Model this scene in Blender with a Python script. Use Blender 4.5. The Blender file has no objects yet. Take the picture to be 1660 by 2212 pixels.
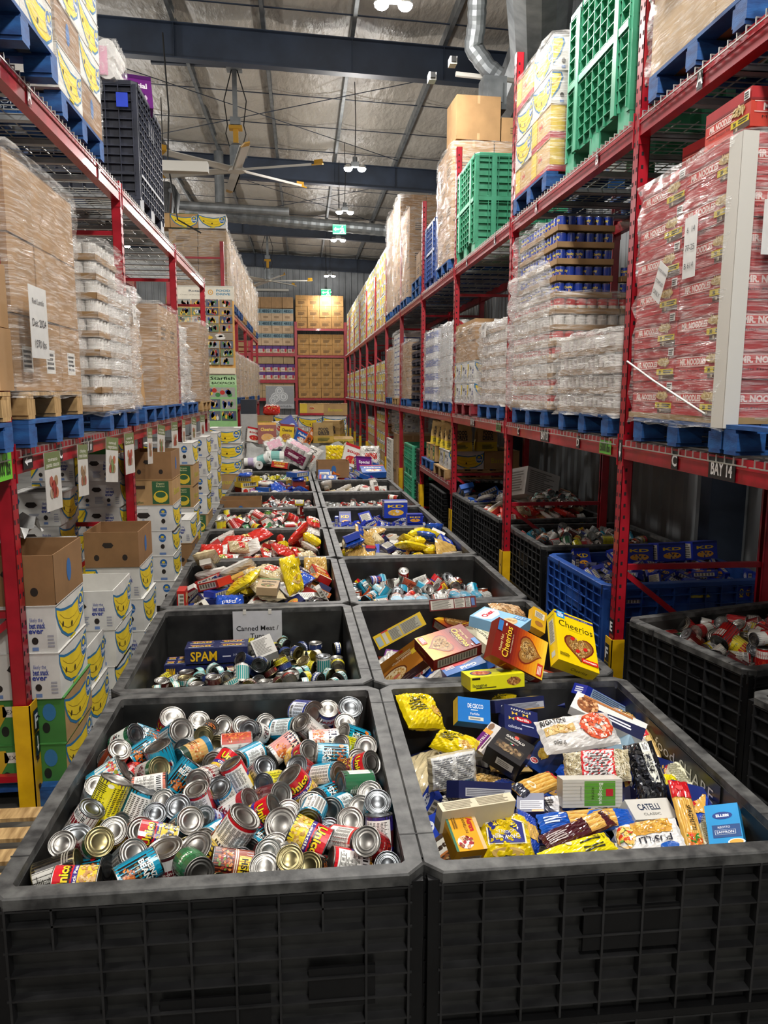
import bpy, math, random
import numpy as np
from mathutils import Vector, Matrix, Quaternion
random.seed(11)
SC = bpy.context.scene
COL = SC.collection
# ---------------------------------------------------------------- camera, world, light, exposure
PITCH, YAW, ROLL, CAMZ = math.radians(-8.97), math.radians(5.97), math.radians(.15), 2.24
def cam_axes():
    f = Vector((math.sin(YAW)*math.cos(PITCH), math.cos(YAW)*math.cos(PITCH), math.sin(PITCH)))
    r = Vector((math.cos(YAW), -math.sin(YAW), 0)); u = r.cross(f)
    return r*math.cos(ROLL)+u*math.sin(ROLL), -r*math.sin(ROLL)+u*math.cos(ROLL), f
cr, cu, cf = cam_axes()
cd = bpy.data.cameras.new('camera'); cam = bpy.data.objects.new('camera', cd); COL.objects.link(cam)
cam.matrix_world = Matrix.Translation((0, 0, CAMZ)) @ Matrix((cr, cu, -cf)).transposed().to_4x4()
cd.sensor_fit = 'HORIZONTAL'; cd.sensor_width = 36; cd.lens = 36*1660/1660; cd.clip_end = 200
SC.camera = cam
wd = bpy.data.worlds.new('world'); SC.world = wd; wd.use_nodes = True
wd.node_tree.nodes['Background'].inputs[0].default_value = (.9, .95, 1, 1)
wd.node_tree.nodes['Background'].inputs[1].default_value = .12
SC.view_settings.view_transform = 'Standard'; SC.view_settings.look = 'None'
SC.view_settings.exposure = 0.3; SC.view_settings.gamma = 1; SC.view_settings.use_curve_mapping = False
LAMP_Z = 6.75
LAMP_W = 110.0
LAMPS_MAIN = [-5.0, -1.4, 2.2, 6.0, 9.8, 16.6, 20.5, 24.2, 31.6, 36.6]
LAMPS_SIDE = [0.5, 6.5, 12.5, 18.5, 26, 33]
try:
    SC.cycles.max_bounces = 6; SC.cycles.diffuse_bounces = 3; SC.cycles.glossy_bounces = 3
    SC.cycles.transparent_max_bounces = 14; SC.cycles.sample_clamp_indirect = 4
    SC.cycles.caustics_reflective = False; SC.cycles.caustics_refractive = False
except Exception: pass

# ---------------------------------------------------------------- materials
def hexc(s):
    s = s.lstrip('#'); v = [int(s[i:i+2], 16)/255 for i in (0, 2, 4)]
    return tuple((c/12.92 if c <= .04045 else ((c+.055)/1.055)**2.4) for c in v)
_hc = {}
def C(s):
    if isinstance(s, tuple): return s
    if s not in _hc: _hc[s] = hexc(s)
    return _hc[s]
def mat(name, col=None, rough=.5, metal=0, noise=None, bump=0, bscale=40, attr=False, spec=.5, coat=0, nsc=8, emit=None, dist=.002, stretch=None):
    m = bpy.data.materials.new(name); m.use_nodes = True; nt = m.node_tree; N = nt.nodes; Lk = nt.links
    b = N['Principled BSDF']; b.inputs['Roughness'].default_value = rough; b.inputs['Metallic'].default_value = metal
    b.inputs['Specular IOR Level'].default_value = spec; b.inputs['Coat Weight'].default_value = coat
    tc = None
    def coord(sc):
        nonlocal tc
        if tc is None: tc = N.new('ShaderNodeTexCoord')
        if stretch:
            mp = N.new('ShaderNodeMapping'); mp.inputs['Scale'].default_value = stretch; Lk.new(tc.outputs['Object'], mp.inputs[0]); src = mp.outputs[0]
        else: src = tc.outputs['Object']
        n = N.new('ShaderNodeTexNoise'); n.inputs['Scale'].default_value = sc; n.inputs['Detail'].default_value = 4
        Lk.new(src, n.inputs['Vector']); return n
    src = None
    if attr:
        a = N.new('ShaderNodeAttribute'); a.attribute_name = 'Col'; src = a.outputs['Color']
    if noise:
        n = coord(nsc); r = N.new('ShaderNodeValToRGB'); r.color_ramp.elements[0].position = .35; r.color_ramp.elements[1].position = .68
        Lk.new(n.outputs['Fac'], r.inputs[0])
        if attr:
            r.color_ramp.elements[0].color = (*([noise[0]]*3), 1); r.color_ramp.elements[1].color = (*([noise[1]]*3), 1)
            mx = N.new('ShaderNodeMix'); mx.data_type = 'RGBA'; mx.blend_type = 'MULTIPLY'; mx.inputs[0].default_value = 1
            Lk.new(src, mx.inputs[6]); Lk.new(r.outputs[0], mx.inputs[7]); src = mx.outputs[2]
        else:
            r.color_ramp.elements[0].color = (*C(noise[0]), 1); r.color_ramp.elements[1].color = (*C(noise[1]), 1); src = r.outputs[0]
    if src: Lk.new(src, b.inputs['Base Color'])
    elif col: b.inputs['Base Color'].default_value = (*C(col), 1)
    if bump:
        n = coord(bscale); bp = N.new('ShaderNodeBump'); bp.inputs['Strength'].default_value = bump; bp.inputs['Distance'].default_value = dist
        Lk.new(n.outputs['Fac'], bp.inputs['Height']); Lk.new(bp.outputs[0], b.inputs['Normal'])
    if emit:
        b.inputs['Emission Color'].default_value = (*C(emit[0]), 1); b.inputs['Emission Strength'].default_value = emit[1]
    return m
def film_mat(name, lo, hi, sc, strv, tint='f4f2ee', dens=.25):
    m = bpy.data.materials.new(name); m.use_nodes = True; nt = m.node_tree; N = nt.nodes; Lk = nt.links
    b = N['Principled BSDF']; b.inputs['Base Color'].default_value = (*C(tint), 1); b.inputs['Roughness'].default_value = .11
    b.inputs['Specular IOR Level'].default_value = .9
    out = N['Material Output']; tr = N.new('ShaderNodeBsdfTransparent'); mx = N.new('ShaderNodeMixShader')
    tc = N.new('ShaderNodeTexCoord'); mp = N.new('ShaderNodeMapping'); mp.inputs['Scale'].default_value = strv
    mp.inputs['Rotation'].default_value = (.12, .1, 0)
    Lk.new(tc.outputs['Object'], mp.inputs[0])
    n = N.new('ShaderNodeTexNoise'); n.inputs['Scale'].default_value = sc; n.inputs['Detail'].default_value = 5; n.inputs['Distortion'].default_value = .6
    Lk.new(mp.outputs[0], n.inputs['Vector'])
    r = N.new('ShaderNodeMapRange'); r.inputs[1].default_value = .42; r.inputs[2].default_value = .72; r.inputs[3].default_value = lo; r.inputs[4].default_value = hi
    Lk.new(n.outputs['Fac'], r.inputs[0]); Lk.new(r.outputs[0], mx.inputs[0])
    bp = N.new('ShaderNodeBump'); bp.inputs['Strength'].default_value = 1; bp.inputs['Distance'].default_value = .012
    n2 = N.new('ShaderNodeTexNoise'); n2.inputs['Scale'].default_value = sc*1.7; n2.inputs['Detail'].default_value = 3; n2.inputs['Distortion'].default_value = .8
    Lk.new(mp.outputs[0], n2.inputs['Vector']); Lk.new(n2.outputs['Fac'], bp.inputs['Height']); Lk.new(bp.outputs[0], b.inputs['Normal'])
    Lk.new(tr.outputs[0], mx.inputs[1]); Lk.new(b.outputs[0], mx.inputs[2]); Lk.new(mx.outputs[0], out.inputs[0])
    return m
MT = {}
MT['print'] = mat('printed_paper', attr=True, rough=.32, noise=(.9, 1.0), nsc=14)
MT['canlabel'] = mat('glossy_can_label', attr=True, rough=.25, coat=.3)
MT['matte'] = mat('cardboard_print', attr=True, rough=.75, noise=(.82, 1.0), nsc=6, bump=.15, bscale=60)
MT['bag'] = mat('plastic_bag_print', attr=True, rough=.2, bump=.6, bscale=14, coat=.6, dist=.006)
MT['clearbag'] = film_mat('clear_food_bag', .06, .45, 22, (1, 1, 1))
MT['tin'] = mat('tin', 'a9a6a0', rough=.34, metal=1, noise=('807e79', 'a5a29c'), nsc=30)
MT['tindark'] = mat('tin_grey', '8d8f90', rough=.3, metal=1, noise=('55585b', '7f8284'), nsc=30)
MT['tingold'] = mat('tin_gold', '8f8560', rough=.32, metal=1)
MT['bin'] = mat('black_bin_plastic', rough=.5, spec=.3, noise=('060607', '0e0e0f'), nsc=7, bump=.2, bscale=50)
MT['rib'] = mat('bin_rib_plastic', rough=.5, noise=('111112', '262627'), nsc=9)  # paler than the walls: scuffs, plus light caught on rib edges put into colour
MT['rim'] = mat('scuffed_bin_rim', rough=.5, noise=('242424', '585856'), nsc=17, bump=.4, bscale=70, stretch=(1, 1, 1))
MT['binin'] = mat('bin_inside_plastic', rough=.35, noise=('181818', '323230'), nsc=6, bump=.15, bscale=30)
MT['blue'] = mat('blue_crate_plastic', rough=.4, noise=('1a3878', '254d92'), nsc=6)
MT['green'] = mat('green_crate_plastic', rough=.42, noise=('2a8660', '45a07c'), nsc=5)
MT['darkplastic'] = mat('dark_crate_plastic', rough=.42, noise=('1a1e2b', '2c3040'), nsc=5)
MT['red'] = mat('red_rack_paint', rough=.33, noise=('8e0d1c', 'a61325'), nsc=9, bump=.08, coat=.15)
MT['hole'] = mat('slot_shadow', '120406', rough=.9)
MT['yellow'] = mat('yellow_guard_paint', rough=.4, noise=('c99a05', 'e0b010'), nsc=8)
MT['wire'] = mat('galvanised_wire', 'b9bab4', rough=.35, metal=.8)
MT['chan'] = mat('galvanised_channel', rough=.4, metal=.7, noise=('8d9092', 'b0b3b3'), nsc=5)
MT['bluewood'] = mat('blue_painted_wood', rough=.7, noise=('0b376e', '1a5796'), nsc=9, bump=.4, bscale=60, stretch=(1, 1, 3))
MT['wood'] = mat('raw_pallet_wood', rough=.8, noise=('8f6f43', 'c2a06c'), nsc=7, bump=.3, stretch=(1, 6, 1))
MT['redwood'] = mat('red_painted_wood', rough=.7, noise=('6a1420', '8d2230'), nsc=9, bump=.4)
MT['steel'] = mat('dark_blue_steel', rough=.45, noise=('222b39', '2f3a4b'), nsc=2)
MT['galv'] = mat('galvanised_steel', rough=.5, metal=.6, noise=('6f7375', '8d9192'), nsc=4)
MT['white'] = mat('white_metal', 'c9c6bd', rough=.4)
MT['fanyellow'] = mat('yellow_metal', 'b98a1c', rough=.45)
MT['cable'] = mat('black_cable', '141414', rough=.6)
MT['film'] = film_mat('stretch_film', .06, .42, 7, (.9, .9, 9))
MT['film2'] = film_mat('stretch_film_dense', .22, .66, 7, (.9, .9, 8))
MT['cloth'] = mat('white_woven_bag', rough=.6, noise=('a9a9a6', 'cfcfcb'), nsc=5, bump=.6, bscale=9, dist=.03)
MT['floor'] = mat('concrete_floor', rough=.45, noise=('4c4a46', '6a6862'), nsc=1.3, bump=.1)
MT['lamp'] = mat('lamp_glow', 'ffffff', emit=('f4f8ff', 45.0))
MT['exit'] = mat('exit_sign_green', '11a565', rough=.5, emit=('17b877', 1.2))
MT['exitw'] = mat('exit_sign_white', 'ffffff', rough=.5, emit=('eafff6', 2.6))

# ---------------------------------------------------------------- mesh builder
class M:
    def __init__(s): s.v = []; s.f = []; s.c = []; s.m = []
    def quad(s, a, b, c, d, col=None, mi=0):
        n = len(s.v); s.v += [tuple(a), tuple(b), tuple(c), tuple(d)]; s.f.append((n, n+1, n+2, n+3)); s.c.append(col); s.m.append(mi)
    def poly(s, pts, col=None, mi=0):
        n = len(s.v); s.v += [tuple(p) for p in pts]; s.f.append(tuple(range(n, n+len(pts)))); s.c.append(col); s.m.append(mi)
    def box(s, x0, y0, z0, x1, y1, z1, col=None, mi=0, X=None, skip=''):
        n = len(s.v); P = [(x0, y0, z0), (x1, y0, z0), (x1, y1, z0), (x0, y1, z0), (x0, y0, z1), (x1, y0, z1), (x1, y1, z1), (x0, y1, z1)]
        if X is not None: P = [tuple(X @ Vector(p)) for p in P]
        s.v += P
        for k, f in (('b', (3, 2, 1, 0)), ('t', (4, 5, 6, 7)), ('f', (0, 1, 5, 4)), ('r', (1, 2, 6, 5)), ('k', (2, 3, 7, 6)), ('l', (3, 0, 4, 7))):
            if k in skip: continue
            s.f.append(tuple(n+i for i in f)); s.c.append(col); s.m.append(mi)
    def cbox(s, cx, cy, cz, w, d, h, **k): s.box(cx-w/2, cy-d/2, cz-h/2, cx+w/2, cy+d/2, cz+h/2, **k)
    def bar(s, a, b, w, h=None, col=None, mi=0, up=(0, 0, 1)):
        a = Vector(a); b = Vector(b); h = h or w; d = (b-a); L = d.length; d = d/L; u = Vector(up)
        if abs(d.dot(u)) > .99: u = Vector((1, 0, 0))
        x = d.cross(u).normalized(); z = x.cross(d)
        X = Matrix((x, d, z)).transposed().to_4x4(); X.translation = a
        s.box(-w/2, 0, -h/2, w/2, L, h/2, col=col, mi=mi, X=X)
    def tube(s, pts, r, n=8, col=None, mi=0, cap=True):
        pts = [Vector(p) for p in pts]; base = len(s.v); x = None
        for i, p in enumerate(pts):
            d = (pts[min(i+1, len(pts)-1)]-pts[max(i-1, 0)]).normalized()
            if x is None: x = d.orthogonal().normalized()
            else: x = (x-d*x.dot(d)).normalized()
            y = d.cross(x); rr = r[i] if isinstance(r, (list, tuple)) else r
            s.v += [tuple(p+x*math.cos(2*math.pi*k/n)*rr+y*math.sin(2*math.pi*k/n)*rr) for k in range(n)]
        for i in range(len(pts)-1):
            for k in range(n):
                a = base+i*n+k; b = base+i*n+(k+1) % n
                s.f.append((a, b, b+n, a+n)); s.c.append(col); s.m.append(mi)
        if cap:
            s.f.append(tuple(base+k for k in reversed(range(n)))); s.c.append(col); s.m.append(mi)
            e = base+(len(pts)-1)*n; s.f.append(tuple(e+k for k in range(n))); s.c.append(col); s.m.append(mi)
    def lathe(s, prof, n=24, mi=0, col=None):
        base = len(s.v)
        for r, z in prof: s.v += [(r*math.cos(2*math.pi*k/n), r*math.sin(2*math.pi*k/n), z) for k in range(n)]
        for i in range(len(prof)-1):
            for k in range(n):
                a = base+i*n+k; b = base+i*n+(k+1) % n
                s.f.append((a, b, b+n, a+n)); s.c.append(col); s.m.append(mi)
    def prism(s, pts, z0, z1, col=None, mi=0, X=None):
        lo = [Vector((p[0], p[1], z0)) for p in pts]; hi = [Vector((p[0], p[1], z1)) for p in pts]
        if X is not None: lo = [X@p for p in lo]; hi = [X@p for p in hi]
        s.poly(hi, col, mi); s.poly(lo[::-1], col, mi); n = len(pts)
        for i in range(n): j = (i+1) % n; s.quad(lo[i], lo[j], hi[j], hi[i], col, mi)
    def mesh(s, name, mats, smooth=False):
        me = bpy.data.meshes.new(name); me.from_pydata(s.v, [], s.f)
        for m in mats: me.materials.append(MT[m] if isinstance(m, str) else m)
        if any(s.m): me.polygons.foreach_set('material_index', s.m)
        if any(c is not None for c in s.c):
            ca = me.color_attributes.new('Col', 'BYTE_COLOR', 'CORNER')
            cc = np.array([C(c)+(1,) if c is not None else (.6, .6, .6, 1) for c in s.c], np.float32)
            ln = np.array([len(f) for f in s.f]); ca.data.foreach_set('color', np.repeat(cc, ln, axis=0).ravel())
        if smooth: me.polygons.foreach_set('use_smooth', [True]*len(me.polygons))
        me.update(); return me
    def obj(s, name, mats, parent=None, loc=(0, 0, 0), rot=(0, 0, 0), smooth=False):
        return link(name, s.mesh(name, mats, smooth), parent, loc, rot)
def link(name, me, parent=None, loc=(0, 0, 0), rot=(0, 0, 0), q=None):
    o = bpy.data.objects.new(name, me); COL.objects.link(o); o.location = loc
    if q is not None: o.rotation_mode = 'QUATERNION'; o.rotation_quaternion = q
    else: o.rotation_euler = rot
    if parent is not None: o.parent = parent
    return o
LABELS = {}
def tag(o, label, cat, group=None):
    o['label'] = label; o['category'] = cat
    if group: o['group'] = group
    LABELS.setdefault(label, []).append(o.name)
    return o
def struct(o, kind='structure'): o['kind'] = kind; return o
ORD = ['first', 'second', 'third', 'fourth', 'fifth', 'sixth', 'seventh', 'eighth', 'ninth', 'tenth', 'eleventh', 'twelfth', 'thirteenth', 'fourteenth', 'fifteenth', 'sixteenth', 'seventeenth', 'eighteenth', 'nineteenth', 'twentieth']
def nth(i): return ORD[i] if i < 20 else '%dth' % (i+1)

# ---------------------------------------------------------------- flat print (sheets of small coloured shapes)
_txt = {}
def glyphs(s, bold=.0):
    k = (s, bold)
    if k not in _txt:
        cu_ = bpy.data.curves.new('t', 'FONT'); cu_.body = s; cu_.resolution_u = 2; cu_.offset = bold
        o = bpy.data.objects.new('t', cu_); me = o.to_mesh()
        v = np.array([x.co[:2] for x in me.vertices]) if len(me.vertices) else np.zeros((0, 2)); f = [tuple(p.vertices) for p in me.polygons]
        o.to_mesh_clear(); bpy.data.objects.remove(o); bpy.data.curves.remove(cu_)
        if len(v): v = v-[v[:, 0].min(), 0]
        _txt[k] = (v, f, v[:, 0].max() if len(v) else 0)
    return _txt[k]
class Sheet:
    """shapes in metres on a w x h label; emitted later on a flat face, a cylinder or a bag"""
    def __init__(s, w, h, dx=None): s.w, s.h = w, h; s.p = []; s.L = 0; s.dx = dx; s.rg = random.Random(int(w*9999+h*77777))
    def up(s, n=1): s.L += n; return s
    def R(s, x0, y0, x1, y1, c, rot=0):
        x0, x1, y0, y1 = x0*s.w, x1*s.w, y0*s.h, y1*s.h
        if s.dx and (x1-x0) > s.dx*1.2:
            n = max(1, round((x1-x0)/s.dx))
            for i in range(n):
                a = x0+(x1-x0)*i/n; b = x0+(x1-x0)*(i+1)/n; s.p.append(([(a, y0), (b, y0), (b, y1), (a, y1)], c, s.L))
        else: s.p.append(([(x0, y0), (x1, y0), (x1, y1), (x0, y1)], c, s.L))
        return s
    def P(s, pts, c): s.p.append(([(x*s.w, y*s.h) for x, y in pts], c, s.L)); return s
    def E(s, cx, cy, rx, ry, c, n=14, rot=0, m=None):
        """ellipse; radii in metres"""
        ca, sa = math.cos(rot), math.sin(rot)
        s.p.append(([(cx*s.w+rx*math.cos(t)*ca-ry*math.sin(t)*sa, cy*s.h+rx*math.cos(t)*sa+ry*math.sin(t)*ca) for t in [2*math.pi*k/n for k in range(n)]], c, s.L)); return s
    def T(s, x, y, hgt, t, c, w=None, bold=.0, rot=0, ctr=True, shadow=None):
        """text: height in metres, optional full width in metres; x,y = centre as fractions"""
        v, f, tw = glyphs(t, bold)
        if not len(v): return s
        sy = hgt/.72; sx = (w/tw) if w else sy
        if shadow:
            s.T(x, y-.03, hgt*1.06, t, shadow, w=(w*1.05 if w else None), bold=bold+.05, rot=rot, ctr=ctr); s.L += 1
        p = np.empty_like(v); p[:, 0] = (v[:, 0]-(tw/2 if ctr else 0))*sx; p[:, 1] = (v[:, 1]-.36)*sy
        ca, sa = math.cos(rot), math.sin(rot); q = p.copy()
        q[:, 0] = p[:, 0]*ca-p[:, 1]*sa+x*s.w; q[:, 1] = p[:, 0]*sa+p[:, 1]*ca+y*s.h
        s.p.append((q, c, s.L, f)); return s
    def N(s, x0, y0, x1, y1, n, c, jit=.5):
        """rows of small print"""
        for i in range(n):
            y = y0+(y1-y0)*(i+.5)/n; hh = (y1-y0)/n*.28; xe = x0+(x1-x0)*(1-s.rg.random()*jit*.5)
            s.R(x0, y-hh, xe, y+hh, c)
        return s
    def B(s, x0, y0, x1, y1, n=11):
        s.R(x0, y0, x1, y1, 'f0f0ee'); s.L += 1
        for i in range(n):
            a = x0+(x1-x0)*(i+.5)/(n+.5); b = a+(x1-x0)/(n+1)*s.rg.choice([.3, .5, .7]); s.R(a, y0+(y1-y0)*.12, b, y0+(y1-y0)*.95, '222222')
        return s
    def S(s, pts, t, c):
        """a stroke through the points, t thick (fraction of height)"""
        for (a, b), (e, f) in zip(pts, pts[1:]): s.P([(a, b-t), (e, f-t), (e, f+t), (a, b+t)], c)
        return s
    def D(s, cx, cy, rx, ry, n, sz, cols, asp=.75, hole=None):
        """heap of small blobs inside an ellipse (radii metres)"""
        for i in range(n):
            a = s.rg.random()*6.283; r = math.sqrt(s.rg.random())
            x = cx*s.w+rx*r*math.cos(a); y = cy*s.h+ry*r*math.sin(a); t = s.rg.random()*3.14; c = s.rg.choice(cols); m = 7
            ca, sa = math.cos(t), math.sin(t); k = sz*s.rg.uniform(.8, 1.15)
            s.p.append(([(x+k*math.cos(u)*ca-k*asp*math.sin(u)*sa, y+k*math.cos(u)*sa+k*asp*math.sin(u)*ca) for u in [2*math.pi*j/m for j in range(m)]], c, s.L+1+(i % 5)*.35))
            if hole: s.p.append(([(x+k*.38*math.cos(u), y+k*.38*math.sin(u)) for u in [2*math.pi*j/5 for j in range(5)]], hole, s.L+1.2+(i % 5)*.35))
        s.L += 3; return s
    def emit(s, mb, fn, eps=.0003, mi=0):
        for e in s.p:
            P, c, L = e[:3]; base = len(mb.v); off = eps*(1+L)
            mb.v += [fn(x, y, off) for x, y in P]
            if len(e) == 4:
                for f in e[3]: mb.f.append(tuple(base+i for i in f)); mb.c.append(c); mb.m.append(mi)
            else: mb.f.append(tuple(range(base, base+len(P)))); mb.c.append(c); mb.m.append(mi)
def face_map(o, u, v):
    o, u, v = Vector(o), Vector(u).normalized(), Vector(v).normalized(); n = u.cross(v)
    def fn(x, y, off): p = o+u*x+v*y+n*off; return (p.x, p.y, p.z)
    return fn
def box_maps(w, h, d):
    """product box centred on the origin: width x, height y, depth z; front is +z"""
    return {'F': (w, h, face_map((-w/2, -h/2, d/2), (1, 0, 0), (0, 1, 0))), 'B': (w, h, face_map((w/2, -h/2, -d/2), (-1, 0, 0), (0, 1, 0))),
            'R': (d, h, face_map((w/2, -h/2, d/2), (0, 0, -1), (0, 1, 0))), 'L': (d, h, face_map((-w/2, -h/2, -d/2), (0, 0, 1), (0, 1, 0))),
            'T': (w, d, face_map((-w/2, h/2, d/2), (1, 0, 0), (0, 0, -1))), 'U': (w, d, face_map((-w/2, -h/2, -d/2), (1, 0, 0), (0, 0, 1)))}
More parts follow.
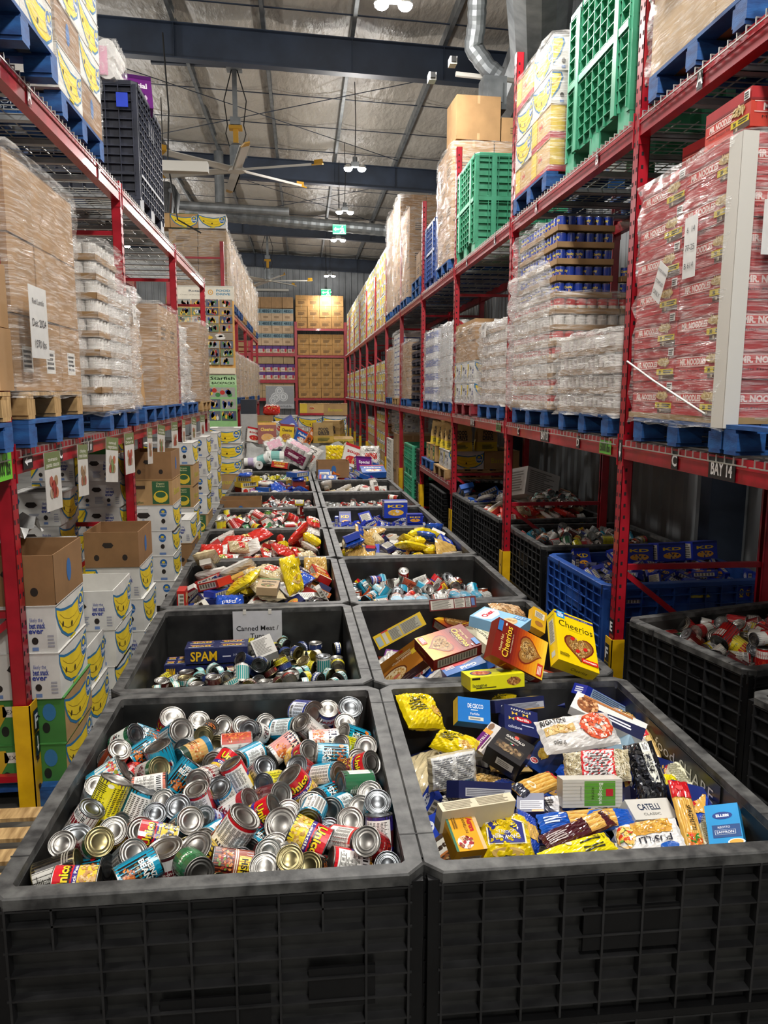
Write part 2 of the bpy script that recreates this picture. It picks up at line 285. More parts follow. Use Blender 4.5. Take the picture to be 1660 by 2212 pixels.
SIM = {
'cans1': [0,64,-334,47,26,66,28,0,199,-328,47,-15,69,68,0,-101,135,46,49,-17,-80,0,-250,-557,34,-50,24,25,
0,-214,-89,26,14,39,-87,0,118,-238,25,-60,77,-1,0,212,-195,19,-41,32,66,0,-72,526,18,24,-4,6,
0,290,215,15,-58,38,38,0,-241,-242,15,70,49,-38,0,36,54,13,12,51,-78,2,-287,47,12,-5,31,-3,
0,-153,39,11,-2,-77,63,0,-257,212,11,-89,-4,33,0,-150,283,11,-45,-77,4,0,154,329,11,26,18,84,
2,-125,-102,8,54,-55,10,2,-383,-508,8,72,-49,-24,0,-419,-91,7,-63,-14,-61,2,-326,459,6,49,-46,-21,
0,17,165,6,-20,-47,27,2,-64,-212,5,-24,-36,-14,2,-149,-326,3,-33,-64,35,2,-323,-146,3,-15,58,-54,
0,434,-150,2,-59,-43,-68,0,268,430,2,-24,-85,-43,0,-364,-254,2,14,71,36,2,64,252,1,-4,45,15,
0,-425,233,1,-12,-35,-33,0,-32,-113,0,22,77,57,2,-320,143,0,69,-40,53,0,270,-401,0,-42,-9,-89,
0,57,411,-1,55,-7,83,0,408,74,-7,87,21,-11,0,-64,48,-13,18,39,-55,0,-156,175,-13,16,58,79,
0,185,213,-16,-36,29,-73,2,44,-200,-17,-71,-12,-21,0,-419,28,-19,71,-60,-31,0,161,124,-20,24,-27,-49,
2,-247,538,-24,89,10,2,0,174,-509,-28,18,35,14,0,-385,-412,-30,34,39,-45,0,-54,253,-30,-22,-85,47,
2,322,-93,-30,28,81,-51,0,337,351,-32,57,-69,17,0,208,9,-33,-68,-59,-36,2,131,-399,-36,42,75,-39,
0,-266,343,-37,28,-35,78,0,-141,-256,-38,26,44,67,0,220,306,-43,-35,-11,-91,0,225,564,-43,-17,31,-88,
0,-254,-329,-43,33,87,25,0,-467,457,-43,-39,-1,-91,0,-391,304,-45,85,-32,-39,2,379,257,-49,-78,-44,-42,
0,28,-416,-51,47,26,-79,0,419,-572,-56,65,76,0,0,-489,363,-56,0,0,22,0,277,-286,-56,0,0,39,
0,-122,393,-56,0,0,100,0,-277,-483,-56,0,0,16,0,496,-461,-56,-76,-65,0,0,-50,443,-56,88,47,0,
0,123,32,-56,-67,-74,0,0,-192,-506,-56,0,0,36,0,-496,180,-56,83,56,0,0,496,105,-56,97,22,0,
0,-496,-46,-56,0,0,97,0,-143,479,-56,-100,4,0,0,303,-202,-56,0,0,83,2,-502,278,-61,-100,1,0,
2,239,-122,-61,-77,-64,0,2,3,-591,-61,-58,-81,0,2,-20,-346,-61,73,68,0,2,-70,-404,-61,99,12,0,
2,-181,-589,-61,0,0,-38,2,35,-39,-61,0,0,-28,2,-502,-147,-61,-99,12,0,2,-291,-78,-61,-100,10,0,
0,327,129,-64,9,-65,76,0,-376,-309,-72,-58,-41,67,0,-472,-556,-72,-50,50,18,0,-390,130,-72,71,1,-46,
0,491,541,-72,-64,30,24,0,404,-6,-72,37,60,37,0,106,438,-72,-37,60,69,0,-244,451,-72,63,32,67,
0,105,-586,-72,-27,65,-27,0,-96,-499,-72,16,-69,60,0,93,569,-72,34,62,19,0,142,-66,-72,-17,69,-37,
0,-371,409,-72,-37,-60,-60,0,403,-249,-72,-68,20,-69,0,-496,570,-72,-69,-17,-16,0,340,586,-72,-16,69,-16,
0,-165,-400,-72,71,-3,-35,0,321,-439,-72,-69,16,16,0,-350,534,-72,-69,14,66,0,277,-30,-72,40,-58,31,
0,466,413,-72,-68,19,64,0,342,478,-72,49,51,-56,0,-99,581,-72,-71,-2,70,0,-355,-570,-72,5,-70,70,
0,409,-456,-72,54,46,-46,0,-16,346,-72,-55,44,-52,2,-449,-447,-78,59,39,21,2,-287,-399,-78,3,71,-6,
2,243,128,-78,23,-67,70,2,58,-491,-78,8,70,44,2,497,-286,-78,9,70,-71,2,223,-455,-78,7,-70,-68,
2,-460,-230,-78,-70,-13,24,2,373,-329,-78,-30,-64,24,2,225,489,-78,-24,-66,30,2,408,157,-78,-71,5,7,
2,96,-159,-78,-68,-21,-33,2,502,7,-78,27,65,-65,2,-245,592,-78,6,-70,-6,2,414,-88,-78,-60,-37,60,
2,-496,54,-78,13,-70,68,2,436,332,-78,-55,-44,14,2,493,209,-79,31,64,-66],
'cans2': [2,357,444,149,-66,-24,64,3,-115,59,65,-21,-45,18,2,364,476,56,0,0,32,0,-3,157,51,73,-68,0,
0,83,84,49,-66,-10,26,3,-488,-140,46,-32,-84,-41,3,255,-45,43,-82,26,-43,0,-9,19,41,-6,76,65,
0,-289,-217,31,-47,-33,18,3,98,318,30,40,92,0,3,-486,-376,30,0,0,5,3,-354,-286,21,93,11,26,
2,-144,-296,18,-51,9,54,0,11,-200,15,79,-51,-28,0,236,-321,13,0,71,11,0,-145,-129,13,-65,-36,-28,
0,-103,-416,13,39,-60,70,0,-236,-109,12,-82,-45,-18,2,-161,333,10,47,85,-4,0,-10,272,10,-29,3,48,
0,-201,422,10,70,52,-44,0,-400,115,9,11,53,56,2,-494,579,5,7,-14,-99,0,-411,-179,5,0,-79,55,
0,-262,157,4,-80,-43,-38,2,103,226,3,-35,-77,35,3,102,-31,2,-64,-9,-70,3,-37,-107,2,-19,-11,86,
0,189,386,1,38,-59,-6,0,11,-387,1,-34,-83,25,0,-119,131,1,-25,-49,29,2,-447,183,-1,-56,-60,55,
2,76,-482,-1,26,-72,-56,0,158,152,-3,-47,33,-34,2,-183,244,-4,-44,69,-47,3,-328,-48,-4,76,-52,0,
2,-301,263,-8,-56,-18,13,2,-257,63,-9,8,-87,13,2,-242,-315,-9,-55,42,10,0,89,-154,-11,-87,14,46,
2,10,365,-11,9,50,62,0,349,-258,-14,13,-89,-18,3,203,36,-15,46,14,28,0,-466,389,-16,50,5,80,
0,196,-235,-19,-51,-71,48,0,-496,-7,-23,57,66,-37,3,-2,494,-23,-9,88,46,0,155,-402,-24,-50,-13,81,
2,-408,262,-37,-39,-16,-75,2,344,8,-39,57,71,5,3,174,-579,-40,-84,-35,38,3,157,551,-42,-72,51,34,
0,477,144,-45,92,-9,-17,0,76,-234,-45,-72,66,22,0,-137,58,-46,14,-38,-14,3,271,-110,-46,54,-25,-74,
0,-347,39,-47,3,-43,-60,2,-54,311,-52,33,-13,-93,0,344,188,-52,11,-85,-43,2,-59,-191,-54,-41,-8,89,
0,-337,169,-54,54,64,-3,2,-406,431,-57,-7,47,-28,3,-230,578,-57,0,0,100,3,-107,404,-57,-100,6,0,
0,-82,216,-58,56,-83,0,0,-265,-417,-58,-92,-40,0,0,-78,-586,-58,0,0,-92,0,-489,-502,-58,99,-17,0,
0,371,472,-58,-90,44,0,0,-62,-14,-58,0,0,59,0,276,586,-58,75,67,0,0,-364,-586,-58,-81,58,0,
2,192,215,-59,-20,46,80,2,-92,493,-63,0,0,-90,2,492,-61,-63,79,-62,0,2,-183,-436,-63,0,0,97,
2,498,-349,-63,0,0,75,2,502,21,-63,92,40,0,2,-271,-592,-63,0,0,-33,2,-232,330,-63,0,0,35,
2,-155,-231,-63,-53,85,0,2,403,61,-63,0,0,97,2,28,-592,-63,0,0,68,2,-414,-13,-63,0,0,-43,
0,-309,-502,-65,3,-64,-9,3,-59,-290,-67,70,-7,68,3,274,122,-67,7,70,-38,3,99,-327,-67,24,-67,-9,
3,-215,-31,-67,-69,-15,68,3,-216,477,-67,21,-68,-12,0,-168,-558,-74,-36,61,41,0,153,418,-74,56,43,70,
0,397,-157,-74,-9,70,-24,0,328,-582,-74,-65,-28,66,0,414,-269,-74,33,-62,58,0,48,-513,-74,-61,35,-68,
0,196,338,-74,-50,-50,67,0,-43,586,-74,37,-60,-37,0,-393,528,-74,32,-63,57,0,396,304,-74,-46,54,-27,
0,258,473,-74,45,-54,65,0,279,-407,-74,-14,-69,19,0,465,424,-74,-41,58,10,0,454,227,-74,31,-64,-2,
0,142,-125,-74,71,-2,31,0,-470,80,-74,-65,27,60,0,265,-496,-74,-69,14,-68,0,-491,-327,-74,3,71,-70,
0,-401,341,-74,69,16,-70,0,479,-531,-74,54,45,-61,0,-76,-486,-74,-33,62,-56,2,410,-50,-80,70,12,-47,
2,-311,442,-80,70,10,-1,2,279,284,-80,-9,70,20,2,-488,498,-80,-71,5,-16,2,70,477,-80,-60,-37,-65,
2,-385,-345,-80,28,-65,-26,2,-367,-420,-80,-16,-69,17,2,441,-399,-80,-41,-57,-11,2,-463,-589,-80,-19,68,-14,
2,388,-485,-80,44,55,29,2,332,382,-80,-68,-19,69,2,502,-174,-80,37,60,-60],
'tuna': [0,52,34,80,70,-10,1,0,-303,368,57,0,0,-23,1,-404,-476,56,-69,73,0,1,-196,-155,56,0,0,69,
0,-296,508,47,-52,-54,-54,0,-107,344,41,-25,-66,48,1,-180,-28,40,-66,-25,-69,1,372,188,40,-46,54,-6,
1,-209,28,40,3,-71,-62,1,64,170,40,19,68,70,1,211,-165,40,-55,-45,-29,1,255,274,40,2,71,-51,
1,63,114,38,28,-58,61,1,-230,-69,35,-23,-12,1,1,-106,-155,35,-9,-23,-21,1,-139,-86,31,55,10,31,
0,-54,-37,29,81,-40,20,0,-37,177,28,37,24,-89,1,157,183,22,-64,72,-26,1,21,-222,21,80,54,6,
1,-205,192,17,41,29,-5,0,409,102,17,-81,59,0,1,131,-374,17,0,0,92,1,376,464,17,0,0,32,
1,81,-158,17,3,-100,0,1,-421,-370,17,88,-47,0,1,-211,-281,17,78,62,0,1,-288,-149,17,0,0,80,
1,-407,-488,17,-63,77,0,1,-360,-44,17,15,-99,0,1,171,-274,17,0,0,-95,1,225,-41,17,0,0,43,
1,-482,-72,17,-67,-74,0,1,299,171,15,-92,32,-12,1,-365,55,15,-3,1,63,1,-493,41,5,-10,-30,-18,
1,69,318,1,-2,-71,-24,1,-203,110,0,93,-9,13,1,-300,78,0,-40,58,9,1,-270,137,0,-67,23,62,
1,-311,-83,0,-22,-67,-33,1,295,37,0,4,71,47,1,-127,5,0,39,59,-29,1,232,-381,0,-64,30,68,
1,-490,-164,0,-71,0,-70,1,426,-418,0,57,-42,-32,1,-289,9,0,-67,23,31,1,494,-78,0,65,27,-60,
1,371,-79,0,64,-29,68,1,-161,582,0,-66,-27,-69,1,333,-386,0,-66,-25,-61,1,-49,499,0,-21,68,-63,
1,409,-328,0,45,-54,-47,1,287,471,0,70,-12,-23,1,-431,305,0,-71,2,70,1,364,-241,0,-51,-49,-58,
1,184,540,0,63,32,22,1,122,475,0,25,-66,-69,1,-257,-530,0,-13,70,-67,1,-220,-415,0,35,61,66,
1,3,-329,0,33,-63,42,1,157,-117,0,33,63,-42,1,-497,308,0,53,-46,45,1,21,407,0,70,-8,3,
1,113,322,0,8,70,-19,1,-7,-134,0,0,71,70,1,-407,-122,0,23,-67,12,1,307,-51,0,64,-30,-40,
1,434,-20,0,53,-47,-71,1,-194,-219,0,-21,68,63,1,-351,413,0,50,-50,71,1,-402,369,0,3,-71,52,
1,170,600,0,-62,-34,-20,1,-372,489,0,28,65,-66,1,-498,130,0,26,-66,-28,1,-372,-268,0,62,35,-39,
1,-265,225,0,-9,-70,-67,1,335,292,0,55,44,64,1,-231,451,0,-49,-51,68,1,344,-303,0,5,70,60,
1,-89,581,0,-43,56,-30,1,-414,240,0,-65,28,45,1,296,-148,0,23,-67,-10,1,58,-426,0,35,61,-4,
1,120,402,0,51,-49,68,1,-132,-235,0,-64,-30,56,1,495,126,0,17,69,-69,1,-24,585,0,-67,22,-70,
1,-142,-409,0,26,-66,-7,1,-246,-447,0,-8,70,39,1,248,-538,0,20,-68,-13,1,509,433,0,24,-67,-9,
1,454,-170,0,11,-70,42,1,-440,422,0,42,-57,-70,1,342,112,0,-50,50,-67,1,-368,173,0,66,25,-8,
1,-442,158,0,70,7,66,1,-127,81,0,-46,54,-27,1,196,-594,0,67,23,-49,1,-236,295,0,-54,-46,17,
1,256,21,0,-59,-39,-70,1,-53,-581,0,64,-30,-71,1,190,376,0,55,45,-28,1,-384,119,0,-60,-37,-37,
1,-288,-332,0,-55,76,16,1,-49,-196,0,23,-91,-27,1,-129,173,-1,92,-21,32,1,102,78,-2,-22,-22,30,
1,41,-74,-2,-84,-45,-27,1,-443,12,-2,18,-26,-86,1,-49,283,-3,11,-95,-18,1,37,-256,-3,-4,-28,-56,
1,10,110,-4,-84,-47,25,1,-117,-561,-4,24,-12,92,1,184,162,-4,-24,11,93,1,-337,-404,-5,-23,9,64,
1,18,-586,-6,-24,-5,94,1,-372,-203,-6,23,-6,-84,1,161,266,-6,16,17,-97,1,-284,-187,-23,50,-87,0,
1,-75,-469,-23,-95,30,0,1,-9,-412,-23,80,-60,0,1,-71,-280,-23,0,0,-95,1,277,-438,-23,-32,-95,0,
1,270,-252,-23,0,0,6,1,367,-473,-23,0,0,-86,1,322,-559,-23,-27,-96,0,1,375,-179,-23,-18,-98,0,
1,392,333,-23,19,-98,0,1,-213,-585,-23,0,0,32,1,6,-500,-23,0,0,-4,1,36,562,-23,-84,-54,0,
1,497,46,-23,0,0,-99,1,-161,470,-23,-62,79,0,1,-212,540,-23,0,0,-61,1,18,473,-23,27,96,0,
1,490,-399,-23,0,0,91,1,497,290,-23,100,8,0,1,-85,-368,-23,-80,-60,0,1,-95,411,-23,0,0,-5,
1,311,389,-23,-39,-92,0,1,495,-559,-23,-39,-92,0,1,159,-473,-23,0,0,-84,1,-389,584,-23,100,8,0,
1,12,344,-23,0,0,-100,1,-390,-522,-23,83,-55,0,1,154,-197,-23,0,0,-86,1,-423,-411,-23,0,0,99,
1,128,-55,-23,0,0,-6,1,-196,372,-23,0,0,-100,1,380,14,-23,0,0,41,1,-310,-488,-23,90,-44,0,
1,33,240,-23,0,0,-21,1,97,-307,-23,81,59,0,1,-191,-322,-23,0,0,73,1,-345,304,-23,23,97,0,
1,-171,-498,-23,-80,-61,0,1,197,443,-23,0,0,93,1,-71,112,-23,0,0,-89,1,-496,216,-23,68,73,0,
1,422,207,-23,25,-97,0,1,107,-587,-23,0,0,-78,1,-396,-329,-23,-94,-34,0,1,245,237,-23,0,0,1,
1,175,61,-23,99,-11,0,1,232,322,-23,0,0,-32,1,-497,-56,-23,0,0,-55,1,-178,265,-23,0,0,-37,
1,247,108,-23,0,0,4,1,199,-305,-23,0,0,-86],
'mix1': [8,239,-309,149,52,27,37,8,106,-195,140,9,1,47,8,-432,491,112,-11,27,96,8,-102,-333,106,-48,82,-15,
6,79,-452,104,3,3,-5,8,8,-114,95,-98,-18,3,6,-308,-220,80,89,43,9,8,-175,287,63,-34,5,63,
8,69,-380,47,18,-98,-3,7,-19,-112,41,9,1,48,7,-420,502,41,3,96,-26,5,-282,-286,34,0,0,95,
7,-149,209,33,-70,68,-19,8,285,62,21,18,5,-96,8,-49,265,7,-18,-12,62,7,189,-160,0,13,4,23,
8,254,472,0,52,-16,-83,7,325,188,-9,-7,-13,58,6,465,325,-9,-26,5,-96,6,-512,-380,-14,-50,50,-50,
6,-328,-302,-15,99,15,0,8,-24,-24,-19,0,0,-49,8,35,-411,-20,2,3,-11,5,-447,-93,-22,87,-24,17,
5,99,237,-23,0,0,-81,8,-398,515,-30,-12,-26,-65,8,436,526,-35,0,-47,89,7,412,370,-36,-68,-69,18,
6,-368,91,-38,-41,-9,59,7,-143,496,-43,64,31,68,6,-393,-566,-48,72,27,-39,8,-186,-510,-48,37,0,0,
6,-310,65,-52,-11,90,-29,5,282,-535,-52,17,-12,98,8,439,-360,-53,98,-1,-17,5,-436,-122,-53,-43,12,29,
5,489,122,-59,-12,25,-3,5,-433,140,-59,-10,90,-28,5,-248,-13,-60,32,95,0,5,349,-152,-65,-58,-80,-5,
5,448,57,-66,-26,9,-71,7,-414,288,-70,21,-21,-67,7,199,-409,-71,1,-28,82,6,52,258,-71,0,0,29,
6,-407,461,-73,65,-71,27,5,473,-110,-75,-37,34,-58,7,154,424,-76,-20,15,-31,8,-291,-324,-76,-73,68,0,
7,388,353,-77,19,18,66,7,245,55,-89,84,-50,-11,6,373,99,-89,-10,26,5,6,-302,422,-91,-26,13,72,
7,317,-64,-94,74,-67,-3,6,-101,145,-95,54,82,18,6,-512,46,-95,0,-71,0,6,-208,286,-99,91,-38,-14,
7,-390,-164,-103,17,-27,68,6,220,-559,-105,70,-70,-12,6,333,316,-106,-96,3,26,6,429,-559,-111,-10,10,-70,
8,37,296,-133,93,-37,0,6,-309,-334,-138,0,0,42,7,-37,501,-143,0,0,-54,7,-492,-357,-143,1,100,0],
'mix2': [6,464,400,161,8,18,1,8,439,374,100,-98,-1,18,8,313,105,95,14,-42,-58,9,439,36,56,-32,7,-70,
9,-220,-241,54,12,36,-52,8,-83,309,48,-86,47,5,9,-171,94,47,-1,14,-98,8,176,-415,45,15,-97,-5,
8,-309,-98,43,17,95,24,7,-388,-582,27,29,-27,64,8,-436,-508,24,1,-92,-40,9,167,-105,18,2,-68,18,
6,-466,56,11,-12,-30,4,5,98,110,3,13,-97,7,7,22,-342,3,-22,6,-97,7,112,-341,0,2,36,4,
7,-430,488,0,2,-8,96,8,-410,309,-1,53,70,-8,8,-159,-103,-5,-69,63,-1,9,-298,190,-13,1,0,76,
5,72,29,-15,91,-36,-12,8,-396,-382,-23,39,-24,-14,9,439,246,-26,7,32,63,6,-465,-428,-29,-88,11,-26,
5,-47,-316,-31,0,0,-9,8,407,504,-36,93,6,-17,5,3,-17,-41,0,0,-97,9,294,-201,-42,-19,49,-25,
8,423,93,-47,-20,27,-11,9,-431,56,-47,72,61,17,9,-156,441,-49,-15,-3,26,6,274,47,-51,-21,-9,-74,
8,386,435,-60,69,62,-34,7,302,312,-63,7,37,91,6,373,-437,-66,24,-79,-54,8,-343,-361,-66,-79,-41,-43,
6,130,204,-68,13,-3,-29,9,-407,592,-74,-50,50,50,7,-308,275,-74,20,98,0,8,-40,328,-78,15,-21,-80,
6,-505,-210,-78,8,-73,-9,9,139,533,-78,50,50,50,9,441,-210,-78,27,30,68,5,309,-610,-81,71,0,0,
8,-26,-361,-84,0,0,-53,6,307,-358,-89,0,0,88,9,-277,-270,-89,0,0,42,6,169,-158,-92,-15,-26,-15,
7,273,-28,-94,52,-85,0,5,-126,-206,-95,3,38,92,7,366,395,-96,-15,34,64,9,-428,460,-96,-61,-79,0,
5,-411,26,-99,-32,-6,82,6,-99,-597,-103,-51,-49,-51,6,221,-541,-103,-55,-44,-55,5,483,-535,-106,-98,2,10,
6,-344,19,-109,-5,-32,-15,9,-244,549,-113,-61,35,61,9,-427,-569,-136,0,0,-71,6,19,23,-146,-93,-36,0,
7,-286,-292,-151,82,58,0,5,-478,406,-154,-7,100,0,5,434,-535,-154,0,0,-48],
'kd': [5,-259,-243,61,97,5,-19,6,-115,365,57,-5,97,21,5,-285,-299,43,-12,22,27,5,482,101,42,23,77,3,
5,-345,-348,41,-10,23,38,5,265,-290,39,2,-7,-89,5,-113,69,33,46,85,1,5,368,42,33,-72,0,-70,
5,-73,-113,26,-12,-42,45,5,-79,482,20,-18,-98,0,5,-2,-35,20,0,0,10,5,-420,-396,20,92,39,0,
5,-464,-198,14,43,-12,90,5,-198,-94,11,14,22,23,5,-145,167,11,-37,25,89,5,433,175,9,-82,-53,-3,
5,67,442,8,-22,10,-91,6,-346,549,8,48,0,0,5,-486,-123,3,-90,-1,42,5,8,-189,3,18,-15,-64,
5,332,-331,3,0,0,-37,5,519,-582,-3,50,-50,-50,5,506,-450,-3,-57,-42,42,5,-459,351,-3,53,47,47,
5,95,220,-3,60,64,-39,5,193,-202,-9,14,8,38,5,-88,-268,-9,23,94,15,5,53,182,-9,56,-68,32,
5,-338,157,-11,-36,-9,-23,5,379,228,-12,-36,-93,-11,5,-233,170,-14,-15,37,-23,5,-291,7,-14,13,22,26,
5,144,5,-15,19,-1,63,5,443,-415,-17,-97,15,21,5,239,100,-18,-47,-44,-36,5,225,242,-18,-31,76,3,
5,-187,-233,-18,-21,-72,-38,5,10,610,-20,41,-58,58,5,25,-72,-20,0,0,49,5,-341,-126,-20,-78,52,-19,
5,-398,-172,-21,59,73,27,5,322,578,-21,-32,3,63,5,520,3,-22,11,-70,-11,5,-270,420,-25,-20,2,-46,
5,21,150,-26,-36,31,48,5,-451,-462,-27,68,19,-61,6,-37,414,-28,-100,-6,0,5,-182,319,-30,-10,26,-90,
5,51,-336,-34,-90,-38,5,5,299,365,-37,0,0,88,5,-181,567,-37,0,0,76,5,-441,207,-37,0,0,-4,
5,334,-58,-37,0,0,38,5,-376,31,-37,-99,16,0,5,324,-343,-37,2,100,0,5,124,-430,-37,22,2,0,
5,-303,356,-38,-17,9,-10,5,174,465,-39,37,-91,-8,6,82,-554,-41,-69,-69,-15,5,-440,470,-45,-76,-41,-45,
5,160,-222,-46,-11,11,-98,5,32,271,-46,-67,60,33,5,-189,-431,-47,-80,56,19,5,405,-606,-48,50,-50,50,
5,201,-416,-48,71,4,-71,5,-495,-4,-48,10,70,-10,5,371,514,-48,-63,32,63,5,274,-141,-53,-6,10,-93,
5,363,222,-54,-99,-3,0,5,424,59,-55,5,10,93,5,438,-412,-58,21,-5,95,6,-329,-324,-68,36,-93,0,
5,328,346,-76,0,0,69,5,-183,-530,-76,-81,59,0,5,-387,-578,-76,0,0,-72,5,117,399,-76,-9,100,0,
5,15,-305,-76,0,0,-46,5,127,-137,-76,0,0,-33,5,-435,156,-76,0,0,-84,5,159,127,-76,0,0,100,
5,-324,306,-76,47,-88,0,5,306,-6,-76,0,0,36,5,142,582,-76,0,0,-71],
'cans3': [4,383,156,128,-1,71,-49,4,-259,-100,34,-69,42,-4,4,171,-16,30,13,49,77,0,115,-329,26,60,25,-64,
0,-187,-389,26,90,-5,35,4,58,90,16,-80,-59,0,4,369,155,16,-90,-44,0,4,-281,-5,16,0,0,-93,
0,-2,-586,14,-19,-31,49,0,-18,15,13,-36,-18,0,0,-168,191,9,-33,35,41,0,-120,360,9,40,27,-80,
2,-334,-76,5,-38,13,90,0,306,105,0,0,0,66,0,-496,318,0,0,0,82,0,-460,183,0,99,17,0,
0,296,-333,0,91,-42,0,0,495,-568,0,0,0,-100,0,-123,586,0,0,0,65,0,-266,174,0,34,94,0,
0,261,456,0,100,-7,0,0,-369,-169,0,-61,-79,0,0,476,90,0,0,0,-68,0,330,20,0,0,0,61,
0,405,536,0,-60,80,0,4,-245,-196,-2,51,-63,-57,2,145,165,-2,-83,17,-2,2,140,431,-5,66,-75,0,
2,385,-293,-5,0,0,-95,2,-360,289,-5,60,80,0,2,404,-384,-5,-35,-94,0,2,-251,255,-5,-88,-47,0,
2,-78,-409,-5,-83,-56,0,2,68,170,-5,99,-10,0,2,-189,0,-5,-17,98,0,0,228,146,-16,58,-41,12,
0,-354,-261,-16,62,-34,-68,0,284,371,-16,-19,-68,35,0,-348,137,-16,-12,-70,-57,0,215,273,-16,-67,-24,64,
0,-69,-325,-16,69,16,60,0,-184,83,-16,19,-68,-35,0,218,-115,-16,-45,54,-28,0,-35,-98,-16,6,-70,-26,
0,-108,-195,-16,-65,-28,71,0,97,20,-16,68,-21,-49,0,243,4,-16,-18,68,69,0,-207,-309,-16,70,-12,-68,
0,-252,471,-16,-52,-48,-24,0,395,-505,-16,-40,59,-70,0,-5,-451,-16,17,-69,46,0,286,-563,-16,-23,-67,-70,
0,-321,-457,-16,45,-54,65,0,-66,287,-16,-71,-3,-61,0,62,338,-16,70,-10,-67,0,-406,-478,-16,-37,-60,-46,
0,-25,479,-16,-67,21,-10,0,-183,-117,-16,-63,-31,-68,0,1,-236,-16,-11,-70,67,0,-485,-348,-16,-2,-71,-70,
0,-383,4,-16,-70,-9,71,2,83,259,-22,58,-41,-49,2,-479,-213,-22,29,64,-39,2,-235,-458,-22,-36,61,69,
2,357,458,-22,-39,-59,-29,2,-107,-1,-22,-62,-34,-56,2,-398,544,-22,68,-21,33,2,212,-308,-22,-26,-66,-70,
2,182,-546,-22,-40,-59,70,2,-340,365,-22,68,-21,-70,2,-441,100,-22,-63,-33,-71,2,337,241,-22,44,55,29,
2,-363,-349,-22,-70,-13,68,2,96,-117,-22,-70,7,25,4,488,-192,-23,47,-53,41,4,272,577,-23,20,68,34,
4,444,400,-23,-9,-70,43,4,-380,448,-23,64,29,66,4,184,-432,-23,-70,-6,54,4,201,-208,-23,59,40,62,
4,-502,-512,-23,37,60,-60,4,-44,203,-23,32,-63,0,4,-34,118,-23,-53,47,-18,4,61,-297,-23,-22,67,50,
4,-99,-503,-23,68,18,28,4,-207,332,-23,57,-41,63,4,58,465,-23,42,-57,33,4,-173,513,-23,58,-40,64,
4,421,4,-23,54,-45,61,4,-460,-101,-23,0,71,11],
'mix3': [5,-381,-38,270,40,92,0,8,-376,-59,217,-100,5,0,10,373,0,210,0,0,-37,10,-344,0,148,0,0,51,
8,379,16,141,0,0,-100,5,341,402,123,-1,0,23,10,-370,-37,77,-48,-88,0,10,383,71,72,-100,-3,0,
8,-112,84,69,0,2,47,10,370,371,68,48,87,-1,10,-370,9,5,45,90,0,6,374,346,4,-1,0,-35,
6,-191,434,1,-8,-6,-22,10,370,20,0,0,0,46,5,-107,252,0,-52,79,-12,5,-334,-208,-4,50,50,-50,
10,-93,32,-5,0,0,-18,8,117,-144,-8,57,-68,-47,5,196,-349,-11,-1,4,-28,10,-443,472,-12,-12,-32,4,
6,-6,362,-12,0,0,-99,5,379,-460,-13,16,98,-14,5,322,-162,-13,-6,33,84,5,179,368,-16,31,12,74,
8,381,-253,-19,90,26,-16,5,277,-424,-22,97,-21,4,5,123,359,-26,-93,-12,31,8,90,-82,-33,32,-82,-44,
6,-93,-554,-38,-66,70,25,6,176,184,-51,-83,40,-37,8,-167,-485,-54,-97,-3,11,6,-262,-373,-58,-15,-92,-32,
10,361,314,-59,100,-7,0,5,-183,502,-59,99,-9,5,8,-332,25,-64,0,0,-7,8,114,-374,-65,-18,21,-74,
6,338,-556,-65,-70,-71,-7,5,230,-380,-73,-9,-96,-2,8,-14,35,-74,86,-51,0,8,6,346,-74,0,0,-15,
10,-406,467,-75,-34,5,93,5,223,-198,-79,38,-30,87,6,36,-329,-85,-18,21,-74,10,-352,-250,-89,0,0,-60,
5,-316,518,-89,-28,-20,55,6,-434,201,-93,50,-50,50,10,-220,391,-99,-7,-6,-29,10,375,-409,-104,8,-1,-10,
6,-104,-268,-111,12,98,-4,5,-204,-519,-123,-50,-83,-13,10,312,17,-128,24,-97,0,8,-327,13,-131,0,0,-78,
5,-241,264,-144,0,0,-53,5,-350,-264,-144,-26,-97,0]}
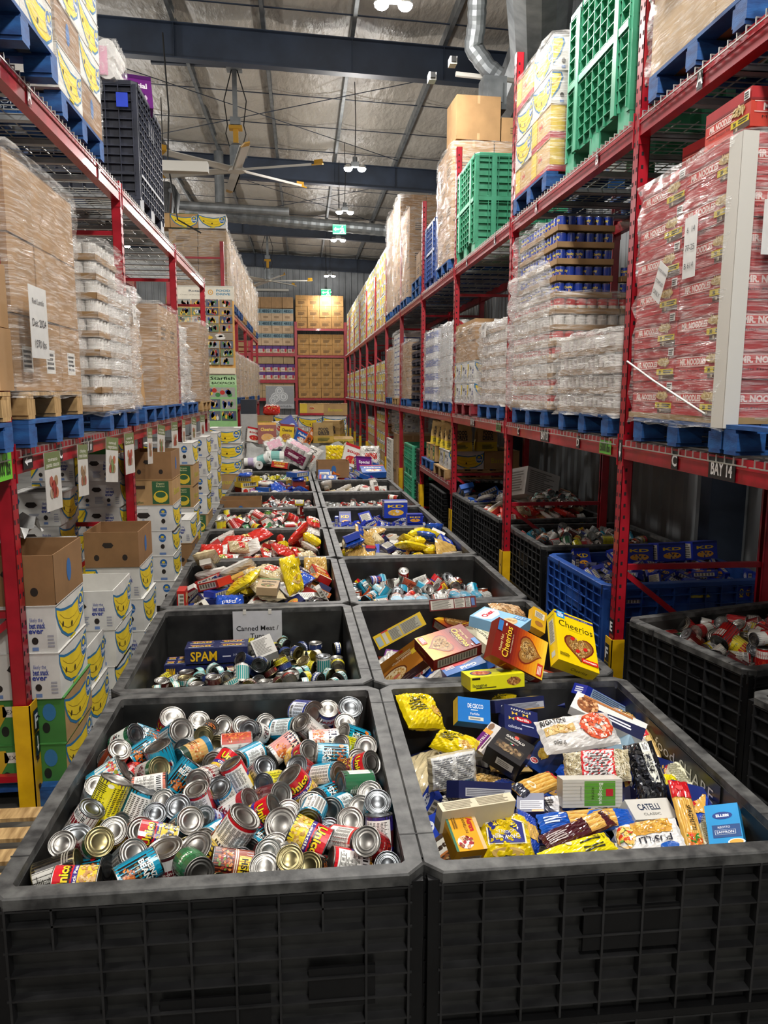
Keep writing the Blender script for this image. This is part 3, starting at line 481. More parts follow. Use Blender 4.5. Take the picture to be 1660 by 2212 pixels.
HCAN = [('OW','L',-772,2427,747,12,18,-47),('BK','M',-764,2234,801,-59,-53,50),('UC','M',-689,2160,810,23,-63,-21),('HB','M',-687,2287,755,40,-69,-41),
 ('GL','M',-580,2324,769,40,4,54),('HB','M',-519,2204,804,-58,21,-52),('YL','L',-698,2554,724,-70,-46,36),('YL','L',-702,2610,830,5,25,71),
 ('MR','M',-766,2515,794,20,21,55),('GK','M',-684,2337,812,-3,43,-75),('HB','M',-772,2639,755,-79,4,-22),('MB','L',-754,2819,793,-45,21,-69),
 ('OR','M',-757,2926,820,33,0,71),('GR','M',-761,3142,795,-27,39,-77),('GL','M',-792,3042,763,19,54,-78),('HB','M',-679,3036,780,-62,10,-42),
 ('TL','L',-613,2651,760,3,26,70),('OR','M',-584,2480,760,43,11,26),('OW','S',-782,2716,792,33,-4,57),('HB','M',-697,3240,754,26,-47,-39),
 ('TL','L',-568,3200,780,45,10,42),('TL','M',-483,3276,773,27,-12,63),('UB','L',-612,3328,767,4,30,-76),('GL','M',-392,3278,762,45,4,38),
 ('BK','S',-430,3164,803,54,-34,34),('TK','L',-586,2984,775,10,-10,-68),('GK','M',-606,2865,786,-17,47,-77),('HB','M',-486,2846,775,-37,14,-55),
 ('PK','M',-591,2761,779,-61,-40,61),('GL','M',-492,3112,759,-12,-57,81),('TN','M',-461,3006,790,-67,1,-57),('BK','S',-374,3158,756,55,-25,23),
 ('RW','M',-297,3077,786,-62,34,-58),('GL','M',-369,2987,760,23,54,-77),('UC','M',-336,2876,784,-51,-2,-53),('UB','M',-272,2805,780,-18,-12,81),
 ('MR','M',-389,2753,805,27,51,-80),('HB','M',-242,2978,775,-31,-60,73),('WT','M',-192,2866,762,38,9,31),('YL','S',-142,2762,775,-18,-54,81),
 ('RW','M',-302,3268,755,12,38,-68),('WK','M',-228,3182,786,46,-16,-11),('HB','M',-698,3129,736,-73,5,-31),('BL','L',-8,3323,804,54,29,12),
 ('BL','M',91,3336,776,15,24,-75),('RW','L',187,3327,783,27,-10,51),('HB','M',-95,3225,777,44,40,16),('WT','M',7,3159,800,-15,-34,81),
 ('CL','M',-101,3053,771,-53,19,-52),('CL','M',66,3080,783,-67,24,-64),('GL','S',50,3259,738,59,19,1),('OR','M',157,3230,759,17,29,-72),
 ('HF','M',200,3136,765,43,-25,-51),('YL','S',170,3034,773,-22,-45,83),('HF','M',94,2901,804,43,-50,-45),('GL','M',184,2916,760,46,-9,40),
 ('UK','M',204,2790,808,-23,43,-83),('GL','M',222,2776,724,55,22,-13),('RD','M',-16,2863,761,-78,47,-5),('UC','M',-26,2970,773,-8,43,-77),
 ('TL','M',74,2795,776,46,31,20),('GR','M',176,2681,798,-51,-39,73),('UC','L',-38,2716,773,20,-23,-48),('TL','M',-203,3310,751,46,2,28),
 ('TL','M',232,2963,793,39,-25,50),('GL','M',191,2560,748,10,-37,81),('MR','M',-134,2639,782,-25,44,-84),('UB','M',-497,2392,799,25,-55,-30),
 ('BL','M',-460,2593,767,28,24,-54),('GL','S',-521,2655,767,22,-34,81),('RY','M',-390,2643,776,1,-16,71),('BT','M',-314,2702,761,-1,-29,89),
 ('TL','M',-417,2473,793,45,4,34),('BL','S',-344,2548,754,41,-4,-30),('HB','S',-321,2443,763,32,52,-78),('RK','M',-253,2613,761,-25,36,-75),
 ('UC','M',-168,2520,785,-32,35,-73),('UN','L',-243,2377,815,24,16,69),('HB','M',-174,2432,726,54,-32,12),('UK','L',-338,2315,766,-79,54,-2),
 ('WR','L',-447,2299,758,7,-2,-65),('GN','M',-352,2189,816,41,-45,76),('BR','M',-240,2221,797,-70,36,-53),('HB','M',-139,2186,780,23,23,-59),
 ('BK','M',-414,2416,736,23,-50,83),('BK','S',-57,2180,816,25,28,-71),('RD','L',-80,2441,775,40,5,-39),('UY','L',0,2329,802,-69,44,-56),
 ('HR','M',-65,2282,742,22,8,-54),('BK','S',12,2207,781,44,-9,-9),('UW','M',126,2222,771,-46,-37,66),('RW','M',124,2331,784,46,39,3),
 ('RD','M',198,2234,829,43,-1,-37),('HB','M',233,2457,816,18,26,-76),('PU','M',233,2338,797,-14,11,66),('GL','M',145,2445,778,25,-35,67),
 ('HB','M',104,2567,769,30,50,-81),('TL','M',11,2458,812,47,46,-62),('WT','M',7,2584,752,25,-22,70),('GL','M',66,2448,735,24,-31,73),
 ('GL','M',-78,2573,740,33,-23,63),('RW','M',226,2597,782,36,18,-54),('HB','M',74,2682,749,53,-35,-8),('MR','S',-135,2262,803,24,-40,83),
 ('TL','S',-537,2549,766,28,-14,67),('UC','M',-111,2365,729,21,19,-62),('TL','S',208,2422,737,34,-19,44),('RD','S',238,2181,778,24,31,-73),
 ('BR','M',-646,2429,789,27,27,-47),('MR','S',-767,2321,820,33,18,-35),('RD','S',-699,2917,751,58,-27,24),('BK','S',-309,2179,749,-34,39,-85),
 ('HB','S',-224,2316,740,33,-29,70),('TL','M',20,2775,657,-13,97,-10),('GR','M',121,2430,643,-26,-94,-16),('RD','M',-521,2440,668,68,-55,24),
 ('UC','M',-49,3179,653,-15,1,-19),('GL','M',-206,2189,665,-27,-30,-78),('GL','M',-739,2239,673,16,-30,-1),('BK','M',78,3340,650,19,78,38),
 ('UC','M',-614,2314,663,19,64,-74),('MR','M',-112,2743,687,35,29,-59),('GL','M',-760,2332,659,81,27,-51),('MR','M',95,2179,659,-2,-89,25),
 ('TL','M',217,2909,662,-42,71,37),('GR','M',178,2580,609,-25,-13,62),('GL','M',206,2489,641,78,48,10),('UC','M',-435,3162,657,17,59,56),
 ('OR','M',74,3129,683,-67,38,41),('WT','M',-49,2190,662,-13,86,-49),('WT','M',-573,2170,668,-39,90,-16),('MR','M',-427,3332,648,17,-53,40),
 ('WT','M',48,3237,640,-87,23,-43),('MR','M',-652,2486,625,79,59,-11),('UC','M',-57,2905,674,57,72,25),('TL','M',-303,3216,673,64,-42,-61),
 ('RD','M',44,2961,677,11,-51,85),('TL','M',-163,3168,675,40,60,18),('RD','M',38,2271,688,-58,-22,-37),('RD','M',-766,2544,624,-37,-50,39),
 ('GL','M',-299,3122,679,-5,32,-24),('BK','M',-134,3336,651,21,-27,26),('MR','M',131,2971,651,-72,1,5),('GR','M',-608,2975,646,-46,-19,-17),
 ('GR','M',-346,2695,631,16,-89,18),('MR','M',-761,2646,635,-29,-84,32),('BK','M',-218,2550,655,-98,2,15),('WT','M',-57,3066,665,23,-24,24),
 ('MR','M',203,2717,634,-4,61,55),('GR','M',-256,2467,656,62,60,18),('TL','M',-595,3094,689,3,-66,22),('UC','M',-50,3291,658,36,-28,-13),
 ('TL','M',53,2569,639,-46,25,-44),('UC','M',-767,2763,653,-9,-13,-66),('HB','M',113,2857,696,-87,-44,20),('MR','M',-218,2774,673,-16,31,-46),
 ('HB','M',-760,3170,670,-41,-56,70),('OR','M',-200,2874,652,69,2,-69),('GL','M',-15,2372,677,-22,-11,-11),('BL','M',-633,2708,646,-14,-26,30),
 ('MR','M',-38,2644,657,-38,-37,-40),('TL','M',205,2221,677,-4,75,66),('GL','M',-73,2470,582,59,16,-78),('GL','M',-175,3076,660,21,-3,66),
 ('BK','M',11,2458,642,70,-51,47),('TL','M',164,3083,653,33,-1,85),('BK','M',-406,2177,658,70,-58,-16),('RD','M',-158,2623,660,-4,-13,75),
 ('UC','M',-375,2866,594,-15,-95,-9),('RD','M',40,2866,574,-27,-95,-15),('GL','M',206,2366,613,-63,41,-47),('MR','M',-725,3042,575,-22,86,46),
 ('GR','M',-468,2912,592,-81,-10,-18),('GR','M',-751,2453,587,4,36,-78),('UC','M',-25,2704,579,-61,59,-50),('MR','M',-655,2190,598,3,47,86),
 ('OR','M',209,3165,576,45,86,15),('GR','M',199,3258,571,-3,-8,-2),('BL','M',-144,2201,571,-3,61,45),('GR','M',-767,2938,591,45,86,-7),
 ('RD','M',-511,2803,638,33,58,-4),('BL','M',-232,2250,580,-26,62,47),('BL','M',118,2297,589,-50,81,-9),('WT','M',-378,2998,572,53,-81,-20),
 ('TL','M',221,2871,562,6,78,-60),('RD','M',-317,3340,571,-24,75,4),('TL','M',6,2985,569,27,34,-85),('BL','M',-147,2815,585,-7,64,-31),
 ('UC','M',-340,3226,560,-7,-33,-23),('RD','M',-552,3296,585,-69,33,-20),('BL','M',-580,2296,579,-3,-90,-2),('UC','M',-171,2361,602,15,26,46),
 ('BL','M',-758,2839,589,-22,-78,6),('MR','M',-287,2383,624,-44,-84,-24),('BK','M',-15,2289,595,6,-75,-19),('OR','M',-548,2756,568,41,-29,80),
 ('GR','M',-387,2283,604,38,82,-42),('WT','M',-329,2187,573,-62,-70,-22),('TL','M',-243,2664,619,-45,-34,-77),('GR','M',210,2169,572,-72,-64,10)]
HBOX = [('cheerfam',2,229,316,71,1322,3574,990,297,193,-33),('honeynut',2,210,293,68,1018,3510,990,453,-113,564),('honeynut',2,200,280,65,719,3720,948,147,70,-564),('yellowside',2,300,80,200,531,4202,885,561,-183,150),
 ('kashi',2,276,187,59,548,4137,700,-354,-200,913),('brownside',2,290,70,200,925,4646,909,596,-97,-29),('chex',2,191,282,60,1054,3965,990,54,8,438),('honeynut',2,266,180,62,990,4853,700,-55,125,-936),
 ('oatcream',2,200,280,65,1146,4620,700,175,-82,888),('poptart',2,237,118,59,875,4033,700,128,16,-989),('yellowbag2',2,100,160,50,1412,4441,840,322,249,-80),('peachbag',2,300,120,60,1268,4588,865,193,195,259),
 ('orangebox',2,180,120,50,1533,3810,715,116,-173,-485),('lasagne',1,270,65,130,882,3450,783,232,-131,-120),('cecco',1,155,115,70,751,3282,780,407,91,-20),('eggbag',1,200,200,90,521,3352,764,207,135,140),
 ('eggbag',1,199,119,70,641,3118,710,159,-28,-306),('catpurple',1,140,90,50,792,3103,729,5,-343,157),('blackbox',1,155,140,90,829,2930,752,169,130,-325),('navyfarf',1,170,130,60,958,3235,738,326,163,-28),
 ('navyside',1,270,55,100,971,3353,782,558,109,102),('navyrig',1,249,99,70,1148,3522,710,263,-133,-128),('navynest',1,126,126,49,991,2943,710,296,-223,-528),('rigabag',1,319,170,64,1112,2904,840,239,-40,24),
 ('vermbag',1,250,130,70,1112,2687,802,329,-178,-153),('rotini',1,230,100,60,1037,2560,775,620,30,-7),('noribag',1,120,250,80,1300,2657,784,299,-159,-63),('spagred',1,75,270,30,1349,2432,738,242,48,-67),
 ('creambag',1,106,183,39,1424,2360,710,69,-156,-165),('creambag',1,80,250,40,1463,2677,711,150,-16,-23),('ellebi',1,111,160,48,1435,2365,710,191,-223,-203),('navyrig',1,182,155,46,1423,2516,710,66,231,-737),
 ('fusilli',1,221,147,46,1170,2340,710,-120,-137,981),('yelspag',1,271,82,39,899,2297,710,107,-13,140),('marspag',1,280,75,40,934,2394,725,160,-49,151),('bluspag',1,350,80,50,981,2442,728,201,12,17),
 ('catclassic',1,189,85,57,1240,2498,710,209,87,91),('chowbag',1,187,178,94,672,2396,710,-9,-195,980),('aurora',1,170,110,60,512,2355,765,99,200,-615),('creamside',1,280,45,90,573,2416,800,87,33,119),
 ('nutribag',1,211,156,55,585,2891,710,684,53,89),('navyside',1,240,60,80,633,2612,772,501,201,70),('goldspag',1,250,85,40,881,2694,732,138,99,298),('navyside',1,100,100,60,821,2572,710,86,-81,-145),
 ('blueside',1,270,50,100,1388,3347,787,574,265,-94),('lasawhite',1,317,116,42,1292,3029,840,167,112,-281),('pennebag',1,90,200,40,1447,3114,753,144,-43,99),('bluspag',1,270,60,40,1432,3318,740,215,-135,-538),
 ('rednoodle',1,85,189,47,1471,2996,710,127,-599,-116),('bluepenne',1,220,70,120,1397,2979,712,511,301,-44),('navyrig',1,165,119,55,1421,2763,710,472,234,-13),('yelspag',1,147,79,39,1438,2691,710,309,249,165),
 ('redblue',1,91,201,36,1426,2505,710,-36,-224,-255),('eggbag',1,120,100,60,933,3415,762,256,-173,-242),('whitered',1,96,67,48,904,2587,710,247,-433,-354),('navybluebag',1,88,158,44,765,2426,710,157,309,-57),
 ('spampack',3,326,92,239,-496,4117,800,414,51,33),('spampack',3,345,76,237,-470,3805,800,229,18,34),('tissuebox',3,120,140,60,-239,4277,774,274,-118,147)]
# ---------------------------------------------------------------- tins
CAN = {'M': (.0462, .130), 'S': (.041, .118), 'L': (.0565, .132), 'c': (.0435, .118), 'm': (.0375, .108), 't': (.0425, .038), 'j': (.036, .15)}
_can = {}
def can_body(sz, tin):
    k = ('b', sz, tin)
    if k not in _can:
        r, h = CAN[sz]; z = h/2; m = M()
        n = 24
        prof = []
        for s in (-1, 1):
            e = [(.0001, z-.0035), (r*.5, z-.0035), (r*.54, z-.0022), (r*.58, z-.0035), (r*.72, z-.0035), (r*.76, z-.0018), (r*.8, z-.0038), (r*.9, z-.0042), (r*.93, z), (r*1.0, z), (r*1.015, z-.0015), (r*1.0, z-.0035)]
            prof.append([(a, b*s) for a, b in e])
        m.lathe(prof[0]+[(r*.995, -z*.55)]+[(r*.995, z*.55)]+prof[1][::-1], n=n)
        _can[k] = m.mesh('can', [tin], smooth=False)
        for p in _can[k].polygons: p.use_smooth = True
    return _can[k]
BEANS = ['c9702f', 'b85a22', 'd98a48', 'a44a1c']; KID = ['6a1418', '84202a', '4d0d12', '9a3040']; CHK = ['d8b07a', 'c99a60', 'e6c794', 'b98450']; BLK = ['17151a', '2a272c', '3a363a', '0c0b0d']
def nutri(s, bg='e8e6e0', fg='55534e', x0=.86, x1=1.12, y0=.08, y1=.92, bar=True):
    s.up().R(x0, y0, x1, y1, bg).up().N(x0+.015, y0+(.26 if bar else .05), x1-.02, y1-.04, 15, fg)
    if bar: s.B(x0+.05, y0+.03, x1-.05, y0+.2)
    return s
def can_sheet(k, r, h):
    w = 2*math.pi*r; s = Sheet(w, h, dx=w/22)
    def heinz(w1, w2, txtc, pic, band='0f8fb0', acc='c8202c', sub='4b4038'):
        s.R(0, 0, 1, 1, band).up().R(.33, .06, .67, .80, '1b1513').up()
        s.P([(.35, .80), (.5, .93), (.65, .80), (.65, .6), (.35, .6)], '1b1513').up()
        s.T(.5, .79, h*.13, w1, 'f5f2ea', w=w*.22, bold=.03).T(.5, .63, h*.14, w2, 'f5f2ea', w=w*.27, bold=.03)
        s.T(.5, .48, h*.07, txtc, 'b08a4a', w=w*.24).D(.5, .24, w*.13, h*.15, 40, r*.1, pic)
        s.E(.68, .22, r*.22, r*.22, acc).R(.76, .1, .79, .9, '0a6a88').R(.24, .1, .27, .9, '0a6a88'); nutri(s, bg='e3ecec')
    def unico(sub, subc, pic, top='c31220', mid='3a2a80', low='e8c23a', ysz=.055):
        s.R(0, 0, 1, 1, low).up().R(0, .55, 1, 1, top).up().R(0, .44, 1, .56, mid).up()
        s.T(.5, .77, h*.22, 'Unico', 'f2d21c', w=w*.28, bold=.03, shadow='14100e').up()
        s.T(.5, .5, h*.075, sub, subc, w=w*.27, bold=.02).D(.5, .22, w*.19, h*.2, 75, r*ysz*2, pic)
        s.E(.72, .14, r*.2, r*.2, 'e87068').up().E(.72, .14, r*.11, r*.11, 'f4efe4'); nutri(s)
    if k == 'HB': heinz('HEINZ', 'BEANS', 'ORIGINAL', BEANS)
    elif k == 'HF': heinz('HEINZ', 'FEVES', 'AU LARD', BEANS, acc='d8701a')
    elif k == 'HR': heinz('HEINZ', 'BEANS', 'DEEP BROWNED', BEANS, band='a81e2c'); s.R(.3, .8, .7, 1, '0f8fb0')
    elif k == 'UC': unico('Chick Peas', 'f4f0e4', CHK)
    elif k == 'UB': unico('Black Beans', 'e8d840', BLK)
    elif k == 'UY': unico('Lentils', 'f4f0e4', ['c9a24a', 'b98c3a', 'e0c070'], low='e6cc20')
    elif k == 'UK': unico('Red Kidney Beans', 'f4f0e4', KID)
    elif k in ('UN', 'UW'): unico('Mixed Beans', 'f4f0e4', CHK+KID, low='d79a30'); nutri(s, x0=.78, x1=1.2)
    elif k == 'YL': s.R(0, 0, 1, 1, 'e3d81a').up().N(.78, .1, .98, .9, 16, '4a470f').N(1.02, .1, 1.2, .9, 16, '4a470f').R(.36, .3, .64, .7, 'cfc414').up().T(.5, .6, h*.12, 'pois chiches', '2a2a1a', w=w*.25).E(.98, .9, r*.22, r*.12, 'f4f2dc')
    elif k == 'TL': s.R(0, 0, 1, 1, '1b93b6').up().R(.3, 0, .7, 1, 'a9cfd6').up().D(.5, .4, w*.1, h*.2, 25, r*.1, CHK); nutri(s, bar=False)
    elif k == 'TK': s.R(0, 0, 1, 1, '1390b0').up().E(.5, .42, w*.15, h*.27, 'e9e6e0').D(.5, .42, w*.12, h*.22, 45, r*.14, KID); nutri(s, bar=False)
    elif k == 'MB': s.R(0, 0, 1, 1, '1c93b4').up().R(.25, .3, .75, 1, 'd9dcd2').D(.5, .8, w*.17, h*.16, 60, r*.12, ['b01c30', 'd03048', '9aa030', 'c98a40']).up().T(.5, .5, h*.12, 'MIXED', '141414', bold=.04).T(.5, .36, h*.12, 'BEANS', '141414', bold=.04); nutri(s, bar=False)
    elif k == 'OW': s.R(0, 0, 1, 1, 'c75c28').up().R(.55, 0, 1.1, 1, 'dcdcd8').R(.3, .8, .5, .92, 'e8e4dc').E(.44, .45, r*.12, r*.12, 'd9b068').E(.38, .35, r*.14, r*.14, 'cf9f5a').E(.7, .5, r*.12, r*.12, 'd9c080').E(.96, .5, r*.12, r*.12, 'd9c080')
    elif k == 'BK': s.R(0, 0, 1, 1, '15130f').up().R(.62, .25, 1.1, 1, 'd8d5cc').up().N(.64, .3, 1.06, .95, 16, '4d4a44').N(.1, .1, .5, .3, 3, '8a8578').D(.5, .6, w*.1, h*.2, 30, r*.1, BEANS)
    elif k == 'GL': s.R(0, 0, 1, 1, '8d9496').up().R(.3, .1, .7, .9, 'b9bcbb').up().N(.34, .2, .66, .8, 7, '555a5c'); nutri(s, bar=False)
    elif k == 'MR': s.R(0, 0, 1, 1, '5d1a22').up().R(.72, 0, 1.2, 1, 'e4e1da').up().N(.75, .05, 1.15, .5, 10, '5a5650').R(.75, .52, 1.15, .72, '7c2028').B(.85, .76, 1.05, .94).D(.5, .35, w*.14, h*.2, 45, r*.1, ['6d3a24', '8a4c30', '40201a'])
    elif k == 'GK': s.R(0, 0, 1, 1, 'd9d7ce').up().R(0, .78, 1, 1, '2c6a40').D(.5, .5, w*.17, h*.2, 70, r*.11, KID).T(.5, .14, h*.07, 'kidney beans', '3a3530', w=w*.2); nutri(s)
    elif k == 'GR': s.R(0, 0, 1, 1, '24603e').up().R(.1, .1, .9, .82, 'dfe3da').up().N(.72, .15, .98, .78, 10, '5a6a58').D(.45, .42, w*.12, h*.2, 30, r*.11, BLK+KID)
    elif k == 'GN': s.R(0, 0, 1, 1, '1d5b34').up().R(.3, .3, .7, .7, '2f7d48').T(.5, .5, h*.14, 'Clark', 'f0efe6', bold=.03); nutri(s)
    elif k == 'OR': s.R(0, 0, 1, 1, 'b8481e').up().R(.3, .5, .7, .9, '241816').up().T(.5, .7, h*.15, 'BEANS', 'f0ece0', bold=.03, w=w*.28).D(.5, .25, w*.16, h*.17, 50, r*.1, BEANS); nutri(s)
    elif k == 'PK': s.R(0, 0, 1, 1, 'd8806a').up().R(.3, .05, .7, .95, '2a1a1c').D(.5, .4, w*.14, h*.25, 50, r*.1, KID+BEANS); nutri(s, x0=.8, x1=1.2)
    elif k == 'TN': s.R(0, 0, 1, 1, 'c99f5c').up().R(0, 0, 1, .2, '1c3a2c').R(0, .82, 1, 1, '186a90').D(.5, .48, w*.2, h*.2, 70, r*.1, BEANS+CHK).N(.25, .35, .45, .6, 4, '4a3018')
    elif k == 'RW': s.R(0, 0, 1, 1, 'dedad2').up().R(.24, 0, .5, 1, 'b8402c').D(.37, .5, w*.12, h*.45, 90, r*.1, BEANS+['8c2a20']).R(.8, 0, 1.05, 1, 'c23a34').T(.62, .6, h*.1, 'Pork & Beans', '3c2c28', w=w*.2, rot=0); nutri(s)
    elif k == 'RK': s.R(0, 0, 1, 1, 'e2dfd8').up().R(0, .78, 1, 1, 'a81c28').E(.5, .7, r*.3, r*.3, 'c43a44').T(.5, .52, h*.07, 'Red Kidney Beans', '4a3c3a', w=w*.24).D(.5, .2, w*.16, h*.18, 60, r*.13, KID); nutri(s)
    elif k == 'WK': s.R(0, 0, 1, 1, 'e6e4de').up().R(0, .7, 1, 1, '1e1a1c').T(.5, .84, h*.12, 'BLACK', 'ece8e0').E(.5, .35, w*.1, h*.2, '20181a').D(.5, .35, w*.09, h*.18, 30, r*.09, KID+BLK); nutri(s)
    elif k == 'CL': s.R(0, 0, 1, 1, 'e8e2d4').up().R(.24, .1, .5, .9, 'c98a84').R(.3, .66, .74, .94, '181c3a').up().T(.52, .8, h*.17, 'CLARK', 'f3f0e6', w=w*.36, bold=.04).E(.5, .32, w*.15, h*.22, 'd9b070').D(.5, .32, w*.13, h*.2, 60, r*.11, BEANS); nutri(s)
    elif k == 'RD': s.R(0, 0, 1, 1, 'b32024').up().R(.3, .1, .7, .45, '7d1418').T(.5, .66, h*.12, 'tomates', 'f0e8dc', w=w*.22).D(.5, .26, w*.12, h*.12, 25, r*.14, ['d83a24', 'e0523a']); nutri(s)
    elif k == 'BL': s.R(0, 0, 1, 1, '2c3c94').up().R(.28, .45, .72, .85, 'c9d4ea').up().T(.5, .66, h*.14, 'BEANS', 'b01c28', w=w*.3, bold=.03).D(.5, .22, w*.14, h*.15, 40, r*.1, BEANS); nutri(s, bg='dfe3ec')
    elif k == 'BT': s.R(0, 0, 1, 1, '1a84b4').up().R(0, 0, 1, .5, '35308a').up().T(.5, .8, h*.14, 'HEINZ', 'f0eee6', bold=.03).T(.5, .62, h*.13, 'FEVES', 'f0eee6', bold=.03).D(.5, .3, w*.12, h*.15, 35, r*.1, BEANS); nutri(s)
    elif k == 'PU': s.R(0, 0, 1, 1, '2c2068').up().R(0, .2, 1, .62, '3a1418').D(.5, .4, w*.2, h*.2, 60, r*.1, BEANS+KID); nutri(s, x0=.84, x1=1.14)
    elif k == 'RY': s.R(0, 0, 1, 1, 'b8222a').up().R(.25, .35, .72, .8, 'd9c24a').up().D(.5, .58, w*.16, h*.16, 50, r*.1, CHK+BEANS).T(.5, .2, h*.11, 'minestrone', 'f2ead8', w=w*.26); nutri(s, x0=.84, x1=1.16)
    elif k == 'WT': s.R(0, 0, 1, 1, 'cfcfca').up().R(.3, 0, .5, 1, '8d8a84').N(.55, .1, .8, .9, 9, '77746e'); nutri(s)
    elif k == 'WR': s.R(0, 0, 1, 1, 'dedcd8').up().R(0, 0, 1, .2, 'c8242c').R(0, .93, 1, 1, '4a2024').E(.36, .72, r*.4, h*.13, '8a5a38').up().R(.35, .46, .66, .64, '6a1c24', ).up().T(.5, .55, h*.07, 'Medley', 'f4eee4', w=w*.2).N(.4, .24, .62, .42, 4, '3a3a44').T(.45, .1, h*.12, '3', 'f0d020', bold=.04); nutri(s)
    elif k == 'BR': s.R(0, 0, 1, 1, '8c3a20').up().R(.25, .0, .75, .5, '3c1a14').R(.4, .64, .62, .94, 'e8c820').up().T(.51, .79, h*.16, 'HSR', '1a1410', bold=.03).D(.5, .3, w*.18, h*.2, 70, r*.11, KID+BEANS+['6a8a3a']).N(.3, .52, .7, .62, 2, 'd8c8b0'); nutri(s)
    # tins of the other bins
    elif k == 'TU1': s.R(0, 0, 1, 1, 'd8d5cc').up().R(.3, .1, .7, .9, '2f8a86').N(.72, .2, .95, .8, 3, '55565a')
    elif k == 'TU2': s.R(0, 0, 1, 1, '7fb8b4').up().R(.35, .2, .65, .8, 'e6e4dc').B(.75, .2, .95, .8, 7)
    elif k == 'TU3': s.R(0, 0, 1, 1, '4a1f1c').up().R(.3, .2, .7, .8, 'a83a2c').N(.72, .2, .95, .8, 3, 'd8ccc0')
    elif k == 'TU4': s.R(0, 0, 1, 1, 'd3c62a').up().N(.3, .2, .7, .8, 3, '3a3810')
    elif k == 'TU5': s.R(0, 0, 1, 1, '26386e').up().R(.3, .3, .7, .8, 'dfe2e8')
    elif k == 'TM1': s.R(0, 0, 1, 1, 'b8201e').up().R(.3, .5, .7, .9, 'f0ece4').up().T(.5, .7, h*.14, "Hunt's", 'b01818', w=w*.24).E(.5, .26, r*.5, r*.4, 'd8402a'); nutri(s)
    elif k == 'TM2': s.R(0, 0, 1, 1, 'e4e0d8').up().R(0, .6, 1, 1, 'c22420').up().T(.5, .8, h*.16, 'Soup', 'f4efe6', w=w*.2).E(.5, .55, r*.28, r*.28, 'c9a850').T(.5, .3, h*.1, 'TOMATO', 'a82020', w=w*.26); nutri(s)
    elif k == 'TM3': s.R(0, 0, 1, 1, 'e8d42a').up().R(.3, .2, .7, .5, 'b8281e').T(.5, .72, h*.12, 'corn', '2a5a2a', w=w*.18); nutri(s)
    elif k == 'TM4': s.R(0, 0, 1, 1, '7c1618').up().R(.25, .35, .75, .7, 'e9e2d4').up().T(.5, .53, h*.12, 'primo', 'b81c20', w=w*.25); nutri(s)
    elif k == 'TM5': s.R(0, 0, 1, 1, '2e7d46').up().R(.25, .35, .75, .75, 'f0efe6').D(.5, .2, w*.14, h*.12, 30, r*.1, ['8abf4a', 'a8d060']); nutri(s)
    elif k == 'JR': s.R(0, .0, 1, 1, 'a8281c').up().R(0, .15, 1, .62, 'e8e0cf').up().T(.5, .4, h*.1, 'Classico', '24402c', w=w*.26)
    elif k == 'CWH': s.R(0, 0, 1, 1, 'd9d6d0').up().R(.38, .15, .62, .85, 'e9e7e2').E(.5, .55, r*.5, r*.5, '7a4a52').up().E(.53, .55, r*.3, r*.3, 'd9d6d0')
    elif k == 'CCH': s.R(0, 0, 1, 1, '1d3a98').up().R(.0, .0, 1, .3, '0e1a50').E(.5, .45, r*.5, r*.3, 'd0a060').up().T(.5, .72, h*.2, 'Chunky', 'e8d030', w=w*.3, bold=.03)
    elif k == 'CSP': s.R(0, 0, 1, 1, 'e0dcd0').up().R(0, .55, 1, 1, 'b82020').E(.5, .35, r*.45, r*.3, 'c8a040').T(.5, .78, h*.14, 'soup', 'f0ece0')
    else: s.R(0, 0, 1, 1, 'cccccc')
    return s
def can_label(k, sz):
    kk = (k, sz)
    if kk not in _can:
        r, h = CAN[sz]; hh = h-.009; s = can_sheet(k, r, hh); w = 2*math.pi*r; m = M()
        def fn(x, y, off): a = (x/w-.5)*2*math.pi; R_ = r*.998+off; return (R_*math.cos(a), R_*math.sin(a), y-hh/2)
        s.emit(m, fn, eps=.00022); _can[kk] = m.mesh('label', ['canlabel'])
    return _can[kk]
CANTXT = {'HB': 'teal baked beans can with black badge', 'HF': 'teal and orange beans can with black badge', 'HR': 'red and teal browned beans can', 'UC': 'red and tan chick pea can', 'UB': 'red and yellow black bean can', 'UY': 'yellow and red lentil can', 'UK': 'red kidney bean can with purple band', 'UN': 'red and gold mixed bean can', 'UW': 'red topped bean can with white panel', 'YL': 'plain yellow can with small black print', 'TL': 'light teal can with white text panel', 'TK': 'large teal can with red kidney bean picture', 'MB': 'teal and white mixed bean can', 'OW': 'orange and white chick pea can', 'BK': 'black can with pale text panel', 'GL': 'grey labelled can', 'MR': 'maroon and white bean can', 'GK': 'white kidney bean can with green band', 'GR': 'dark green and white can', 'GN': 'green beans can', 'OR': 'orange baked beans can', 'PK': 'peach and black bean can', 'TN': 'tan bean can with dark green base', 'RW': 'red and white pork and beans can', 'RK': 'white and red kidney bean can', 'WK': 'white and black bean can', 'CL': 'cream and pink white-bean can', 'RD': 'plain red tomato can', 'BL': 'blue beans can', 'BT': 'blue and purple beans can', 'PU': 'purple beans can with white text panel', 'RY': 'red and yellow minestrone can', 'WT': 'pale grey and white can', 'WR': 'white can with brown picture and red base', 'BR': 'brown chilli can with yellow badge',
 'TU1': 'flat green and white fish tin', 'TU2': 'flat turquoise fish tin', 'TU3': 'flat dark red fish tin', 'TU4': 'flat yellow fish tin', 'TU5': 'flat navy fish tin', 'TM1': 'red tomato sauce can', 'TM2': 'red and white soup can', 'TM3': 'yellow corn can', 'TM4': 'dark red soup can', 'TM5': 'green vegetable can', 'JR': 'pasta sauce jar', 'CWH': 'white labelled can', 'CCH': 'blue soup can', 'CSP': 'red and white soup can'}
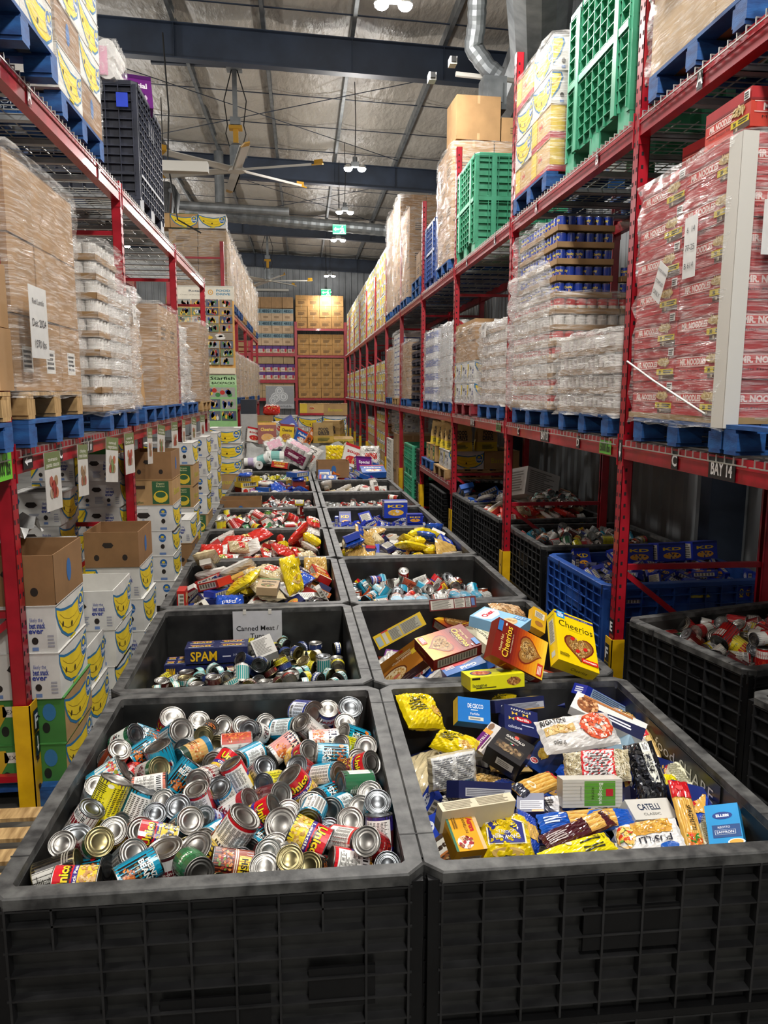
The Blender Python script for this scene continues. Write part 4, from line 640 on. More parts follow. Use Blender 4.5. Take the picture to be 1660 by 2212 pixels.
def can(k, sz, loc, q=None, label='', group=None, tin=None, cat='can', lite=False, rot=(0, 0, 0), name=None):
    tin = tin or ('tingold' if k in ('BK', 'GK') else 'tindark' if int(loc[0]*1000+loc[1]*777) % 3 == 0 else 'tin')
    nm = name or ('fish_tin' if sz == 't' else 'sauce_jar' if sz == 'j' else {'TM1': 'tomato_can', 'TM2': 'soup_can', 'TM3': 'corn_can', 'TM4': 'tomato_can', 'TM5': 'vegetable_can', 'RD': 'tomato_can', 'CWH': 'white_labelled_can', 'CCH': 'soup_can', 'CSP': 'soup_can', 'TL': 'chick_pea_can', 'UC': 'chick_pea_can', 'YL': 'pea_can', 'GL': 'grey_labelled_can', 'WT': 'grey_labelled_can', 'GR': 'vegetable_can', 'GN': 'vegetable_can'}.get(k, 'bean_can'))
    o = link(nm, can_body(sz, tin), None, loc, rot, q)
    tag(o, label, cat, group)
    link('label', can_label(k, sz), o)
    return o
# ---------------------------------------------------------------- boxes
_bx = {}
PROD = {}   # kind: (name, category, label text, base colour, shape function(sheet-dict))
def prod(k, name, cat, text, base, typ='box'):
    def deco(fn): PROD[k] = (name, cat, text, base, typ, fn); return fn
    return deco
OAT = ['c79a55', 'd8b06c', 'b4843e', 'e2c084']
def heart(s, cx, cy, sc, c):
    pts = []
    for i in range(26):
        t = 2*math.pi*i/26; x = 16*math.sin(t)**3; y = 13*math.cos(t)-5*math.cos(2*t)-2*math.cos(3*t)-math.cos(4*t); pts.append((cx+x*sc/17/s.w*1.0, cy+y*sc/17/s.h)); 
    s.P(pts, c); return s
def heartfill(s, cx, cy, sc, n=150):
    s.up()
    for i in range(n):
        while True:
            x = s.rg.uniform(-1, 1); y = s.rg.uniform(-1, 1)
            if (x*x+(y-.25*0)**2*1.0) < .8 and (y > -1+abs(x)*1.25-.1): break
        s.D(cx+x*sc*.78/s.w, cy+y*sc*.72/s.h, .0001, .0001, 1, .0065, OAT, asp=1, hole='6d4522'); s.L -= 3
    s.L += 4
def panel(s, x0=.1, y0=.05, x1=.9, y1=.95, bg='b9b4a4', n=16, fg='6b675c'):
    s.up().R(x0, y0, x1, y1, bg).up().N(x0+(x1-x0)*.06, y0+.02, x1-(x1-x0)*.06, y1-.02, n, fg); return s
@prod('cheerfam', 'cereal_box', 'cereal box', 'bright yellow family size cereal box with heart of oat rings and strawberries', 'e9c808')
def _(S):
    s = S['F']; w, h = s.w, s.h
    s.up().R(0, .93, 1, .97, '2c2c84').T(.6, .95, h*.022, 'FAMILY SIZE', 'f4f2ea', w=w*.5, bold=.03).R(.05, .86, .26, 1, '1f8fd0').up().N(.08, .88, .23, .98, 4, 'dff0fa')
    s.T(.52, .76, h*.13, 'Cheerios', '17130f', w=w*.86).T(.5, .665, h*.022, 'WHOLE GRAIN', '7a6a10', w=w*.35)
    heart(s, .56, .36, w*.40, '6b1a16'); s.up(); heart(s, .56, .36, w*.36, '8a5a2a'); heartfill(s, .56, .36, w*.36, 130)
    for x, y in ((.4, .5), (.5, .28), (.7, .36)): s.up().E(x, y, w*.06, w*.045, 'c8201c', rot=.6)
    s.up().R(.58, .09, .98, .17, 'd22018').up().T(.78, .13, h*.03, 'STRAWBERRY', 'fff4e8', w=w*.34, bold=.02)
    s.N(.04, .1, .3, .16, 3, '4a3f08')
    l = S['L']; panel(l, .2, .38, .8, .84, 'cfcab0', 14).T(.5, .92, l.h*.03, 'Cheerios', '17130f', w=l.w*.8); l.R(.25, .12, .7, .22, 'b8c4c8')
    u = S['U']; u.up().T(.6, .5, u.h*.3, 'Cheerios', '17130f', w=u.w*.4)
@prod('honeynut', 'cereal_box', 'cereal box', 'dark red and orange honey nut cereal box', '7a1c10')
def _(S):
    s = S['F']; w, h = s.w, s.h
    for i in range(12): s.up(.2).R(0, 0, 1, .62-i*.05, ['8e2a12', '9c3512', 'ab4212', 'ba5010', 'c65f10', 'd06e10', 'd87d12', 'df8c16', 'e39a1c', 'e6a824', 'e9b52c', 'ecc034'][i])
    s.up().T(.42, .87, h*.05, 'Honey Nut', 'f2dc9a', w=w*.42).T(.5, .77, h*.12, 'Cheerios', 'f0c838', w=w*.8, bold=.01, shadow='5a1208').T(.5, .67, h*.018, 'WHOLE GRAIN OATS', 'f0e0c0', w=w*.5)
    heart(s, .52, .34, w*.38, '7a2410'); s.up(); heart(s, .52, .34, w*.34, '9a6a30'); heartfill(s, .52, .34, w*.34, 110)
    s.up().R(.05, .03, .35, .14, 'c93020').up().N(.08, .05, .32, .13, 3, 'f6e6d6').R(.68, .9, .95, .99, '3a78b8').E(.9, .84, w*.04, w*.02, 'f0ece0')
    l = S['L']; l.up().T(.5, .7, l.h*.03, 'Cheerios', 'f0c838', w=l.w*.7); panel(l, .15, .1, .85, .5, 'a8a294', 10); panel(S['R'], .15, .08, .85, .9, 'aaa496', 14); S['U'].up().T(.4, .5, S['U'].h*.3, 'Cheerios', 'c8a030', w=S['U'].w*.4)
    b = S['B']; panel(b, .08, .08, .92, .9, 'a8402c', 14, 'e6d8c8')
@prod('yellowside', 'cereal_box', 'cereal box', 'yellow cereal box lying on its edge with grey nutrition panels', 'dfb80e')
def _(S):
    s = S['F']; panel(s, .30, .12, .52, .88, 'a8a594', 8); panel(s, .54, .12, .92, .88, 'a8a594', 8); s.R(.03, .15, .13, .8, '9fb0b4').R(.17, .1, .24, .9, 'c9c4b0').R(.17, .9, .3, 1, 'c83424')
    t = S['T']; t.up().R(0, .45, 1, 1, '7fb4d4').up().R(0, 0, 1, .3, 'dfb80e').E(.3, .7, t.w*.2, t.h*.14, '8a5a3a').R(.1, .34, .9, .45, 'd8a888').N(.5, .55, .8, .8, 4, 'f4f4f0').R(.86, .8, 1, 1, 'c83424')
@prod('kashi', 'cereal_box', 'cereal box', 'brown and gold oat cereal box lying upside down with bowl picture', '4a2412')
def _(S):
    s = S['F']; w, h = s.w, s.h
    s.up().R(0, .0, 1, 1, 'a86a24').up().R(0, 0, 1, .3, 'b87a2c').E(.72, .82, w*.34, h*.3, '6a3a1c').up().E(.72, .84, w*.31, h*.26, 'd8c49a').D(.72, .86, w*.29, h*.24, 110, .006, OAT, asp=1, hole='8a6030')
    s.up().E(.66, .9, w*.1, h*.05, 'c06850').T(.4, .42, h*.11, 'oatmeal crisp', 'f0e2c0', w=w*.6).N(.2, .22, .62, .34, 2, 'f0dcb0').E(.42, .12, w*.05, h*.05, 'c02820').R(.05, .3, .2, .5, 'e0c030')
    u = S['T']; u.up().T(.5, .6, u.h*.2, 'roasted nuts', 'e8dcc8', w=u.w*.4).N(.4, .2, .8, .4, 3, 'c8b8a0')
@prod('brownside', 'cereal_box', 'cereal box', 'dark red cereal box on its edge with long white nutrition panels', '6a1812')
def _(S):
    s = S['F']; panel(s, .03, .1, .52, .9, 'd6d2c6', 8); panel(s, .54, .1, .76, .9, 'd6d2c6', 8); panel(s, .78, .1, .88, .9, 'c9c9c2', 7); s.R(.9, .2, .97, .85, '5a7ab0')
@prod('chex', 'cereal_box', 'cereal box', 'light blue and white cereal box lying flat with red lettering', '8fc0e0')
def _(S):
    s = S['F']; w, h = s.w, s.h
    s.up().P([(.1, .95), (.9, .95), (.98, .7), (.7, .58), (.2, .6), (.04, .74)], 'f2f2f0').up().T(.5, .78, h*.11, 'Chex', 'c01830', w=w*.62, bold=.05).T(.45, .89, h*.03, 'RICE', '2a4a80').E(.4, .28, w*.3, h*.14, 'd9b48a').D(.4, .28, w*.26, h*.12, 30, .012, ['e0c090', 'c99a60'])
    s.up().R(.7, .05, .98, .3, '5f9ccc').N(.72, .07, .96, .28, 4, 'e8f0f6'); panel(S['R'], .1, .1, .9, .9, 'd8dad8', 10)
@prod('oatcream', 'cereal_box', 'cereal box', 'cream white oat ring cereal box lying upside down', 'e3dfc4')
def _(S):
    s = S['F']; s.up().T(.5, .76, s.h*.13, 'Cheerios', '17130f', w=s.w*.84).T(.5, .62, s.h*.06, 'OAT CRUNCH', '5a7a3a', w=s.w*.6).E(.5, .3, s.w*.3, s.h*.18, 'c99a60').D(.5, .3, s.w*.28, s.h*.17, 60, .007, OAT, asp=1, hole='6d4522')
@prod('poptart', 'snack_box', 'snack box', 'blue snack box with red and white stripe lying flat', '1f68b8')
def _(S):
    s = S['F']; s.up().P([(0, .1), (.45, .4), (1, .25), (1, .0), (0, .0)], 'c83038').P([(0, .1), (.45, .42), (.5, .36), (.1, .02)], 'f0d8d0').up().T(.4, .72, s.h*.3, 'Gold', 'f2f2f2', w=s.w*.4, bold=.04).N(.7, .1, .95, .5, 3, 'f6dcd8')
    S['T'].up().T(.5, .5, S['T'].h*.3, 'CRISPS', 'e8eef6', w=S['T'].w*.3)
@prod('yellowbag2', 'snack_box', 'snack box', 'small yellow box behind the tall cereal box', 'dca920')
def _(S): s = S['F']; panel(s, .15, .55, .85, .85, 'e6dcc0', 5); s.E(.5, .28, s.w*.3, s.h*.12, 'a87030')
@prod('orangebox', 'snack_box', 'snack box', 'orange and white box under the tall yellow cereal box', 'd87830')
def _(S): s = S['F']; s.up().R(0, .3, .55, 1, 'e6ddd0').N(.05, .8, .4, .95, 1, '4a4a4a').T(.4, .45, s.h*.22, 'Foods', '2a2018', w=s.w*.5, bold=.03)
@prod('lasagne', 'pasta_box', 'pasta box', 'long yellow lasagne box resting on the rim', 'e6e018')
def _(S):
    s = S['F']; s.up().R(.03, .8, .18, .95, '1a1a10').T(.17, .4, s.h*.26, 'lasagne', '2a3a28', w=s.w*.26, bold=.01).N(.1, .12, .52, .25, 1, '3a3a18').E(.8, .5, s.w*.13, s.h*.3, 'b87a3a').D(.8, .5, s.w*.12, s.h*.27, 40, .005, ['7a4a28', 'd8a868', '9a6030'])
    t = S['T']; t.up().E(.28, .5, t.w*.2, t.h*.33, '3a3f78').up().E(.28, .5, t.w*.17, t.h*.26, 'c87a50').D(.28, .5, t.w*.16, t.h*.24, 60, .006, ['d8583a', 'e8a878', 'b84828']).N(.62, .3, .9, .8, 5, '3a3a18')
@prod('cecco', 'pasta_box', 'pasta box', 'blue and yellow farfalle pasta box standing upright', '0f72c4')
def _(S):
    s = S['F']; s.up().T(.54, .68, s.h*.18, 'DE CECCO', 'f2f6fa', w=s.w*.48, bold=.02).N(.4, .48, .62, .54, 1, 'd0e4f4').T(.52, .36, s.h*.1, 'Farfalle', 'f2f6fa', w=s.w*.28).R(.32, .1, .78, .24, 'd8d8cc').up().N(.36, .12, .74, .22, 1, '8a8a80')
    for f in 'LRT': S[f].up().R(0, 0, 1, 1, 'e8c848')
    S['L'].up().R(.3, .2, .7, .8, 'd9bc50')
@prod('catpurple', 'pasta_box', 'pasta box', 'small white and purple pasta box with orange patch', 'ddd8d4')
def _(S):
    s = S['F']; s.up().P([(0, 1), (.6, 1), (.75, .3), (.0, .3)], '6a1a6e').up().T(.34, .6, s.h*.22, 'CATELLI', 'f2ece8', w=s.w*.5, bold=.02).R(.6, .3, .75, 1, 'e0a040').E(.86, .7, s.w*.12, s.h*.22, '8a6a50').N(.1, .08, .7, .24, 1, '55404a')
@prod('blackbox', 'pasta_box', 'pasta box', 'black pasta box with clear window and white sticker', '17171a')
def _(S):
    s = S['F']; s.up().E(.5, .9, s.w*.07, s.h*.06, 'c84a3a').T(.5, .8, s.h*.09, 'GAROFALO', 'd8d4cc', w=s.w*.55, bold=.03).N(.25, .62, .75, .7, 1, '7a756c').R(.12, .2, .9, .5, '3a332c').up().D(.5, .34, s.w*.35, s.h*.12, 40, .008, ['7a6248', '54422e', '98805c']).R(.44, .54, .48, .58, '2a8a4a').R(.48, .54, .52, .58, 'e8e8e8').R(.52, .54, .56, .58, 'c83030')
    u = S['U']; u.up().R(.35, .35, .85, .75, 'd9d6cc').up().N(.4, .4, .8, .7, 3, '8a877c')
@prod('navyfarf', 'pasta_box', 'pasta box', 'navy blue bow tie pasta box with red oval logo', '1d2558')
def _(S):
    s = S['F']; s.up().T(.5, .88, s.h*.08, 'FARFALLE', 'e8e4d4', w=s.w*.6).E(.55, .55, s.w*.26, s.h*.1, 'b8202c').up().T(.55, .55, s.h*.1, 'Barilla', 'f2ece4', w=s.w*.36, bold=.02)
    for x, y in ((.3, .72), (.62, .74), (.2, .5)): s.up().P([(x-.08, y+.07), (x, y), (x+.08, y+.07), (x+.08, y-.07), (x, y), (x-.08, y-.07)], 'e0b848')
    s.T(.3, .2, s.h*.12, 'collezione', 'd8dcec', w=s.w*.4).N(.5, .3, .9, .38, 1, 'b0b8d8')
@prod('navyside', 'pasta_box', 'pasta box', 'long navy blue pasta box with grey nutrition panel', '1d2350')
def _(S): s = S['F']; s.up().R(.12, .12, .98, .6, 'b4b6be').up().N(.14, .16, .95, .56, 4, '6a6c78').R(.55, .0, .98, .1, 'c89a50'); t = S['T']; t.up().R(.08, .1, .3, .9, 'c8c8c4').N(.35, .2, .8, .7, 4, 'a0a4c0').R(.8, .2, .95, .8, 'd0b060')
@prod('navyrig', 'pasta_box', 'pasta box', 'navy blue rigatoni pasta box with red oval logo', '1d2a6a')
def _(S):
    s = S['F']; s.up().E(.5, .62, s.w*.12, s.h*.22, 'b8202c').up().T(.5, .62, s.h*.2, 'Barilla', 'f2ece4', w=s.w*.2, bold=.02)
    for i in range(8): x = .3+.06*i; s.up(.1).P([(x, .75-.1*(i % 3)), (x+.05, .8-.1*(i % 3)), (x+.06, .7-.1*(i % 3)), (x+.01, .65-.1*(i % 3))], 'e0b050')
    s.T(.86, .5, s.h*.12, 'RIGATONI', 'dfe2ee', w=s.h*.5, rot=1.57).R(.05, .1, .3, .4, '8088a8').N(.4, .1, .75, .3, 2, 'a0a8d0')
@prod('navynest', 'pasta_box', 'pasta box', 'small square navy blue egg pasta box with yellow nest picture', '15306c')
def _(S): s = S['F']; s.up().E(.5, .62, s.w*.26, s.h*.2, 'e8c040').D(.5, .62, s.w*.24, s.h*.18, 40, .009, ['f0d060', 'd8a830'], asp=.3).E(.35, .26, s.w*.2, s.h*.1, 'e8e4e0').up().E(.35, .26, s.w*.17, s.h*.075, 'b8202c').up().T(.35, .26, s.h*.07, 'Barilla', 'f2ece4').T(.4, .9, s.h*.08, 'FETTUCCINE', 'dfe2ee', w=s.w*.5)
@prod('rotini', 'pasta_box', 'pasta box', 'white woodgrain organic rotini box with green panel', 'c9c6bc')
def _(S):
    s = S['F']; s.up()
    for i in range(8): s.R(0, i/8, 1, i/8+.015, 'b0ada2')
    s.R(.36, .06, .88, .94, '5c9a34').up().R(.72, .4, .84, .66, 'b82430').T(.64, .5, s.h*.16, 'Biologique', 'f0f4e4', w=s.h*.75, rot=-1.57).T(.5, .5, s.h*.1, 'ROTINI', '1c2814', w=s.h*.42, rot=-1.57).T(.3, .5, s.h*.05, 'PRODUCT', '6a675c', w=s.h*.5, rot=-1.57)
@prod('catclassic', 'pasta_box', 'pasta box', 'white pasta box with dark lettering, half covered', 'cfccc4')
def _(S): s = S['F']; s.up().T(.45, .6, s.h*.3, 'CATELLI', '22304a', w=s.w*.5, bold=.02).T(.45, .25, s.h*.12, 'CLASSIC', '55554e', w=s.w*.4)
@prod('aurora', 'pasta_box', 'pasta box', 'orange and yellow cannelloni box with red script logo', 'e0a018')
def _(S):
    s = S['F']; s.up().R(0, .88, 1, 1, 'd8b888').R(0, 0, 1, .08, '3a7058').up().T(.45, .76, s.h*.18, 'Aurora', 'c01c24', w=s.w*.3, bold=.05).T(.45, .55, s.h*.1, 'CANNELLONI', '4a2a10', w=s.w*.36).E(.82, .38, s.w*.14, s.h*.26, 'ece4d8').up().D(.82, .38, s.w*.12, s.h*.22, 20, .008, ['8a1c24', 'a83038', 'd8b080']).D(.14, .35, s.w*.08, s.h*.2, 14, .008, ['c85020', 'e08040']).N(.25, .15, .6, .3, 2, '8a6010')
    for f in 'LR': S[f].up().R(0, 0, 1, 1, 'b88420').B(.55, .2, .95, .9)
@prod('creamside', 'pasta_box', 'pasta box', 'long cream coloured pasta box with small print', 'cfc4a8')
def _(S): s = S['F']; s.up().N(.05, .1, .45, .9, 5, '8a8068').N(.5, .1, .95, .9, 5, '8a8068')
@prod('blueside', 'pasta_box', 'pasta box', 'long royal blue pasta box with pale blue side leaning in the back corner', '1c2f9a')
def _(S): s = S['F']; s.up().R(.12, .05, 1, .95, '9ab4cc').up().N(.14, .1, .9, .9, 5, '4a5a7a'); u = S['L']; u.up().N(.2, .2, .8, .8, 3, 'dfe4f4')
@prod('lasawhite', 'pasta_box', 'pasta box', 'white and black oven lasagne box with food picture', 'dcdad4')
def _(S): s = S['F']; s.up().P([(.25, 0), (1, 0), (1, .7), (.35, .5)], '1d2140').E(.2, .5, s.w*.15, s.h*.42, '8a5230').D(.2, .5, s.w*.14, s.h*.38, 40, .008, ['6a3a20', 'b87a48', 'd8a878']).R(.1, .85, .8, .97, 'a86a38').N(.5, .2, .9, .5, 2, 'd8d8e0')
@prod('bluepenne', 'pasta_box', 'pasta box', 'pale blue pasta box with pasta picture beside the pallet bin wall', 'a8c8dc')
def _(S): s = S['F']; s.up().E(.6, .5, s.w*.2, s.h*.35, 'd8a070').D(.6, .5, s.w*.18, s.h*.3, 30, .007, ['c86a3a', 'e8b080']); S['R'].up().R(0, 0, 1, 1, '1a2c78')
@prod('ellebi', 'rice_packet', 'rice packet', 'bright blue saffron risotto packet standing at the rim', '1f8cc8')
def _(S):
    s = S['F']; w, h = s.w, s.h
    s.up().R(.15, .2, .97, .5, '20487e').E(.5, .72, w*.3, h*.09, '1a3a80').up().T(.5, .72, h*.06, 'ELLEBI', 'f4f6fa', w=w*.38, bold=.04).T(.5, .44, h*.05, 'RISOTTO', 'f4f6fa', w=w*.36).R(.22, .27, .82, .38, 'e8eef6').up().R(.23, .275, .81, .375, '20487e').up().T(.52, .325, h*.06, 'SAFFRON', 'f4f6fa', w=w*.5).E(.8, .08, w*.25, h*.08, 'ece8e0').up().E(.8, .08, w*.2, h*.06, 'd8a040').N(.2, .02, .5, .08, 1, 'd0e0ec')
@prod('spampack', 'canned_meat_multipack', 'multipack', 'navy blue multipack of canned meat with yellow lettering', '1b2350')
def _(S):
    s = S['F']; s.up().T(.3, .5, s.h*.62, 'SPAM', 'e8b818', w=s.w*.42, bold=.02, shadow='0c1030').N(.6, .35, .75, .5, 1, 'c8c8d8').T(.85, .5, s.h*.14, '3 PACK', 'd8dcec')
    t = S['T']
    for i, x in enumerate((.25, .75)):
        for y in (.3, .78): t.up().T(x, y, t.h*.15, 'SPAM', 'e8b818', w=t.w*.3, bold=.02).R(x-.18, y+.1, x+.18, y+.16, 'c89080').R(x-.2, y-.14, x+.2, y-.11, 'd8dce8')
@prod('tissuebox', 'carton', 'small carton', 'plain white carton with small print leaning on the sign', 'c2c0ba')
def _(S): s = S['F']; s.up().N(.08, .1, .9, .92, 12, '7d7b76', jit=.9); panel(S['L'], .1, .1, .9, .9, 'b4b2ac', 8)
# generic boxes for the other bins
def gen(k, name, text, base, a, b, title='', tc='f4f0e6'):
    @prod(k, name, name.replace('_', ' '), text, base)
    def _(S, a=a, b=b, title=title, tc=tc):
        s = S['F']; s.up().E(.5, .3, s.w*.34, s.h*.18, a).up().D(.5, .3, s.w*.3, s.h*.15, 22, min(s.w, s.h)*.06, [a, b, 'd8b070']).R(0, .88, 1, 1, b)
        if title: s.T(.5, .68, s.h*.16, title, tc, w=s.w*.7, bold=.03)
        panel(S['L'], .15, .1, .85, .9, 'c4c0b4', 6); panel(S['R'], .15, .1, .85, .9, 'c4c0b4', 6)
        S['B'].up().R(.1, .1, .9, .8, 'd0ccc0').up().N(.15, .15, .85, .75, 8, '706c60')
gen('KDB', 'macaroni_box', 'royal blue macaroni dinner box', '1a2f9c', 'e8a028', '10206a', 'KD', 'f2c818')
gen('KDL', 'macaroni_box', 'blue macaroni box with white side', '2440ac', 'dfe2ea', '1a2c88', '', )
gen('PBR', 'pasta_box', 'navy pasta box', '1d2456', 'd8a848', 'b02030', 'Barilla')
gen('PWH', 'pasta_box', 'white pasta box', 'd6d2c6', 'b87038', '4a3a30', 'Pasta', '3a2a20')
gen('CRD', 'cracker_box', 'red cracker box', 'b0241e', 'd8a860', 'e8d8a8', 'RITZ', 'f0d020')
gen('CYL', 'cereal_box', 'yellow cereal box', 'dfbb14', 'a87038', '8a2018', 'Cheerios', '1a1410')
gen('CBR', 'cereal_box', 'brown red cereal box', '8a3018', 'd8a050', 'e0a020', 'Cheerios', 'f0c838')
gen('CBL', 'cereal_box', 'blue cereal box', '2458a8', 'e0d8c8', 'b82c30', 'Flakes')
gen('PPL', 'snack_box', 'purple snack box', '6a2078', 'd8c0d8', '481058', 'Special', 'f0e8f0')
gen('WHB', 'snack_box', 'white and red box', 'dcd8d0', 'c83028', 'b82028', 'soup', 'b82028')
gen('ORG', 'snack_box', 'orange and brown box', 'c8641c', '6a3018', '4a2010', 'PASTA')
gen('TAN', 'snack_box', 'tan organic food box', 'b59a74', '7a5a38', '5a7a3a', 'organic', '3a2a18')
gen('BPK', 'macaroni_box', 'blue multipack of macaroni with white stripe', '1c3aa8', 'e8b030', 'd8dce8', 'KD', 'f2c818')
def boxmesh(k, w, h, d, rough='print'):
    kk = (k, round(w, 3), round(h, 3), round(d, 3))
    if kk not in _bx:
        base, fn = PROD[k][3], PROD[k][5]; m = M(); m.cbox(0, 0, 0, w, h, d, col=base); mp = box_maps(w, h, d); S = {f: Sheet(a, b) for f, (a, b, g) in mp.items()}; fn(S)
        for f, (a, b, g) in mp.items(): S[f].emit(m, g, eps=.00035)
        _bx[kk] = m.mesh(PROD[k][0], [rough])
    return _bx[kk]
# ---------------------------------------------------------------- bags (pillow packs)
def bagprod(k, name, text, base, fn): PROD[k] = (name, 'food packet', text, base, 'bag', fn)
def pasta_fill(n, cols, L=.02, a=.6): return ('strands', n, cols, L, a)
def bagmesh(k, w, h, d, seed=0):
    kk = (k, round(w, 3), round(h, 3), round(d, 3), seed)
    if kk in _bx: return _bx[kk]
    base, fn = PROD[k][3], PROD[k][5]; m = M(); rg = random.Random(seed+len(k)*7); nx, ny = 18, 22
    ph = [rg.uniform(0, 6) for _ in range(6)]
    ends = 'y' if h >= w else 'x'
    def th(u, v):
        # u,v in 0..1; crimped at the two short ends
        a, b = (u*2-1), (v*2-1)
        if ends == 'x': a, b = b, a
        e = max(0, 1-abs(a)**3.2)**.6; f = max(0, 1-abs(b)**6)**.8
        if abs(b) > .93: f *= .25
        return d/2*e*f
    def pos(u, v, side):
        a, b = u*2-1, v*2-1; t = th(u, v)
        wob = .02*math.sin(a*9+ph[0])*math.sin(b*7+ph[1])+.016*math.sin(a*17+b*13+ph[2])+.01*math.sin(a*31-b*27+ph[3])
        bl = b if ends == 'y' else a; al = a if ends == 'y' else b
        nar = 1-.07*abs(bl)**4*(1 if abs(bl) < .93 else .4)
        x = a*w/2*(nar if ends == 'y' else 1)*(1+.012*math.sin(b*11+ph[4])); y = b*h/2*(nar if ends == 'x' else 1)*(1+.012*math.sin(a*9+ph[5]))
        z = side*t*(1+wob*6)+wob*d*.25+.0008*side
        return (x, y, z)
    s = Sheet(w, h, dx=w/nx); cells = {}
    fn(s)
    for side in (1, -1):
        for i in range(nx):
            for j in range(ny):
                P = [pos(i/nx, j/ny, side), pos((i+1)/nx, j/ny, side), pos((i+1)/nx, (j+1)/ny, side), pos(i/nx, (j+1)/ny, side)]
                if side < 0: P = P[::-1]
                m.quad(*P, col=base if not callable(base) else base((i+.5)/nx, (j+.5)/ny, side))
    G = [[pos(i/nx, j/ny, 1) for j in range(ny+1)] for i in range(nx+1)]
    def mp(x, y, off):
        u, v = min(max(x/w, 0), .9999)*nx, min(max(y/h, 0), .9999)*ny; i, j = int(u), int(v); u -= i; v -= j
        p = [G[i][j][k]*(1-u)*(1-v)+G[i+1][j][k]*u*(1-v)+G[i][j+1][k]*(1-u)*v+G[i+1][j+1][k]*u*v for k in range(3)]
        return (p[0], p[1], p[2]+off+.0016)
    # cut big rectangles so that they follow the bulge
    q = []
    for e in s.p:
        if len(e) == 3 and len(e[0]) == 4:
            P = e[0]; x0, x1 = P[0][0], P[2][0]; y0, y1 = P[0][1], P[2][1]
            n2 = max(1, int(abs(y1-y0)/(h/ny)+.5)); n1 = max(1, int(abs(x1-x0)/(w/nx)+.5))
            if n2*n1 > 1:
                for i in range(n1):
                    for j in range(n2):
                        a, b = x0+(x1-x0)*i/n1, x0+(x1-x0)*(i+1)/n1; c_, d_ = y0+(y1-y0)*j/n2, y0+(y1-y0)*(j+1)/n2; q.append(([(a, c_), (b, c_), (b, d_), (a, d_)], e[1], e[2]))
                continue
        q.append(e)
    s.p = q; s.emit(m, mp, eps=.0006)
    me = m.mesh(PROD[k][0], ['bag']); 
    _bx[kk] = me; return me
def spag(s, x0, y0, x1, y1, cols=('d9a850', 'e6bd68', 'c48f38'), n=26, vert=True):
    s.up()
    for i in range(n):
        if vert: a = x0+(x1-x0)*i/n; s.R(a, y0, a+(x1-x0)/n*.9, y1, cols[i*7 % 3])
        else: a = y0+(y1-y0)*i/n; s.R(x0, a, x1, a+(y1-y0)/n*.9, cols[i*7 % 3])
def _b(s): s.up().T(.55, .55, s.h*.13, 'CORN', '2a8a3a', w=s.w*.3).N(.3, .25, .8, .42, 4, '3a3a10').E(.25, .7, s.w*.09, s.h*.05, 'd8b838')
bagprod('eggbag', 'noodle_bag', 'crinkled yellow bag of egg noodles', 'e3c912', lambda s: (s.up().T(.45, .75, s.h*.13, 'larges', '3a4a18', w=s.w*.45).N(.15, .35, .6, .6, 4, '4a4710').R(.2, .62, .45, .67, '2a2808').E(.8, .35, s.w*.14, s.h*.16, 'd8b050').D(.8, .35, s.w*.13, s.h*.14, 16, .009, ['e8c878', 'c89a48', 'b88838'])))
bagprod('rigabag', 'pasta_bag', 'white rigatoni bag with picture of pasta in tomato sauce', 'd6d3cf', lambda s: (s.up().T(.22, .82, s.h*.17, 'RIGATONI', '16161a', w=s.w*.34, bold=.02).R(.06, .42, .46, .66, 'c8a868').D(.26, .54, s.w*.19, s.h*.11, 36, .011, ['d8b878', 'c0985a', 'e6cc94', 'a8803e']).E(.75, .52, s.w*.21, s.h*.4, 'c85030').D(.75, .52, s.w*.2, s.h*.38, 90, .010, ['d8603a', 'e8a080', 'b83a1c', 'f0dcd0', 'c8482a']).T(.2, .2, s.h*.1, '900 g', '3a3a3a', w=s.w*.16)))
def _verm(s):
    s.up().D(.15, .5, s.w*.15, s.h*.46, 150, .014, ['e0d6ba', 'c9bd9a', 'ece4cc', 'b4a680'], asp=.16).D(.88, .5, s.w*.12, s.h*.46, 120, .014, ['e0d6ba', 'c9bd9a', 'ece4cc', 'b4a680'], asp=.16).up()
    s.R(.3, .0, .8, 1, 'c8242a').up().R(.33, .05, .77, .9, 'e2dede').up().N(.4, .12, .74, .82, 9, '55504e'); [s.E(.37, .2+.15*i, .003, .003, '6a6660') for i in range(4)]
bagprod('vermbag', 'noodle_bag', 'clear bag of white noodles with a red framed label', 'bfb496', _verm)
bagprod('noribag', 'dried_mushroom_bag', 'clear bag of shiny black dried food with a pale label strip', '15161a', lambda s: (s.up().D(.5, .4, s.w*.42, s.h*.36, 90, .016, ['0c0c10', '22242c', '33363e', '181a20'], asp=.4).R(.55, .25, .82, .98, 'd8d8cc').up().N(.58, .4, .8, .7, 5, '5a5a52').B(.6, .75, .8, .92, 8)))
def _sr(s): spag(s, .06, .02, .94, .7); s.up().R(0, .72, 1, 1, 'b8141c').R(.2, .02, .8, .2, 'd8702a').D(.5, .12, s.w*.35, s.h*.07, 26, .006, ['c82818', 'e8a040', '3a7a28']).T(.6, .42, s.w*.22, 'SPAGHETTI', '1c1410', w=s.h*.36, rot=-1.57, bold=.01).E(.4, .86, s.w*.2, s.h*.04, 'd84a4a')
bagprod('spagred', 'spaghetti_packet', 'clear spaghetti packet with red top end', 'd0a048', _sr)
bagprod('creambag', 'pasta_bag', 'cream paper bag covered in small print', 'd9d5b8', lambda s: (s.up().N(.1, .08, .9, .9, 18, '8d8a70', jit=.9)))
